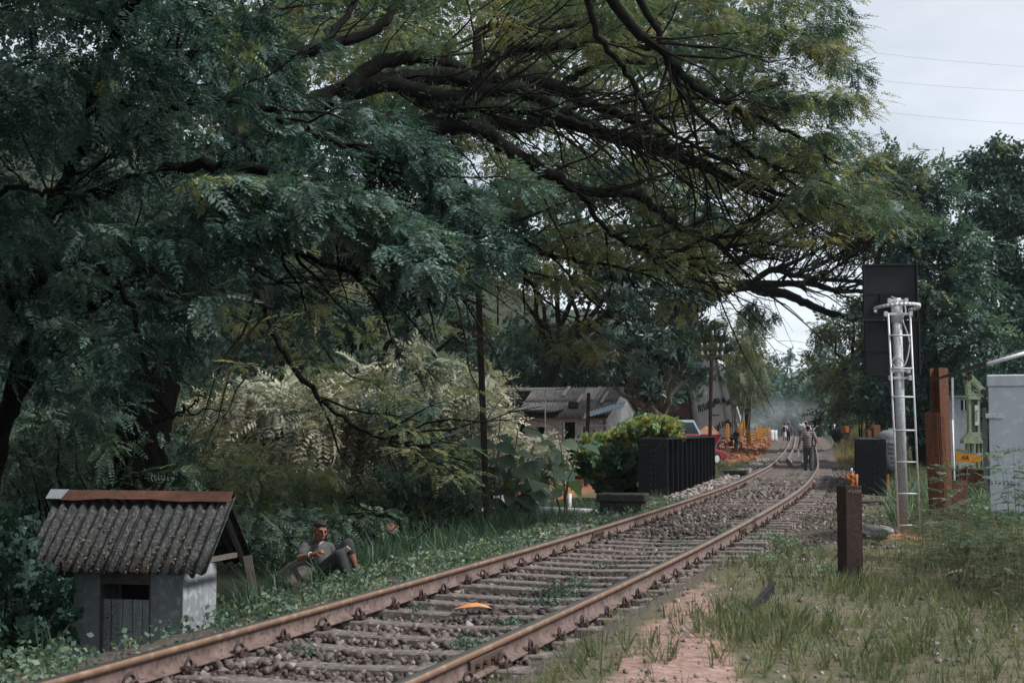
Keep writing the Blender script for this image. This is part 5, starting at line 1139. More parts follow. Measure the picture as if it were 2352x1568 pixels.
# channel facing the camera: wide plate, narrow left return
so_.box((.02, -.08, (Hs-.4)/2), (.17, .012, Hs+.4)); so_.box((-.062, .0, (Hs-.4)/2), (.012, .16, Hs+.4)); so_.box((.1, .0, (Hs-.4)/2), (.012, .15, Hs+.4)); so_.build('shaft', m_rustdk, ST, bevel=.003)
ST.rotation_euler.z = R(18)
m_num = mat('faded_white_paint', (.34, .24, .20), .8, col2=(.16, .09, .07), nscale=60, ramp=(.4, .6))
text('472.650', .042, m_num, ST, frameM((.022, -.0885, Hs-.05), (1, 0, 0), (0, 0, 1)))
# rail offcut stuck in the grass
ra, rb = GW(1716, 1425), GW(1786, 1352); d = Vector(rb - ra); th = math.atan2(d.y, d.x) - math.pi/2
RS = MB(); V = []
for yy in (-.1, d.length*.85): V += [Vector((x*.6, yy, z*.8)) for x, z in SEC]
n = len(SEC); RS.add(V, [tuple(range(n))[::-1], tuple(range(n, 2*n))] + [(i, n+i, n+(i+1) % n, (i+1) % n) for i in range(n)])
tag(RS.build('rail_offcut', m_steel_blk, None, loc=(ra[0], ra[1], ra[2] - .05), rot=(R(1), 0, th)), 'short rusty rail offcut lying in the grass', 'rail offcut')
# orange scrap on the track
p = W(1086, 1349, 11.9); m_peel = mat('orange_scrap', (.50, .17, .05), .7, col2=(.60, .30, .12), nscale=14)
sc_ = MB().add([(-.15, -.05, 0), (-.02, -.09, .02), (.06, -.06, .025), (.15, .0, .0), (.10, .05, .02), (.03, .04, .04), (-.08, .06, .015), (-.04, 0, .035)], [(0, 1, 7), (1, 2, 7), (2, 5, 7), (5, 6, 7), (6, 0, 7), (2, 3, 4), (2, 4, 5)])
so2 = sc_.build('orange_scrap', m_peel, None, loc=(p[0], p[1], .035)); so2.modifiers.new('t', 'SOLIDIFY').thickness = .004; tag(so2, 'torn orange piece of cloth lying between the rails', 'litter')
# ------------------------------------------------------------------ rusty piles, cabinet and drilling rig on the right
def pile(label, px, d, topy, w, lean, m, grp='upright rusty steel piles', a=R(12), flip=1):
    b = np.array(gbase(px, d)); t = W(px + lean, topy, d); H = t[2]-b[2]; T = empty('steel_pile', b, a, label, 'steel pile', grp); dx = t[0]-b[0]
    sec = [(-.5, 0), (-.5, .05), (-.12, .05), (-.12, .42), (.12, .46), (.12, .38), (-.04, .36), (-.04, 0)]
    def sheet(pts, nm, mm):
        o = MB(); V = []
        for zz, xo in ((-.5, 0), (H, dx)): V += [Vector((x*flip + xo, y, zz)) for x, y in pts]
        n = len(pts); o.add(V, [tuple(range(n))[::-1], tuple(range(n, 2*n))] + [(i, (i+1) % n, n+(i+1) % n, n+i) for i in range(n)]); bm = o.build(nm, mm, T, bevel=.003); return bm
    sheet([(-w*.5, 0), (w*.5, 0), (w*.5, .012), (-w*.5, .012)], 'flange', m)
    sheet([(-w*.06, .0135), (w*.06, .0135), (w*.06, .20), (-w*.06, .20)], 'web', m)
    sheet([(-w*.5, .2015), (w*.5, .2015), (w*.5, .214), (-w*.5, .214)], 'flange', m)
    return T
pile('tallest rusty steel pile behind the signal on the right', 2178, 24.2, 845, .20, -14, m_rustbr, a=R(28))
pile('shorter dark rusty pile standing left of the tallest one', 2150, 22.8, 947, .19, -12, m_rust2, a=R(-24))
pile('narrow rusty pile wedged between the two taller ones', 2176, 23.4, 955, .07, -12, m_rustbr, a=R(10))
p = W(2200, 990, 23.6)
tag(MB().box((0, 0, .30), (.24, .012, 1.0)).build('rust_plate', m_rust2, None, loc=(p[0], 23.6, float(gz(p[0], 23.6))), rot=(.05, 0, .15)), 'rusty steel plate standing at the foot of the piles', 'steel plate')
p = W(2192, 990, 24.8); tag(MB().tube([(0, 0, -.1), (-.03, 0, 1.75)], .016, 8).build('thin_pipe', m_galv2, None, True, loc=(p[0], 24.8, float(gz(p[0], 24.8)))), 'thin grey pipe standing right of the rusty piles', 'pipe')
# cabinet
m_zincd = mat('dull_zinc', (.13, .14, .15), .6, .3, col2=(.09, .10, .11), nscale=9)
CD = 17.6; c0 = W(2275, 1176, CD); ck = CD/F; CBH = (1176-866)*ck
CB = empty('metal_cabinet', (c0[0], CD, float(gz(c0[0] + .4, CD))), R(-19), 'white sheet metal cabinet on legs at the right edge', 'cabinet'); zb = c0[2] - CB.location.z
MB().box((.62, .35, zb + CBH/2), (1.24, .70, CBH)).build('body', m_cab, CB, bevel=.008)
MB().box((.62, .345, zb + CBH - .05), (1.27, .735, .14)).build('top_lip', m_cab, CB, bevel=.012)
MB().box((.62, -.008, zb + .33), (1.23, .014, .012)).build('seam', m_cab, CB)
hb_ = MB().box((.02, -.018, zb + CBH - .46), (.11, .03, .055)).build('hinge', m_galv2, CB, bevel=.005); MB().box((.10, -.012, zb + CBH - .46), (.14, .02, .07)).build('hinge_leaf', m_cab, hb_, bevel=.004)
for x in (.20, .34): MB().lathe([(.012, 0), (.009, .008), (0, .01)], 8).build('stud', m_galv2, CB, loc=(x, 0, zb + CBH*.58), rot=(R(90), 0, 0))
for x in (.08, 1.15):
    for y in (.08, .62): MB().box((x, y, zb/2 - .05), (.06, .06, zb + .1 - .002)).build('leg', m_rustdk, CB)
lt = MB().box((-.045, .03, zb + .74), (.05, .05, .95)).build('latch_post', m_zincd, CB, bevel=.005)
MB().box((-.05, .03, zb + .95), (.07, .06, .22)).build('latch', m_zincd, lt, bevel=.006); MB().box((-.05, .06, zb + 1.24), (.07, .10, .10)).build('latch_cap', m_black, lt, bevel=.008)
pa, pb = W(2268, 836, 19.5), W(2420, 792, 19.8)
AW = empty('awning', (pb[0], 19.8, float(gz(pb[0], 19.8))), 0, 'grey awning edge jutting in above the white cabinet', 'awning')
o = MB(); A_ = Vector(pa) - Vector(AW.location); B_ = Vector(pb) - Vector(AW.location)
o.tube([A_, B_], .03, 10); o.build('edge_pipe', m_galv2, AW, True)
corr('sheet', (B_-A_).length, 1.4, .09, .01, m_asb2, AW, frameM(A_ + Vector((0, .02, .045)), B_-A_, Vector((0, 1, -.08))))
MB().tube([(0, 0, -.1), B_], .03, 8).build('post', m_galv2, AW)
# drilling rig
RD = 30.0; r0 = np.array(gbase(2235, RD)); RG = empty('drilling_rig', r0, 0, 'pale green drilling mast with yellow boom behind the rusty piles', 'drilling rig'); rk = RD/F
rz = lambda y: W(2235, y, RD)[2] - r0[2]; rx = lambda x: (x-2235)*rk
ms = MB(); 
for sx in (2226, 2246): ms.box((rx(sx), 0, (rz(912)+rz(1015))/2), (.05, .16, rz(912)-rz(1015)))
ms.box((rx(2236), .05, (rz(912)+rz(1015))/2), (.16, .03, rz(912)-rz(1015))); ms.build('mast', m_green, RG, bevel=.004)
MB().box((rx(2236), 0, rz(915)), (.24, .20, .05)).build('mast_cap', m_green, RG, bevel=.005)
ft = MB(); V = []
for zz, hw in ((rz(1018), .24), (rz(1010), .24), (rz(992), .12)): V += [(rx(2236)-hw, -.12, zz), (rx(2236)+hw, -.12, zz), (rx(2236)+hw, .12, zz), (rx(2236)-hw, .12, zz)]
ft.add(V, [(3, 2, 1, 0), (8, 9, 10, 11)] + [(a+i, a+(i+1) % 4, a+4+(i+1) % 4, a+4+i) for a in (0, 4) for i in range(4)]); ft.build('mast_foot', m_green, RG)
hd = MB(); out = [(2222, 905), (2219, 872), (2224, 862), (2234, 862), (2262, 893), (2258, 904), (2250, 912), (2226, 912)]; inn = [(2230, 896), (2229, 876), (2234, 876), (2248, 893), (2246, 903), (2240, 905)]
for yy in (-.09, .05):
    n1, n2 = len(out), len(inn)
    bm = bmesh.new(); vo = [bm.verts.new((rx(x), yy, rz(y))) for x, y in out]; vi = [bm.verts.new((rx(x), yy, rz(y))) for x, y in inn]
    es = [bm.edges.new((vo[i], vo[(i+1) % n1])) for i in range(n1)] + [bm.edges.new((vi[i], vi[(i+1) % n2])) for i in range(n2)]
    bmesh.ops.triangle_fill(bm, use_beauty=True, edges=es)
    r_ = bmesh.ops.extrude_face_region(bm, geom=bm.faces[:]); bmesh.ops.translate(bm, verts=[v for v in r_['geom'] if isinstance(v, bmesh.types.BMVert)], vec=(0, .035, 0)); bmesh.ops.recalc_face_normals(bm, faces=bm.faces)
    me = bpy.data.meshes.new('head_plate'); bm.to_mesh(me); bm.free(); me.materials.append(m_green); link('head_plate', me, RG)
for x, y, r_ in ((2225, 868, .055), (2256, 899, .05)): MB().tube([(rx(x), -.11, rz(y)), (rx(x), .1, rz(y))], r_, 14).build('sheave', m_rustdk, RG)
m_redl = mat('red_letter', (.28, .05, .04), .7, col2=(.2, .04, .03), nscale=20)
pl = MB().box((rx(2241), -.087, (rz(935)+rz(972))/2), (.075, .006, rz(930)-rz(976))).build('name_plate', m_white, RG)
text('PUNTEL', .066, m_redl, pl, frameM((rx(2241), -.093, (rz(935)+rz(972))/2), (0, 0, 1), (-1, 0, 0)))
lo = MB()
for x in (2222, 2233, 2246, 2256): lo.box((rx(x), .02, (rz(1018)+rz(1075))/2), (.055, .12, rz(1018)-rz(1075)))
lo.build('lower_mast', m_green, RG, bevel=.004)
MB().bar((rx(2190), -.02, rz(1030)), (rx(2262), .0, rz(1052)), .05, .05).build('strut', m_green, RG)
bo = MB(); V = []
for yy in (-.24, -.20): V += [(rx(x), yy, rz(y)) for x, y in ((2186, 1037), (2262, 1049), (2262, 1053), (2226, 1062), (2186, 1060))]
bo.add(V, [(4, 3, 2, 1, 0), (5, 6, 7, 8, 9)] + [((i+1) % 5, i, 5+i, 5+(i+1) % 5)[::-1] for i in range(5)]); boo = bo.build('boom', m_yel, RG)
text('4A', .13, m_black, boo, frameM((rx(2208), -.244, rz(1050)), (1, 0, -.1), (.0, 0, 1)))
bx((rx(2232), .25, rz(1120)), (.62, .5, .75)).build('engine_housing', m_rust2, RG, bevel=.03)
for x, w in ((2192, .05), (2212, .06), (2256, .05), (2266, .09)): MB().tube([(rx(x), -.1, -.1), (rx(x) + .03, -.08, rz(1065))], w*.55, 10).build('hydraulic_ram', m_rustdk, RG, True)
bx((rx(2235), .1, .12), (1.0, .9, .28)).build('crawler_base', m_rustdk, RG, bevel=.04)
bx((rx(2262), -.15, rz(1095)), (.14, .2, .5)).build('hose_drum', m_black, RG, bevel=.03)
# grey site shed behind the rig
p = np.array(gbase(2215, 46)); SS = empty('site_shed', p, R(-5), 'pale site shed glimpsed behind the drilling mast', 'shed'); sz = lambda y: W(2215, y, 46)[2]-p[2]
MB().box((0, .6, (sz(912)+0)/2), (.9, 1.2, sz(912))).build('wall', m_render, SS); MB().box((0, .6, sz(910)), (1.15, 1.4, .05)).build('roof', m_asb3, SS)
MB().box((.12, -.012, sz(930)), (.42, .02, .30)).build('window', m_dark, SS); MB().box((-.35, -.1, sz(940)/2 + 1), (.06, .06, 2.2)).build('post', m_galv2, SS)
for x in (.0, .34): MB().box((x, -.025, sz(930)), (.03, .03, .32)).build('window_bar', m_white, SS)

# ------------------------------------------------------------------ clutter beside the right girder
p = W(1957, 1123, 30.2); OVs = .85; OV = empty('orange_valve', (p[0], 30.2, float(gz(p[0], 30.2))), .3, 'orange painted pipe fitting standing behind the steel post', 'pipe fitting'); z0 = p[2]-OV.location.z
k_ = 30.2/F
MB().tube([(0, 0, -.1), (0, 0, z0 + .33)], .043, 12).build('riser', m_orange, OV, True)
for z, r_ in ((.02, .07), (.13, .06), (.23, .065)): MB().tube([(0, 0, z0 + z), (0, 0, z0 + z + .05)], r_, 8).build('flange', m_orange, OV)
MB().tube([(-.05, 0, z0 + .19), (-.13, -.02, z0 + .23)], .036, 10).build('side_outlet', m_orange, OV, True); MB().tube([(-.12, -.02, z0 + .225), (-.145, -.02, z0 + .238)], .05, 10).build('outlet_flange', m_orange, OV)
MB().tube([(.09, .0, z0 - .1), (.10, 0, z0 + .30)], .038, 10).build('twin_pipe', m_orange, OV, True); MB().tube([(.0, 0, z0 + .33), (-.01, 0, z0 + .42)], .022, 8).build('spindle', m_galv2, OV, True)
# black sheet hung beside the girder, orange bin below
p = W(2022, 990, 38.5); gzp = float(gz(p[0], 38.5))
V = []; 
for j in range(6):
    for i in range(4): V.append((-.10 + i*.10 + .02*j - .012*j*i*(j < 3), .03*math.sin(i*2 + j), 1.25 - j*.17 - .05*(i % 2)*(j == 5)))
o = MB().add(V, [(j*4+i, j*4+i+1, j*4+i+5, j*4+i+4) for j in range(5) for i in range(3)]).build('plastic_sheet', mat('black_plastic', (.022, .025, .028), .4, col2=(.04, .043, .047), nscale=6, bump=(9, .6, .03)), None, True, loc=(p[0], 38.5, gzp)); o.modifiers.new('t', 'SOLIDIFY').thickness = .01
tag(o, 'black plastic sheet hanging beside the right girder end', 'plastic sheet')
p = W(2023, 990, 39.2); OB = empty('orange_bin', (p[0], 39.2, float(gz(p[0], 39.2))), 0, 'orange steel bin right of the right girder end', 'bin')
MB().box((0, 0, .22), (.30, .4, .50)).build('body', m_orange, OB, bevel=.015); 
for x in (-.08, .08): MB().box((x, -.21, .2), (.03, .02, .46)).build('rib', m_orange, OB)
# water tank
p = W(2042, 990, 47); TK = empty('water_tank', (p[0], 47, .25), .2, 'grey ribbed plastic water tank leaning behind the signal post', 'water tank'); TK.rotation_euler = (.0, .10, 0)
m_tank = mat('grey_plastic', (.14, .15, .16), .6, col2=(.19, .20, .21), nscale=4)
pr = [(0, 0), (.46, 0)]
for i in range(6): z = .05 + i*.14; pr += [(.46, z), (.485, z + .03), (.485, z + .06), (.46, z + .09)]
pr += [(.46, .95), (.42, 1.08), (.28, 1.18), (.15, 1.2), (.15, 1.26), (0, 1.26)]
MB().lathe(pr, 24).build('body', m_tank, TK, True); MB().box((0, 0, -.2), (.9, .9, .38)).build('plinth', m_conc_dark, TK)
def brown_post(label, px, d, topy, w):
    b = np.array(gbase(px, d)); H = W(px, topy, d)[2]-b[2]; T = empty('brown_post', b, .2, label, 'steel post', 'brown posts by the tank')
    MB().box((0, -.08, H/2 - .1), (w, .02, H+.2)).build('flange', m_rustbr, T); MB().box((0, .08, H/2 - .1), (w, .02, H+.2)).build('flange', m_rustbr, T); MB().box((0, 0, H/2 - .1), (.02, .135, H+.2)).build('web', m_rustbr, T); return T
brown_post('taller brown steel post in front of the stick shelter', 2012, 50, 975, .24); brown_post('smaller brown steel post left of the taller brown one', 1996, 52, 988, .16)
# stick shelter with tarpaulin roof
SHD = 70; kx = SHD/F; s0 = np.array(gbase(2005, SHD)); SH = empty('stick_shelter', s0, 0, 'stick shelter with tarpaulin roof beside the dry mound', 'shelter'); hz_ = lambda y: W(2005, y, SHD)[2]-s0[2]; hx = lambda x: (x-2005)*kx
for (xa, xb, yt, dy) in ((1969, 1974, 940, -.6), (1981, 1979, 942, .5), (1989, 1987, 942, -.2), (2003, 2002, 950, -.7), (2011, 2009, 946, .6), (2028, 2029, 952, .3), (2040, 2038, 955, -.4)):
    MB().tube([(hx(xa), dy, -.2), (hx(xb), dy, hz_(yt))], .035, 6).build('pole', M_bark, SH)
for (xa, ya, xb, yb, dy) in ((1958, 938, 2040, 952, -.6), (1962, 935, 2044, 950, .4), (1966, 946, 1985, 934, 0)): MB().tube([(hx(xa), dy, hz_(ya)), (hx(xb), dy, hz_(yb))], .028, 6).build('rafter', M_bark, SH)
V = []; nx_, ny_ = 9, 5
for j in range(ny_):
    for i in range(nx_): x = 1974 + (2036-1974)*i/(nx_-1); V.append((hx(x), -.8 + 1.5*j/(ny_-1), hz_(936 + 12*i/(nx_-1)) + .05*math.sin(i*1.7 + j) + .04*math.cos(j*2.2)))
o = MB().add(V, [(j*nx_+i, j*nx_+i+1, j*nx_+nx_+i+1, j*nx_+nx_+i) for j in range(ny_-1) for i in range(nx_-1)]).build('tarpaulin', mat('tarpaulin', (.30, .33, .37), .6, col2=(.20, .23, .27), nscale=3), SH, True); o.modifiers.new('t', 'SOLIDIFY').thickness = .01
MB().box((hx(2028), -.2, hz_(985)), (.62, .5, .05)).build('table_board', m_timber, SH)
for x in (-.25, .25): MB().box((hx(2028) + x, -.2, hz_(985)/2 - .04), (.05, .05, hz_(985))).build('table_leg', m_timber, SH)
# orange twin board
p = np.array(gbase(1941, 76)); TS = empty('orange_sign', p, 0, 'orange two leaf board standing right of the far track', 'sign'); zz = W(1941, 985, 76)[2]-p[2]
for x in (-.105, .105): MB().box((x, 0, zz), (.19, .012, .34), Matrix.Rotation(.25 if x > 0 else -.25, 3, 'Z')).build('board', m_orange, TS)
MB().box((0, .02, zz/2 - .1), (.05, .03, zz + .3)).build('stake', m_timber, TS)
# far signal, black drum
p = np.array(gbase(1916, 104)); FS = empty('far_signal', p, 0, 'small distant black signal beside the far track', 'railway signal'); fz = lambda y: W(1916, y, 104)[2]-p[2]
MB().box((0, .1, (fz(962)+fz(1000))/2), (.62, .05, fz(962)-fz(1000))).build('back_panel', m_blackplate, FS, bevel=.01); MB().tube([(0, -.05, -.1), (0, -.05, fz(972))], .05, 8).build('post', m_galv, FS, True)
for x in (-.14, .14): MB().tube([(x, -.12, 0), (x, -.12, fz(975))], .012, 5).build('ladder_stile', m_galv2, FS)
t = np.linspace(0, 2*math.pi, 17); MB().tube([(.2*math.cos(a), -.05 + .2*math.sin(a), fz(976)) for a in t], .012, 5, False).build('hoop', m_galv2, FS)
p = np.array(gbase(1935, 88)); 
DM = empty('black_drum', p + [0, 0, .55], .4, 'black plastic drum lying on the verge below the far signal', 'drum'); DM.rotation_euler = (R(80), .3, .4)
MB().lathe([(0, -.45), (.42, -.45), (.5, -.38), (.47, -.2), (.5, 0), (.47, .2), (.5, .38), (.42, .45), (0, .45)], 18).build('body', m_black, DM, True)
MB().lathe([(.0, .452), (.12, .452), (.12, .50), (0, .50)], 12).build('cap', m_black, DM)
# yellow warning strip boards
def strip_board(label, px, y0, y1, d, w=.18, tilt=0.0):
    b = W(px, y1, d); gzb = float(gz(b[0], d)); H = (y1-y0)*d/F + .0; zb_ = max(b[2]-gzb, 0); T = empty('warning_board', (b[0], d, gzb), rnd.uniform(-.3, .3), label, 'warning board', 'yellow warning boards along the works'); T.rotation_euler[1] = tilt
    MB().box((0, 0, zb_ + H/2), (w, .03, H)).build('board', m_yel, T, bevel=.005); MB().box((0, .03, (zb_+H)/2 - .1), (.04, .03, zb_ + H + .15)).build('stake', m_timber, T)
    n = max(3, int(H/.16)); mk = MB()
    for i in range(n):
        z = zb_ + H*(i+.5)/n; mk.box((rnd.uniform(-.01, .01), -.018, z), (w*.55, .004, H/n*.22)); mk.box((-w*.12, -.018, z + H/n*.22), (w*.16, .004, H/n*.3))
    tag(mk.build('printed_marks', m_black, T), kind='stuff'); return T
WB = [(1673, 973, 1008, 88, 'leftmost yellow warning board behind the red car'), (1699, 971, 1000, 96, 'yellow warning board at the foot of the white tarpaulin'), (1710, 966, 995, 104, 'thin yellow warning board just right of the white tarpaulin'), (1718, 992, 1015, 92, 'left one of a close pair of yellow boards on the red earth'), (1724, 986, 1014, 93, 'right one of a close pair of yellow boards on the red earth'), (1737, 992, 1008, 100, 'short yellow board among plastic netting'), (1747, 972, 998, 108, 'bright yellow board beyond the netting'), (1754, 980, 994, 115, 'furthest small yellow board beside the smoke')]
for x, a, b_, d_, lb in WB: strip_board(lb, x, a, b_, d_, .20 if d_ > 90 else .2, rnd.uniform(-.1, .1))
b_ = W(1965, 990, 58)
strip_board('yellow warning board standing right of the far track', 1968, 1010, 1052, 60, .14, .1)
# orange netting between the boards
na, nb = W(1722, 1010, 97), W(1770, 1000, 112); net = MB()
for i in range(15):
    t = i/14; p = Vector(na) + (Vector(nb)-Vector(na))*t; h_ = .55 + .1*math.sin(i*1.3); net.bar(p - Vector((0, 0, .3)), p + Vector((0, 0, h_)), .03, .015)
for h_ in (0, .18, .36, .52): net.bar(Vector(na) + Vector((0, .02, h_)), Vector(nb) + Vector((0, .02, h_)), .015, .03)
tag(net.build('safety_netting', m_yel, None), 'orange plastic safety netting strung along the red earth', 'netting', kind='stuff')

# ------------------------------------------------------------------ nailed concrete slope and red cut bank on the left
m_shot = mat('sprayed_concrete', (.030, .0295, .029), .95, col2=(.046, .045, .043), nscale=.8, col3=(.022, .022, .022), streak=True, bump=(6, .5, .05))
def wallpt(u, v):
    """u along the track 0..1, v up the slope 0..1"""
    y = 84 + 44*u; ht = np.interp(u, [0, .25, .42, .62, .8, .92, 1], [9.6, 9.2, 8.2, 6.4, 4.2, 1.9, .5])
    s = -5.4 + .3*u - v*ht*.17; b = path_at(np.array([y]), s, 0.0)[0]; b[2] = float(gz(*path_at(np.array([y]), -5.4 + .3*u, 0)[0][:2])) - .2 + v*(ht+.2); return b
nu, nv = 30, 12; V = [wallpt(i/(nu-1), j/(nv-1)) + np.array([rnd.gauss(0, .04), rnd.gauss(0, .04), 0]) for i in range(nu) for j in range(nv)]
SW = empty('nailed_slope', wallpt(0, 0), 0, 'grey sprayed concrete slope with rows of dark anchor slots left of the far track', 'retaining wall')
o = MB().add(V, [(i*nv+j, (i+1)*nv+j, (i+1)*nv+j+1, i*nv+j+1) for i in range(nu-1) for j in range(nv-1)]).build('concrete_face', m_shot, None, True); child_of(o, SW); o.modifiers.new('t', 'SOLIDIFY').thickness = .25
me_slot = MB().box((0, 0, 0), (.16, .24, .42)).mesh('anchor_slot', m_dark)
for z in (1.3, 2.9, 4.5, 6.0, 7.5):
    for i in range(26):
        u = .05 + .9*i/25; ht = np.interp(u, [0, .25, .42, .62, .8, .92, 1], [9.6, 9.2, 8.2, 6.4, 4.2, 1.9, .5]) 
        if z > ht-.5: continue
        q = wallpt(u, z/ht); c = link('anchor_slot', me_slot, None, q); c.rotation_euler = (0, -.17, -R(11)); child_of(c, SW)
m_tarpw = mat('dull_white_sheet', (.34, .35, .36), .8, col2=(.24, .25, .26), nscale=3)
# white tarpaulin edge at its far end
V = []
for i in range(10):
    t = i/9; q = W(1690 + 18*t, 935 + 72*t, 118 - 4*t); V += [q, q + np.array([.13 + .16*t + .05*math.sin(i*3), -.05, .05])]
o = MB().add(V, [(2*i, 2*i+1, 2*i+3, 2*i+2) for i in range(9)]).build('white_tarpaulin', m_tarpw, None, True); o.modifiers.new('t', 'SOLIDIFY').thickness = .02; tag(o, 'white tarpaulin strip hanging down the end of the concrete slope', 'tarpaulin')
m_cut = mat('cut_red_earth', (.22, .095, .05), .95, col2=(.15, .065, .035), nscale=.9, col3=(.30, .16, .10), bump=(5, .9, .12))
nu, nv = 26, 14; V = []
for i in range(nu):
    for j in range(nv):
        u, v = i/(nu-1), j/(nv-1); q = W(1500 + 150*u, 1004 - v*(np.interp(u, [0, .25, .5, .72, 1], [104, 100, 82, 48, 8]) + 14*vnoise(np.array([u*5.]), np.array([2.]), 21)[0]), 81 + 4*u + 10*v + 3*vnoise(np.array([u*7.]), np.array([v*6.]), 22)[0]*(1-v*.4)); V.append(q)
tag(MB().add(V, [(i*nv+j, (i+1)*nv+j, (i+1)*nv+j+1, i*nv+j+1) for i in range(nu-1) for j in range(nv-1)]).build('cut_bank', m_cut, None, True), kind='structure')

# ------------------------------------------------------------------ the workshop
m_wallw = mat('dirty_white_wall', (.55, .56, .57), .9, col2=(.38, .38, .39), nscale=1.6, col3=(.66, .67, .68))
HD_ = 66; A2 = R(22); h0 = W(1205, 1085, HD_); WS = empty('workshop', (h0[0], HD_, h0[2]-.05), -A2, 'low workshop with patched corrugated roof behind the bushes', 'building'); WZ = h0[2]-.05
we, wr, wl_, wd = 2.55, 3.75, 3.75, 4.6      # eave, ridge, length, depth
fw = MB(); 
for (xa, xb) in ((0, .55), (1.0, 1.75), (2.35, 2.6), (3.0, wl_)): fw.box(((xa+xb)/2, .06, we/2), (xb-xa, .12, we))
fw.box((.775, .06, 2.30), (.45, .118, .5)); fw.box((2.05, .06, 2.4), (.6, .118, .3)); fw.box((2.8, .06, 2.3), (.4, .118, .5)); fw.box((2.8, .06, .4), (.4, .118, .8)); fw.build('front_wall', m_wallw, WS)
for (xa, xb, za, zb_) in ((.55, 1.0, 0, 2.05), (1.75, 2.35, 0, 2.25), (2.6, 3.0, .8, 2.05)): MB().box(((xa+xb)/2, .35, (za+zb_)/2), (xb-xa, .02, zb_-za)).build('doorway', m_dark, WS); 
for x in (2.7, 2.8, 2.9): MB().box((x, .04, 1.42), (.02, .02, 1.25)).build('window_bar', m_galv2, WS)
gb = MB().prism([(0, 0), (wd, 0), (wd, we), (wd/2, wr), (0, we)], .12, frameM((wl_, .0, 0), (0, 1, 0), (-1, 0, 0))).build('gable_wall', m_wallw, WS)
MB().box((.06, wd/2, we/2), (.12, wd, we)).build('end_wall', m_wallw, WS)
dn2 = Vector((0, -wd/2, -(wr-we))).normalized(); sl2 = math.hypot(wd/2, wr-we)
for r_ in range(2):
    for c in range(5):
        w = .95; mm = m_asb2 if rnd.random() < .75 else m_asb3
        q = frameM((-.45 + (c+1)*.86 + w - .86, wd/2, wr + .04), (-1, 0, 0), dn2); off = dn2*(sl2*.5*r_ - (.06 if r_ else 0)); q.translation += off + Vector((0, 0, .02*(1-r_) + .004*(c % 2) + rnd.uniform(0, .02)))
        corr('roof_sheet', w, sl2*.5 + (.45 if r_ else .1), .15, .03, mm, WS, q, 6)
for x, t0, L_ in ((1.2, .05, .9), (2.7, .1, 1.3), (2.1, .9, 1.2), (3.2, .6, 1.1)):
    q = frameM((x + .14, wd/2, wr + .14), (-1, 0, 0), dn2); q.translation += dn2*t0; o = MB().box((.07, L_/2, 0), (.14, L_, .02)).build('pale_strip', m_asb3, WS); o.matrix_local = q
corr('roof_sheet', wl_ + .6, sl2 + .3, .15, .03, m_asb2, WS, frameM((-.4, wd/2, wr + .04), (1, 0, 0), Vector((0, wd/2, -(wr-we)))), 6)
# blue-grey awning by the gable, pipe frame, floodlight
corr('awning_sheet', 1.9, 1.0, .15, .025, mat('blue_grey_sheet', (.20, .26, .31), .6, .1, col2=(.26, .32, .37), nscale=2), WS, frameM((wl_ + .9, .1, we + .62), (-1, -.1, -.28), (0, -1, -.35)), 6)
for x in np.linspace(wl_ - .8, wl_ + 1.1, 7): MB().tube([(x, -.9, 0), (x, -.9, 2.1)], .02, 6).build('frame_pipe', m_galv2, WS)
for z in (.9, 1.75, 2.1): MB().tube([(wl_ - .8, -.92, z), (wl_ + 1.1, -.92, z)], .02, 6).build('frame_pipe', m_galv2, WS)
MB().box((wl_ - 1.3, -.5, we + .42), (.42, .16, .26), Matrix.Rotation(-.5, 3, 'X')).build('floodlight', m_black, WS); MB().tube([(wl_ - 1.3, -.4, we+.4), (wl_ - 2.0, -.3, we + .5)], .02, 6).build('light_arm', m_galv2, WS)
t = np.linspace(0, 2*math.pi, 17)
for r_ in (.20, .24, .28): MB().tube([(wl_ - 1.15 + .8*r_*math.cos(a), -.02, 1.25 + 1.5*r_*math.sin(a)) for a in t], .025, 5, False).build('hose_coil', m_black, WS)
# lean-to and flat roof on thin posts, left
corr('lean_to_sheet', 2.6, 1.2, .15, .025, m_asb2, WS, frameM((1.75, .35, we + .28), (-1, 0, 0), (0, -1, -.12)), 6)
FR = frameM((2.0, .1, 3.72), (-1, 0, .02), (0, -1, -.06)); corr('flat_roof_sheet', 3.4, 1.6, .15, .02, m_asb2, WS, FR, 6)
MB().box((.3, -1.52, 3.62), (3.3, .05, .07)).build('roof_edge', m_galv2, WS)
for x in (-1.1, .1, 1.5): MB().tube([(x, -1.4, -.1), (x, -1.4, 3.62)], .028, 6).build('post', m_galv2, WS)
# two dark drums in the doorway, water bucket
p = W(1262, 990, 62); 
for i, (px, dd, lb) in enumerate([(1255, 62, 'dark oil drum in front of the workshop door'), (1276, 63.5, 'second dark drum further right by the workshop door')]):
    q = gbase(px, dd); DMx = empty('oil_drum', q, 0, lb, 'drum', 'oil drums by the workshop'); MB().lathe([(0, 0), (.29, 0), (.29, .28), (.305, .30), (.29, .32), (.29, .58), (.305, .60), (.29, .62), (.29, .88), (.27, .88), (.27, .86), (0, .86)], 16).build('body', m_black, DMx)

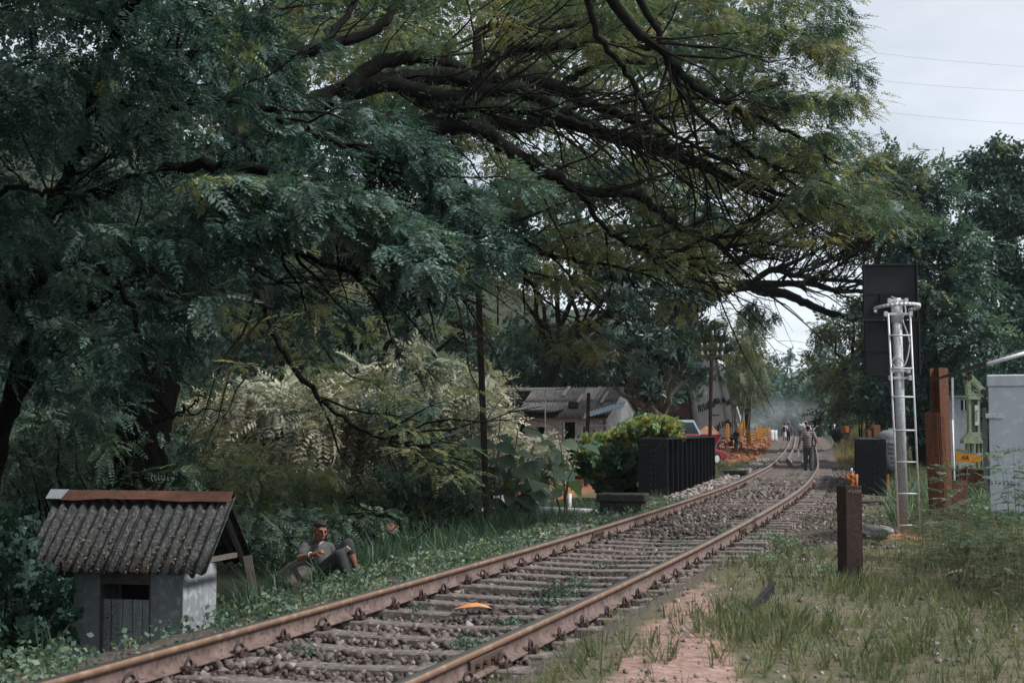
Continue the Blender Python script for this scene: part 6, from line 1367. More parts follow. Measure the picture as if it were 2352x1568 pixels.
# ------------------------------------------------------------------ vehicles
m_glass = mat('car_glass', (.02, .024, .028), .12, 0, col2=(.03, .034, .038), nscale=2, spec=.6)
m_tyre = mat('tyre', (.012, .012, .012), .85, col2=(.02, .02, .02), nscale=10)
def paint(nm, c): return mat(nm, c, .3, .0, col2=tuple(q*.8 for q in c), nscale=2, spec=.5)
def car(name, label, loc, rz, L, Wd, Hh, pm, van=False, hood_up=False, cat='car'):
    T = empty(name, loc, rz, label, cat); hb, hr = Hh*.56, Hh
    low = [(0, .28), (0, hb*.92), (.04*L, hb), (.72*L, hb), (.97*L, hb*.82), (L, hb*.55), (L, .28)] if not van else [(0, .28), (0, hb), (.86*L, hb), (.98*L, hb*.8), (L, .5), (L, .28)]
    M = frameM((-L/2, -Wd/2, 0), (1, 0, 0), (0, 1, 0))
    MB().prism(low, Wd, M).build('body', pm, T, bevel=.05)
    cab = [(.02*L, hb - .01), (.05*L, hr), (.52*L, hr), (.70*L, hb - .01)] if not van else [(.01*L, hb - .01), (.03*L, hr), (.72*L, hr), (.86*L, hb - .01)]
    cb = MB(); n = len(cab); V = [Vector((x - L/2, (-1 if s_ == 0 else 1)*(Wd/2 - .04 - (.10 if z > hb else 0)), z)) for s_ in (0, 1) for x, z in cab]
    cb.add(V, [tuple(range(n)), tuple(range(2*n-1, n-1, -1))] + [((i+1) % n, i, n+i, n+(i+1) % n) for i in range(n)]); cb.build('cabin', pm, T, bevel=.03)
    top = cab[1][0], cab[2][0]; bot = cab[0][0], cab[3][0]
    for s_ in (-1, 1):
        cuts = (.04, .34, .66, .96) if not van else (.04, .3, .6, .96)
        for a, b_ in zip(cuts, cuts[1:]):
            pts = []
            for f, zf in ((a + .012, .12), (b_ - .012, .12), (b_ - .012, .86), (a + .012, .86)):
                x0_, x1_ = bot[0] + (top[0]-bot[0])*zf, bot[1] + (top[1]-bot[1])*zf; z = hb + (hr-hb)*zf
                pts.append((x0_ + (x1_-x0_)*f - L/2, s_*(Wd/2 - .04 - .10*zf + .006), z))
            MB().add(pts, [(0, 1, 2, 3) if s_ < 0 else (3, 2, 1, 0)]).build('side_window', m_glass, T)
    e = .008
    for (xa, xb, sg, nm) in ((cab[0][0], cab[1][0], -1, 'rear_window'), (cab[3][0], cab[2][0], 1, 'windscreen')):
        pts = [(xa + (xb-xa)*f - L/2 + sg*e, y*(Wd/2 - .12 - .08*f), hb + (hr-hb)*f + e*.5) for f, y in ((.12, -1), (.12, 1), (.88, 1), (.88, -1))]
        MB().add(pts, [(0, 1, 2, 3) if sg > 0 else (3, 2, 1, 0)]).build(nm, m_glass, T)
    wr_ = .31
    for x in (-.32*L, .31*L):
        for s_ in (-1, 1):
            wh = MB().tube([(x, s_*(Wd/2 - .20), wr_), (x, s_*(Wd/2 + .012), wr_)], wr_, 18).build('wheel', m_tyre, T); MB().tube([(x, s_*(Wd/2 - .02), wr_), (x, s_*(Wd/2 + .02), wr_)], wr_*.6, 14).build('rim', m_galv2, wh)
    for s_ in (-1, 1):
        MB().box((L/2 - .03, s_*Wd*.36, hb*.68), (.08, .34, .16)).build('headlight', m_porcw, T, bevel=.02); MB().box((L/2 - .03, s_*Wd*.47, hb*.66), (.085, .10, .13)).build('indicator', m_orange, T, bevel=.01)
        MB().box((-L/2 + .01, s_*Wd*.42, hb*.72), (.05, .18, .3)).build('tail_light', m_redscrap, T, bevel=.01)
    MB().box((L/2 - .0, 0, .42), (.14, Wd*.98, .2)).build('bumper', m_black, T, bevel=.03); MB().box((-L/2, 0, .42), (.14, Wd*.98, .2)).build('bumper', m_black, T, bevel=.03)
    if hood_up: MB().box((L*.36, 0, hb + .28), (.95, Wd*.9, .03), Matrix.Rotation(R(-48), 3, 'Y')).build('raised_bonnet', pm, T, bevel=.01)
    return T
p = gbase(1606, 72); car('red_car', 'red estate car with raised bonnet parked behind the left girder', (p[0] - .6, 72, p[2] + .10), R(44), 4.0, 1.65, 1.5, paint('red_car_paint', (.20, .010, .016)), hood_up=True)
# light blue lorry cab behind it
p = gbase(1553, 80); LT = car('blue_lorry', 'light blue lorry cab behind the red car under the cut bank', (p[0], 80, p[2] + .35), R(20), 3.2, 1.7, 1.95, paint('light_blue_paint', (.30, .47, .55)), van=True, cat='lorry')
p = W(790, 1232, 34); car('dark_car', 'dark grey car half hidden behind the bushes by the sitting man', (p[0] - 1.3, 34.6, p[2] - .35), R(-12), 4.0, 1.65, 1.42, paint('grey_car_paint', (.10, .105, .115)))
p = gbase(1000, 44); car('white_van', 'white van glimpsed through the pale shrubs', (p[0], 44, p[2]), R(8), 4.2, 1.7, 1.85, paint('white_car_paint', (.55, .56, .57)), van=True, cat='van')
p = gbase(560, 40); car('white_car', 'pale car glimpsed through leaves behind the hut', (p[0], 40, p[2]), R(5), 4.0, 1.65, 1.45, paint('pale_car_paint', (.42, .40, .39)))
# white sign by the track
p = np.array(gbase(1843, 118)); SN = empty('track_sign', p, 0, 'small white lettered board standing at the far end of the track', 'sign'); zz = W(1843, 977, 118)[2]-p[2]
bd = MB().box((0, 0, zz), (.40, .03, .60)).build('board', m_white, SN); MB().box((0, .03, zz/2), (.06, .04, zz)).build('post', m_white, SN); text('EU', .26, m_black, bd, frameM((0, -.02, zz), (1, 0, 0), (0, 0, 1)))
# distant white tank and gate rails
for px, d_, lb in ((1771, 120, 'left one of two pale drums at the end of the red earth'), (1779, 121, 'right one of two pale drums at the end of the red earth')):
    q = gbase(px, d_); DD = empty('pale_drum', q, 0, lb, 'drum', 'pale drums at the works'); MB().lathe([(0, 0), (.22, 0), (.23, .3), (.22, .6), (.23, .9), (.2, .95), (0, .95)], 14).build('body', m_white, DD, True)
# boulder under the signal, boulder behind the sitting man
def boulder(label, c, sz_, m, seed, sub=3):
    bm = bmesh.new(); bmesh.ops.create_icosphere(bm, subdivisions=sub, radius=1)
    g = np.random.default_rng(seed); ph = g.uniform(0, 6, 9)
    for v in bm.verts:
        x, y, z = v.co; k = 1 + .16*math.sin(2.3*x + ph[0])*math.cos(2.1*y + ph[1]) + .1*math.sin(4.7*z + ph[2] + 3*x) + .05*math.sin(9*y + ph[3]) + .04*math.sin(11*x + 7*z + ph[4]); v.co = Vector((x*sz_[0], y*sz_[1], z*sz_[2]))*k
    me = bpy.data.meshes.new('boulder'); bm.to_mesh(me); bm.free(); me.materials.append(m); o = link('boulder', me, None, c); return tag(o, label, 'rock')
m_rock = mat('grey_rock', (.20, .19, .185), .95, col2=(.29, .275, .265), nscale=5, col3=(.12, .115, .11), bump=(22, .8, .02))
m_rockd = mat('brown_rock', (.085, .072, .062), .95, col2=(.14, .12, .10), nscale=5, col3=(.05, .05, .04), bump=(22, .8, .02))
q = W(2002, 1216, 20.9); boulder('pale boulder between the steel post and the signal foot', (q[0], 20.9, q[2] - .02), (.27, .22, .10), m_rock, 3)
q = W(2138, 1210, 21.8); boulder('dark stone right of the signal foot', (q[0], 21.8, q[2] - .02), (.16, .14, .10), m_rockd, 5)
q = W(690, 1330, 17.95); boulder('dark sloping boulder that the sitting man leans on', (q[0], 18.05, q[2] - .02), (.34, .30, .21), m_rockd, 9)
# ------------------------------------------------------------------ people
def sphere_pts(bm, c, r, scale=(1, 1, 1), rot=None, sub=2):
    M = Matrix.Translation(Vector(c)) @ (rot.to_4x4() if rot is not None else Matrix.Identity(4)) @ Matrix.Diagonal((r*scale[0], r*scale[1], r*scale[2], 1)); bmesh.ops.create_icosphere(bm, subdivisions=sub, radius=1, matrix=M)
def capsule(bm, a, ra, b, rb, n=12):
    a, b = Vector(a), Vector(b); d = b-a; L = d.length
    q = d.to_track_quat('Z', 'Y').to_matrix().to_4x4(); bmesh.ops.create_cone(bm, cap_ends=True, segments=n, radius1=ra, radius2=rb, depth=L, matrix=Matrix.Translation((a+b)/2) @ q)
    sphere_pts(bm, a, ra); sphere_pts(bm, b, rb)
def blob(name, parts, m, parent, voxel=.012, smooth=4):
    """union of tapered limbs and ellipsoids, remeshed into one continuous surface"""
    bm = bmesh.new()
    for p in parts:
        if p[0] == 'c': capsule(bm, *p[1:])
        else: sphere_pts(bm, *p[1:])
    me = bpy.data.meshes.new(name); bm.to_mesh(me); bm.free(); me.materials.append(m)
    o = link(name, me, None); r_ = o.modifiers.new('union', 'REMESH'); r_.mode = 'VOXEL'; r_.voxel_size = voxel; r_.use_smooth_shade = True
    s_ = o.modifiers.new('soft', 'SMOOTH'); s_.factor = .5; s_.iterations = smooth
    return child_of(o, parent) if parent else o
m_skin = mat('brown_skin', (.23, .085, .05), .55, col2=(.19, .07, .042), nscale=8, spec=.4)
m_skind = mat('dark_skin', (.10, .05, .035), .6, col2=(.08, .04, .03), nscale=8)
m_hair = mat('black_hair', (.010, .009, .009), .7, col2=(.018, .016, .015), nscale=60, bump=(90, .6, .01))
m_greyshirt = mat('grey_shirt', (.075, .078, .078), .9, col2=(.058, .06, .06), nscale=14, bump=(14, .5, .02))
m_darktr = mat('charcoal_trousers', (.028, .029, .032), .9, col2=(.040, .041, .044), nscale=16, bump=(16, .5, .02))
m_collar = mat('pale_collar', (.30, .30, .29), .9, col2=(.24, .24, .23), nscale=10)
def hand_parts(wr, d, nrm, s=1.0, curl=.9):
    """palm, four unequal fingers with a knuckle bend, thumb from the side of the palm"""
    wr, d, nrm = Vector(wr), Vector(d).normalized(), Vector(nrm).normalized(); sd = d.cross(nrm).normalized(); out = []
    pk = wr + d*.075*s
    out.append(('c', wr, .026*s, pk, .030*s)); 
    for k, (o_, l) in enumerate(((-.03, .065), (-.01, .075), (.011, .07), (.031, .055))):
        b_ = pk + sd*o_*s; m1 = b_ + (d*.8 + nrm*.45*curl)*l*.55*s; m2 = m1 + (d*(.5-.6*curl) + nrm*.95*curl)*l*.5*s
        out += [('c', b_, .0105*s, m1, .0098*s, 8), ('c', m1, .0098*s, m2, .008*s, 8)]
    t0 = wr + d*.025*s - sd*.026*s; t1 = t0 + (d*.5 - sd*.6 + nrm*.3)*.045*s; t2 = t1 + (d*.8 + nrm*.5)*.035*s
    return out + [('c', t0, .013*s, t1, .0115*s, 8), ('c', t1, .0115*s, t2, .0095*s, 8)]
def head_parts(c, f, up, s=1.0):
    """skull, jaw, nose, brow, lips, ears; f = where the face looks"""
    f, up = Vector(f).normalized(), Vector(up); up = (up - f*up.dot(f)).normalized(); x = f.cross(up).normalized(); c = Vector(c); rot = Matrix((x, f, up)).transposed()
    P = lambda a, b, z: c + (x*a + f*b + up*z)*s
    pts = [('s', P(0, -.012, .025), .1*s, (.80, .98, .90), rot), ('s', P(0, .022, -.045), .085*s, (.78, .86, 1.0), rot), ('s', P(0, .055, -.095), .036*s, (1.2, .9, .8), rot),
           ('c', P(0, .098, .012), .011*s, P(0, .118, -.030), .0165*s, 8), ('s', P(-.033, .080, .028), .024*s, (1.3, .6, .45), rot), ('s', P(.033, .080, .028), .024*s, (1.3, .6, .45), rot),
           ('s', P(0, .094, -.062), .018*s, (1.5, .7, .38), rot), ('s', P(0, .091, -.075), .018*s, (1.3, .7, .42), rot),
           ('s', P(-.082, -.008, -.01), .024*s, (.4, .7, 1.15), rot), ('s', P(.082, -.008, -.01), .024*s, (.4, .7, 1.15), rot), ('s', P(-.05, .055, -.02), .03*s, (.8, .8, .8), rot), ('s', P(.05, .055, -.02), .03*s, (.8, .8, .8), rot)]
    return pts, P, rot
def face_bits(T, P, rot, s=1.0):
    for sx in (-1, 1): blob('eye', [('s', P(sx*.031, .089, .008), .0115*s, (1.25, .6, .55), rot)], m_black, T, .004, 1); blob('eyebrow', [('s', P(sx*.034, .098, .034), .018*s, (1.25, .4, .26), rot)], m_hair, T, .005, 1)

# --- the man sitting on the bank
SDp = 18.0
J = {k: Vector(W(*v)) for k, v in dict(head=(735,1217,17.9), neck=(727,1241,18.0), chest=(727,1268,18.02), belly=(738,1292,18.0), pel=(745,1312,18.0), shR=(700,1257,17.86), shL=(756,1256,18.12), elR=(688,1281,17.74), wrR=(724,1272,17.58), elL=(768,1286,18.15), wrL=(783,1272,18.0), hipR=(738,1315,17.88), hipL=(754,1314,18.10), knR=(781,1274,17.72), anR=(798,1322,17.66), knL=(799,1250,18.05), anL=(816,1300,18.02), toeL=(834,1312,17.95), toeR=(818,1332,17.6)).items()}
gm_ = float(gz(J['pel'].x, 18.0)); SM = empty('person', (J['pel'].x, 18.0, J['pel'].z - .15), 0, 'man in grey shirt and rolled dark trousers sitting back on the bank', 'person')
hf, hu = Vector((.50, -.80, -.26)), Vector((.12, .0, 1))
hp, HP, hrot = head_parts(J['head'], hf, hu, 1.02)
skin = hp + [('c', J['neck'], .052, J['head'] + Vector((0, .01, -.05)), .050)]
skin += [('c', J['shR'], .045, J['elR'], .041), ('c', J['elR'], .041, J['wrR'], .027), ('c', J['shL'], .045, J['elL'], .040), ('c', J['elL'], .040, J['wrL'], .026)]
skin += hand_parts(J['wrR'], Vector((1, -.1, .45)), Vector((.25, .4, -.6)), .95, .9) + hand_parts(J['wrL'], Vector((.8, -.4, .35)), Vector((-.1, -.5, .7)), .95, .8)
skin += [('c', J['neck'], .05, J['chest'], .10), ('c', J['chest'], .12, J['pel'], .11), ('c', J['pel'], .1, J['hipL'], .07), ('c', J['pel'], .1, J['hipR'], .07), ('c', J['hipR'], .07, J['knR'], .052), ('c', J['hipL'], .07, J['knL'], .052),
         ('c', J['knL'], .05, J['knL'].lerp(J['anL'], .35), .052), ('c', J['knL'].lerp(J['anL'], .35), .052, J['anL'], .034), ('c', J['knR'], .05, J['knR'].lerp(J['anR'], .35), .05), ('c', J['knR'].lerp(J['anR'], .35), .05, J['anR'], .034), ('c', J['anL'], .034, J['toeL'], .03), ('c', J['anR'], .034, J['toeR'], .03)]
blob('body', skin, m_skin, SM, .0085, 3)
face_bits(SM, HP, hrot, 1.02)
blob('hair', [('s', HP(0, -.018, .052), .1, (.86, .98, .76), hrot), ('s', HP(0, -.06, .0), .085, (.9, .55, .85), hrot), ('s', HP(0, .035, .085), .05, (1.2, .9, .45), hrot)], m_hair, SM, .008, 2)
sh_e = J['shR'].lerp(J['elR'], .62); sl_e = J['shL'].lerp(J['elL'], .62)
blob('shirt', [('c', J['neck'] + Vector((0, .01, -.035)), .068, J['chest'], .145), ('s', J['chest'] + Vector((.0, .0, .0)), .17, (1.0, .74, .85)), ('c', J['chest'], .148, J['belly'], .150), ('c', J['belly'], .150, J['pel'] + Vector((0, 0, .02)), .145), ('c', J['chest'] + Vector((0, 0, .05)), .10, J['shR'], .066), ('c', J['chest'] + Vector((0, 0, .05)), .10, J['shL'], .066), ('c', J['shR'], .066, sh_e, .062), ('c', J['shL'], .066, sl_e, .060)], m_greyshirt, SM, .012, 6)
nk = J['neck'] + Vector((.005, -.015, -.012))
blob('collar', [('c', nk + Vector((-.06, -.01, .005)), .016, nk + Vector((.0, -.075, -.035)), .014), ('c', nk + Vector((.065, .0, .0)), .016, nk + Vector((.02, -.078, -.04)), .014), ('c', nk + Vector((-.06, -.01, .005)), .015, nk + Vector((-.01, .06, .02)), .015)], m_collar, SM, .008, 3)
bdg = J['chest'].lerp(J['shL'], .55) + Vector((.0, -.135, -.045)); MB().box((0, 0, 0), (.035, .012, .045)).build('red_badge', mat('red_cloth', (.55, .03, .02), .8, col2=(.45, .025, .02), nscale=20), SM, bevel=.004); child_of(SM.children[-1], SM) if False else None
bo_ = [c for c in SM.children if c.name.startswith('red_badge')][0]; bo_.location = bdg - Vector(SM.location)
kL = J['knL'].lerp(J['anL'], .30); kR = J['knR'].lerp(J['anR'], .75)
blob('trousers', [('s', J['pel'], .155, (1.0, .95, .8)), ('c', J['hipR'], .105, J['knR'], .078), ('c', J['hipL'], .105, J['knL'], .080), ('c', J['knL'], .080, kL, .070), ('c', J['knR'], .078, kR, .064), ('c', J['hipL'], .1, J['hipR'], .1)], m_darktr, SM, .012, 5)
wrm = J['elR'].lerp(J['wrR'], .72); dr_ = (J['wrR']-J['elR']).normalized(); t = np.linspace(0, 6.283, 15); u_ = dr_.cross(Vector((0, 0, 1))).normalized(); v_ = u_.cross(dr_)
br = MB().tube([wrm + (u_*math.cos(a) + v_*math.sin(a))*.037 for a in t], .006, 5, False).build('bracelet', m_porcw, SM, True); child_of(br, SM)
ph = MB().box((0, 0, 0), (.07, .012, .13), Matrix.Rotation(.5, 3, 'Y')).build('phone', m_white, None, bevel=.004, loc=J['wrL'] + Vector((.055, -.05, .05)), rot=(.6, .3, .2)); tag(ph, 'pale phone held in front of the sitting man\'s knee', 'phone')

# --- standing or walking figures
def figure(label, px, feet_y, d, H, cloth, look=(0, 1, 0), stride=.12, skin_m=m_skind, hat=None, skirt=None, arms=None, voxel=.018, hair=True, bag=None, zfix=None, kids=False):
    """cloth = (top material, bottom material)"""
    b = Vector(W(px, feet_y, d)); 
    if zfix is not None: b.z = zfix
    k = H/1.72; f = Vector(look).normalized(); r_ = Vector((f.y, -f.x, 0)); T = empty('person', b, 0, label, 'person')
    P = lambda a, fw, z: b + r_*a*k + f*fw*k + Vector((0, 0, z*k))
    pel = P(0, 0, .92); ch = P(0, .01, 1.26); nk_ = P(0, .01, 1.45); hc_ = P(0, .03, 1.58)
    sL, sR = P(-.19, 0, 1.40), P(.19, 0, 1.40); arms = arms or ((-.27, .0, 1.12, -.28, .06, .88), (.27, .0, 1.12, .28, .06, .88))
    eL, wL = P(*arms[0][:3]), P(*arms[0][3:]); eR, wR = P(*arms[1][:3]), P(*arms[1][3:])
    hL, hR = P(-.09, 0, .90), P(.09, 0, .90); kL_, kR_ = P(-.10, stride*.7, .50), P(.10, -stride*.1, .49); aL, aR = P(-.10, stride, .09), P(.10, -stride, .10); tL, tR = P(-.12, stride + .15, .04), P(.12, -stride + .14, .035)
    hp_, HP_, rot_ = head_parts(hc_, f, (0, 0, 1), .95*k)
    body = hp_ + [('c', nk_, .055*k, hc_, .05*k), ('c', sL, .05*k, eL, .042*k), ('c', eL, .042*k, wL, .028*k), ('c', sR, .05*k, eR, .042*k), ('c', eR, .042*k, wR, .028*k), ('c', nk_, .05*k, ch, .11*k), ('c', ch, .11*k, pel, .10*k), ('c', hL, .075*k, kL_, .055*k), ('c', kL_, .052*k, aL, .034*k), ('c', hR, .075*k, kR_, .055*k), ('c', kR_, .052*k, aR, .034*k), ('c', pel, .09*k, hL, .07*k), ('c', pel, .09*k, hR, .07*k), ('c', aL, .033*k, tL, .028*k), ('c', aR, .033*k, tR, .028*k)]
    for w_, e_, sg in ((wL, eL, 1), (wR, eR, -1)): body += hand_parts(w_, (w_-e_), f*.6 + r_*sg*.8, k, .6)
    blob('body', body, skin_m, T, voxel*.75, 2)
    blob('shirt', [('c', nk_ + Vector((0, 0, -.05*k)), .075*k, ch, .16*k), ('s', ch, .185*k, (1.0, .72, .95), Matrix((r_, f, Vector((0, 0, 1)))).transposed()), ('c', ch, .155*k, pel + Vector((0, 0, .02*k)), .155*k), ('c', ch + Vector((0, 0, .08*k)), .11*k, sL, .075*k), ('c', ch + Vector((0, 0, .08*k)), .11*k, sR, .075*k), ('c', sL, .072*k, sL.lerp(eL, .75), .066*k), ('c', sR, .072*k, sR.lerp(eR, .75), .066*k)], cloth[0], T, voxel, 4)
    if skirt: blob('skirt', [('c', pel, .15*k, P(0, 0, .52), .19*k), ('s', P(0, 0, .55), .2*k, (1, .85, .5))], cloth[1], T, voxel, 3)
    else: blob('trousers', [('s', pel, .16*k, (1, .85, .75)), ('c', hL, .105*k, kL_, .085*k), ('c', hR, .105*k, kR_, .085*k), ('c', kL_, .085*k, aL + Vector((0, 0, -.01)), .075*k), ('c', kR_, .085*k, aR + Vector((0, 0, -.01)), .075*k)], cloth[1], T, voxel, 4)
    blob('shoes', [('c', aL - Vector((0, 0, .05*k)), .042*k, tL, .036*k), ('c', aR - Vector((0, 0, .05*k)), .042*k, tR, .036*k)], m_black if not skirt else m_white, T, voxel, 1)
    if hair: blob('hair', [('s', HP_(0, -.03, .04), .1*k, (.86, .95, .85), rot_), ('s', HP_(0, -.06, -.01), .08*k, (.9, .6, .9), rot_)], m_hair, T, voxel, 2)
    if hat: blob('hat', [('s', HP_(0, -.012, .062), .1*k, (.95, 1.06, .72), rot_), ('s', HP_(0, .075, .045), .07*k, (1.0, 1.0, .18), rot_)], hat, T, voxel*.7, 2)
    if bag == 'pack': blob('backpack', [('c', P(0, -.20, 1.30), .13*k, P(0, -.22, 1.02), .15*k)], m_black, T, voxel, 4)
    if bag == 'plastic':
        q = P(-.30, .04, .84); bgm = MB(); pr_ = [(.01, 0), (.03, -.05), (.07, -.14), (.10, -.26), (.085, -.34), (.0, -.35)]
        o = MB().lathe([(r2*k, z2*k) for r2, z2 in pr_][::-1], 12).build('carrier_bag', m_white, None, True, loc=wL + Vector((-.01, -.02, -.08*k))); o.scale = (.8, .55, 1); tag(o, 'white plastic carrier bag in the striped man\'s hand', 'bag')
    return T, P
def stripes(nm, c1, c2, sc_):
    m = bpy.data.materials.new(nm); m.use_nodes = True; N = m.node_tree.nodes; L = m.node_tree.links; b = N['Principled BSDF']; b.inputs['Roughness'].default_value = .9
    tc_ = N.new('ShaderNodeTexCoord'); sp = N.new('ShaderNodeSeparateXYZ'); L.new(tc_.outputs['Object'], sp.inputs[0]); mu = N.new('ShaderNodeMath'); mu.operation = 'MULTIPLY'; mu.inputs[1].default_value = sc_; L.new(sp.outputs['Z'], mu.inputs[0])
    fr = N.new('ShaderNodeMath'); fr.operation = 'FRACT'; L.new(mu.outputs[0], fr.inputs[0]); gt = N.new('ShaderNodeMath'); gt.operation = 'GREATER_THAN'; gt.inputs[1].default_value = .62; L.new(fr.outputs[0], gt.inputs[0])
    mx = N.new('ShaderNodeMixRGB'); mx.inputs[1].default_value = (*c1, 1); mx.inputs[2].default_value = (*c2, 1); L.new(gt.outputs[0], mx.inputs[0]); L.new(mx.outputs[0], b.inputs['Base Color']); return m
m_str = stripes('striped_shirt', (.045, .030, .034), (.40, .31, .29), 16.5)
m_jean = mat('faded_jeans', (.20, .26, .33), .9, col2=(.14, .19, .25), nscale=9); m_tee = mat('black_tee', (.022, .022, .022), .9, col2=(.03, .03, .03), nscale=9)
m_slate = mat('slate_trousers', (.045, .050, .055), .9, col2=(.06, .065, .07), nscale=8); m_wh = mat('white_cloth', (.55, .56, .58), .9, col2=(.45, .46, .48), nscale=8); m_mag = mat('mauve_cloth', (.22, .10, .13), .9, col2=(.16, .07, .1), nscale=8)
m_capg = mat('grey_cap', (.10, .11, .12), .9, col2=(.13, .14, .15), nscale=10); m_helm = mat('orange_helmet', (.65, .22, .02), .4, col2=(.6, .2, .02), nscale=5)
figure('man in striped shirt and grey cap walking away along the track', 1857, 1077, 55, 1.70, (m_str, m_slate), (.19, .98, 0), .10, hat=m_capg, arms=((-.30, -.04, 1.14, -.35, .02, .90), (.29, -.07, 1.14, .25, .05, .93)), bag='plastic', skin_m=m_skin, voxel=.016, zfix=-.03)
figure('person in white school dress with a black backpack left of the track', 1802, 1015, 112, 1.45, (m_wh, m_wh), (.3, 1, 0), .10, skirt=True, bag='pack', voxel=.03)
figure('person in mauve clothes walking beside the backpack wearer', 1811, 1013, 114, 1.45, (m_mag, m_tee), (.3, 1, 0), .10, voxel=.03)
figure('worker in orange helmet walking ahead of the striped man', 1852, 1035, 80, 1.6, (m_wh, m_slate), (.2, 1, 0), .10, hat=m_helm, voxel=.025)
figure('man in white shirt walking far ahead on the left side of the track', 1841, 1014, 112, 1.55, (m_wh, m_slate), (.2, 1, 0), .10, voxel=.03)
figure('man in white shirt walking far ahead on the right side of the track', 1869, 1016, 110, 1.62, (m_wh, m_tee), (.2, 1, 0), .10, voxel=.03)
figure('tiny dark clad person standing at the far end of the track', 1826, 1003, 150, 1.5, (m_tee, m_slate), (.2, -1, 0), .05, voxel=.04)
figure('man in black tee shirt and faded jeans standing by the motorbike', 1692, 1041, 95, 1.58, (m_tee, m_jean), (-.6, -.5, 0), .05, arms=((-.24, .08, 1.14, -.12, .28, 1.02), (.24, .06, 1.12, .12, .26, .98)), skin_m=m_skin, voxel=.025)
p_ = gbase(1365, 64); figure('bare armed worker with a broom in front of the workshop', 1366, 1074, 63, 1.62, (mat('rust_shirt', (.10, .045, .04), .9, col2=(.08, .035, .03), nscale=8), m_slate), (.7, -.6, 0), .05, arms=((-.25, .1, 1.12, -.1, .28, 1.15), (.24, .1, 1.12, .12, .26, 1.0)), voxel=.02)
q0, q1 = W(1373, 1000, 62.7), W(1362, 1066, 62.6); tag(MB().tube([q0, q1], .016, 6).build('broom', m_timber, None), 'broom held by the worker at the workshop', 'broom')
# motorbike beside the man in jeans
p = W(1677, 1040, 93); MBk = empty('motorbike', (p[0], 93, float(gz(p[0], 93))), .5, 'dark motorbike parked by the man in faded jeans', 'motorbike')
for x in (-.6, .6):
    t = np.linspace(0, 6.283, 19); wh = MB().tube([(x + .28*math.cos(a), 0, .30 + .28*math.sin(a)) for a in t], .045, 6, False).build('wheel', m_tyre, MBk, True); MB().tube([(x, -.04, .3), (x, .04, .3)], .07, 8).build('hub', m_galv2, wh)
MB().bar((-.6, 0, .32), (.1, 0, .62), .06, .06).bar((.6, 0, .32), (.42, 0, .92), .06, .06).bar((.1, 0, .62), (.45, 0, .85), .07, .07).build('frame', m_black, MBk); MB().box((.18, 0, .78), (.42, .24, .2)).build('fuel_tank', m_black, MBk, bevel=.05); MB().box((-.28, 0, .78), (.62, .22, .09)).build('seat', m_black, MBk, bevel=.03); MB().box((.0, 0, .42), (.36, .24, .3)).build('engine', m_rustdk, MBk, bevel=.03); MB().tube([(.40, -.34, 1.0), (.42, 0, .95), (.40, .34, 1.0)], .018, 6).build('handlebar', m_black, MBk)

# ------------------------------------------------------------------ the air: thin haze over the whole place, a drift of smoke by the works
def volume_box(name, lo, hi, dens, col, noise=None):
    c = [(a+b)/2 for a, b in zip(lo, hi)]; o = MB().box((0, 0, 0), [b-a for a, b in zip(lo, hi)]).build(name, None, None, loc=c)
    m = bpy.data.materials.new(name); m.use_nodes = True; N = m.node_tree.nodes; L = m.node_tree.links; N.remove(N['Principled BSDF'])
    v = N.new('ShaderNodeVolumePrincipled'); v.inputs['Color'].default_value = (*col, 1); v.inputs['Density'].default_value = dens; v.inputs['Anisotropy'].default_value = .2
    L.new(v.outputs[0], N['Material Output'].inputs['Volume']); o.data.materials.append(m); o['kind'] = 'stuff'; return o
HZ = volume_box('haze', (-320, -70, -6), (440, 920, 60), .00018, (.80, .90, .95))
tag(HZ, 'thin pale haze hanging in the valley air', 'haze')

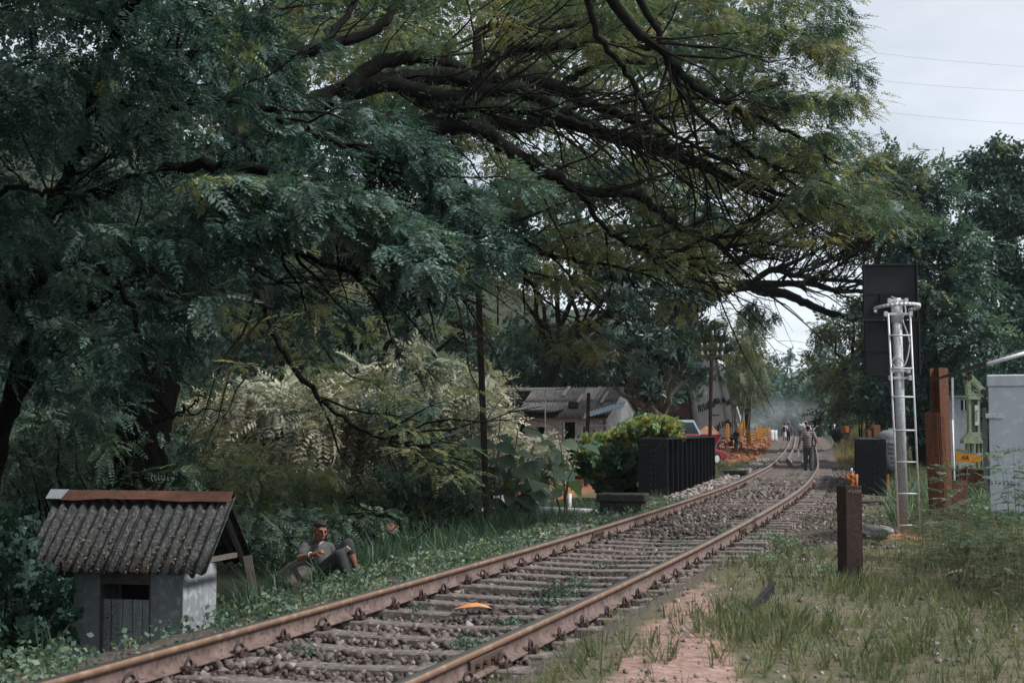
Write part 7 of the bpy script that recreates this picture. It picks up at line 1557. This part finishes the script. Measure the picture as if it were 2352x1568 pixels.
def smoke_puff(label, c, r, dens):
    bm = bmesh.new(); bmesh.ops.create_icosphere(bm, subdivisions=3, radius=1)
    for v in bm.verts: v.co = Vector((v.co.x*r[0], v.co.y*r[1], v.co.z*r[2]))
    me = bpy.data.meshes.new('smoke'); bm.to_mesh(me); bm.free(); o = link('smoke', me, None, c)
    m = bpy.data.materials.new('smoke'); m.use_nodes = True; N = m.node_tree.nodes; L = m.node_tree.links; N.remove(N['Principled BSDF'])
    v = N.new('ShaderNodeVolumePrincipled'); v.inputs['Color'].default_value = (.85, .9, .93, 1)
    tcx = N.new('ShaderNodeTexCoord'); ns = N.new('ShaderNodeTexNoise'); ns.inputs['Scale'].default_value = .35; ns.inputs['Detail'].default_value = 3; L.new(tcx.outputs['Object'], ns.inputs['Vector'])
    mp = N.new('ShaderNodeMapping'); mp.inputs['Scale'].default_value = [1/q for q in r]; L.new(tcx.outputs['Object'], mp.inputs[0]); ln = N.new('ShaderNodeVectorMath'); ln.operation = 'LENGTH'; L.new(mp.outputs[0], ln.inputs[0])
    fo = N.new('ShaderNodeMapRange'); fo.inputs[1].default_value = 1.0; fo.inputs[2].default_value = .2; fo.inputs[3].default_value = 0; fo.inputs[4].default_value = 1; L.new(ln.outputs['Value'], fo.inputs[0])
    nr = N.new('ShaderNodeMapRange'); nr.inputs[1].default_value = .42; nr.inputs[2].default_value = .72; nr.inputs[3].default_value = 0; nr.inputs[4].default_value = dens; L.new(ns.outputs['Fac'], nr.inputs[0])
    mu = N.new('ShaderNodeMath'); mu.operation = 'MULTIPLY'; L.new(fo.outputs[0], mu.inputs[0]); L.new(nr.outputs[0], mu.inputs[1]); L.new(mu.outputs[0], v.inputs['Density'])
    L.new(v.outputs[0], N['Material Output'].inputs['Volume']); me.materials.append(m); return tag(o, label, 'smoke', kind='stuff')
q = W(1765, 958, 140); smoke_puff('thin pale smoke drifting above the works left of the far track', (q[0], 140, q[2]), (6.0, 5.0, 2.6), .16)
scene.cycles.volume_step_rate = 4; scene.cycles.volume_max_steps = 64
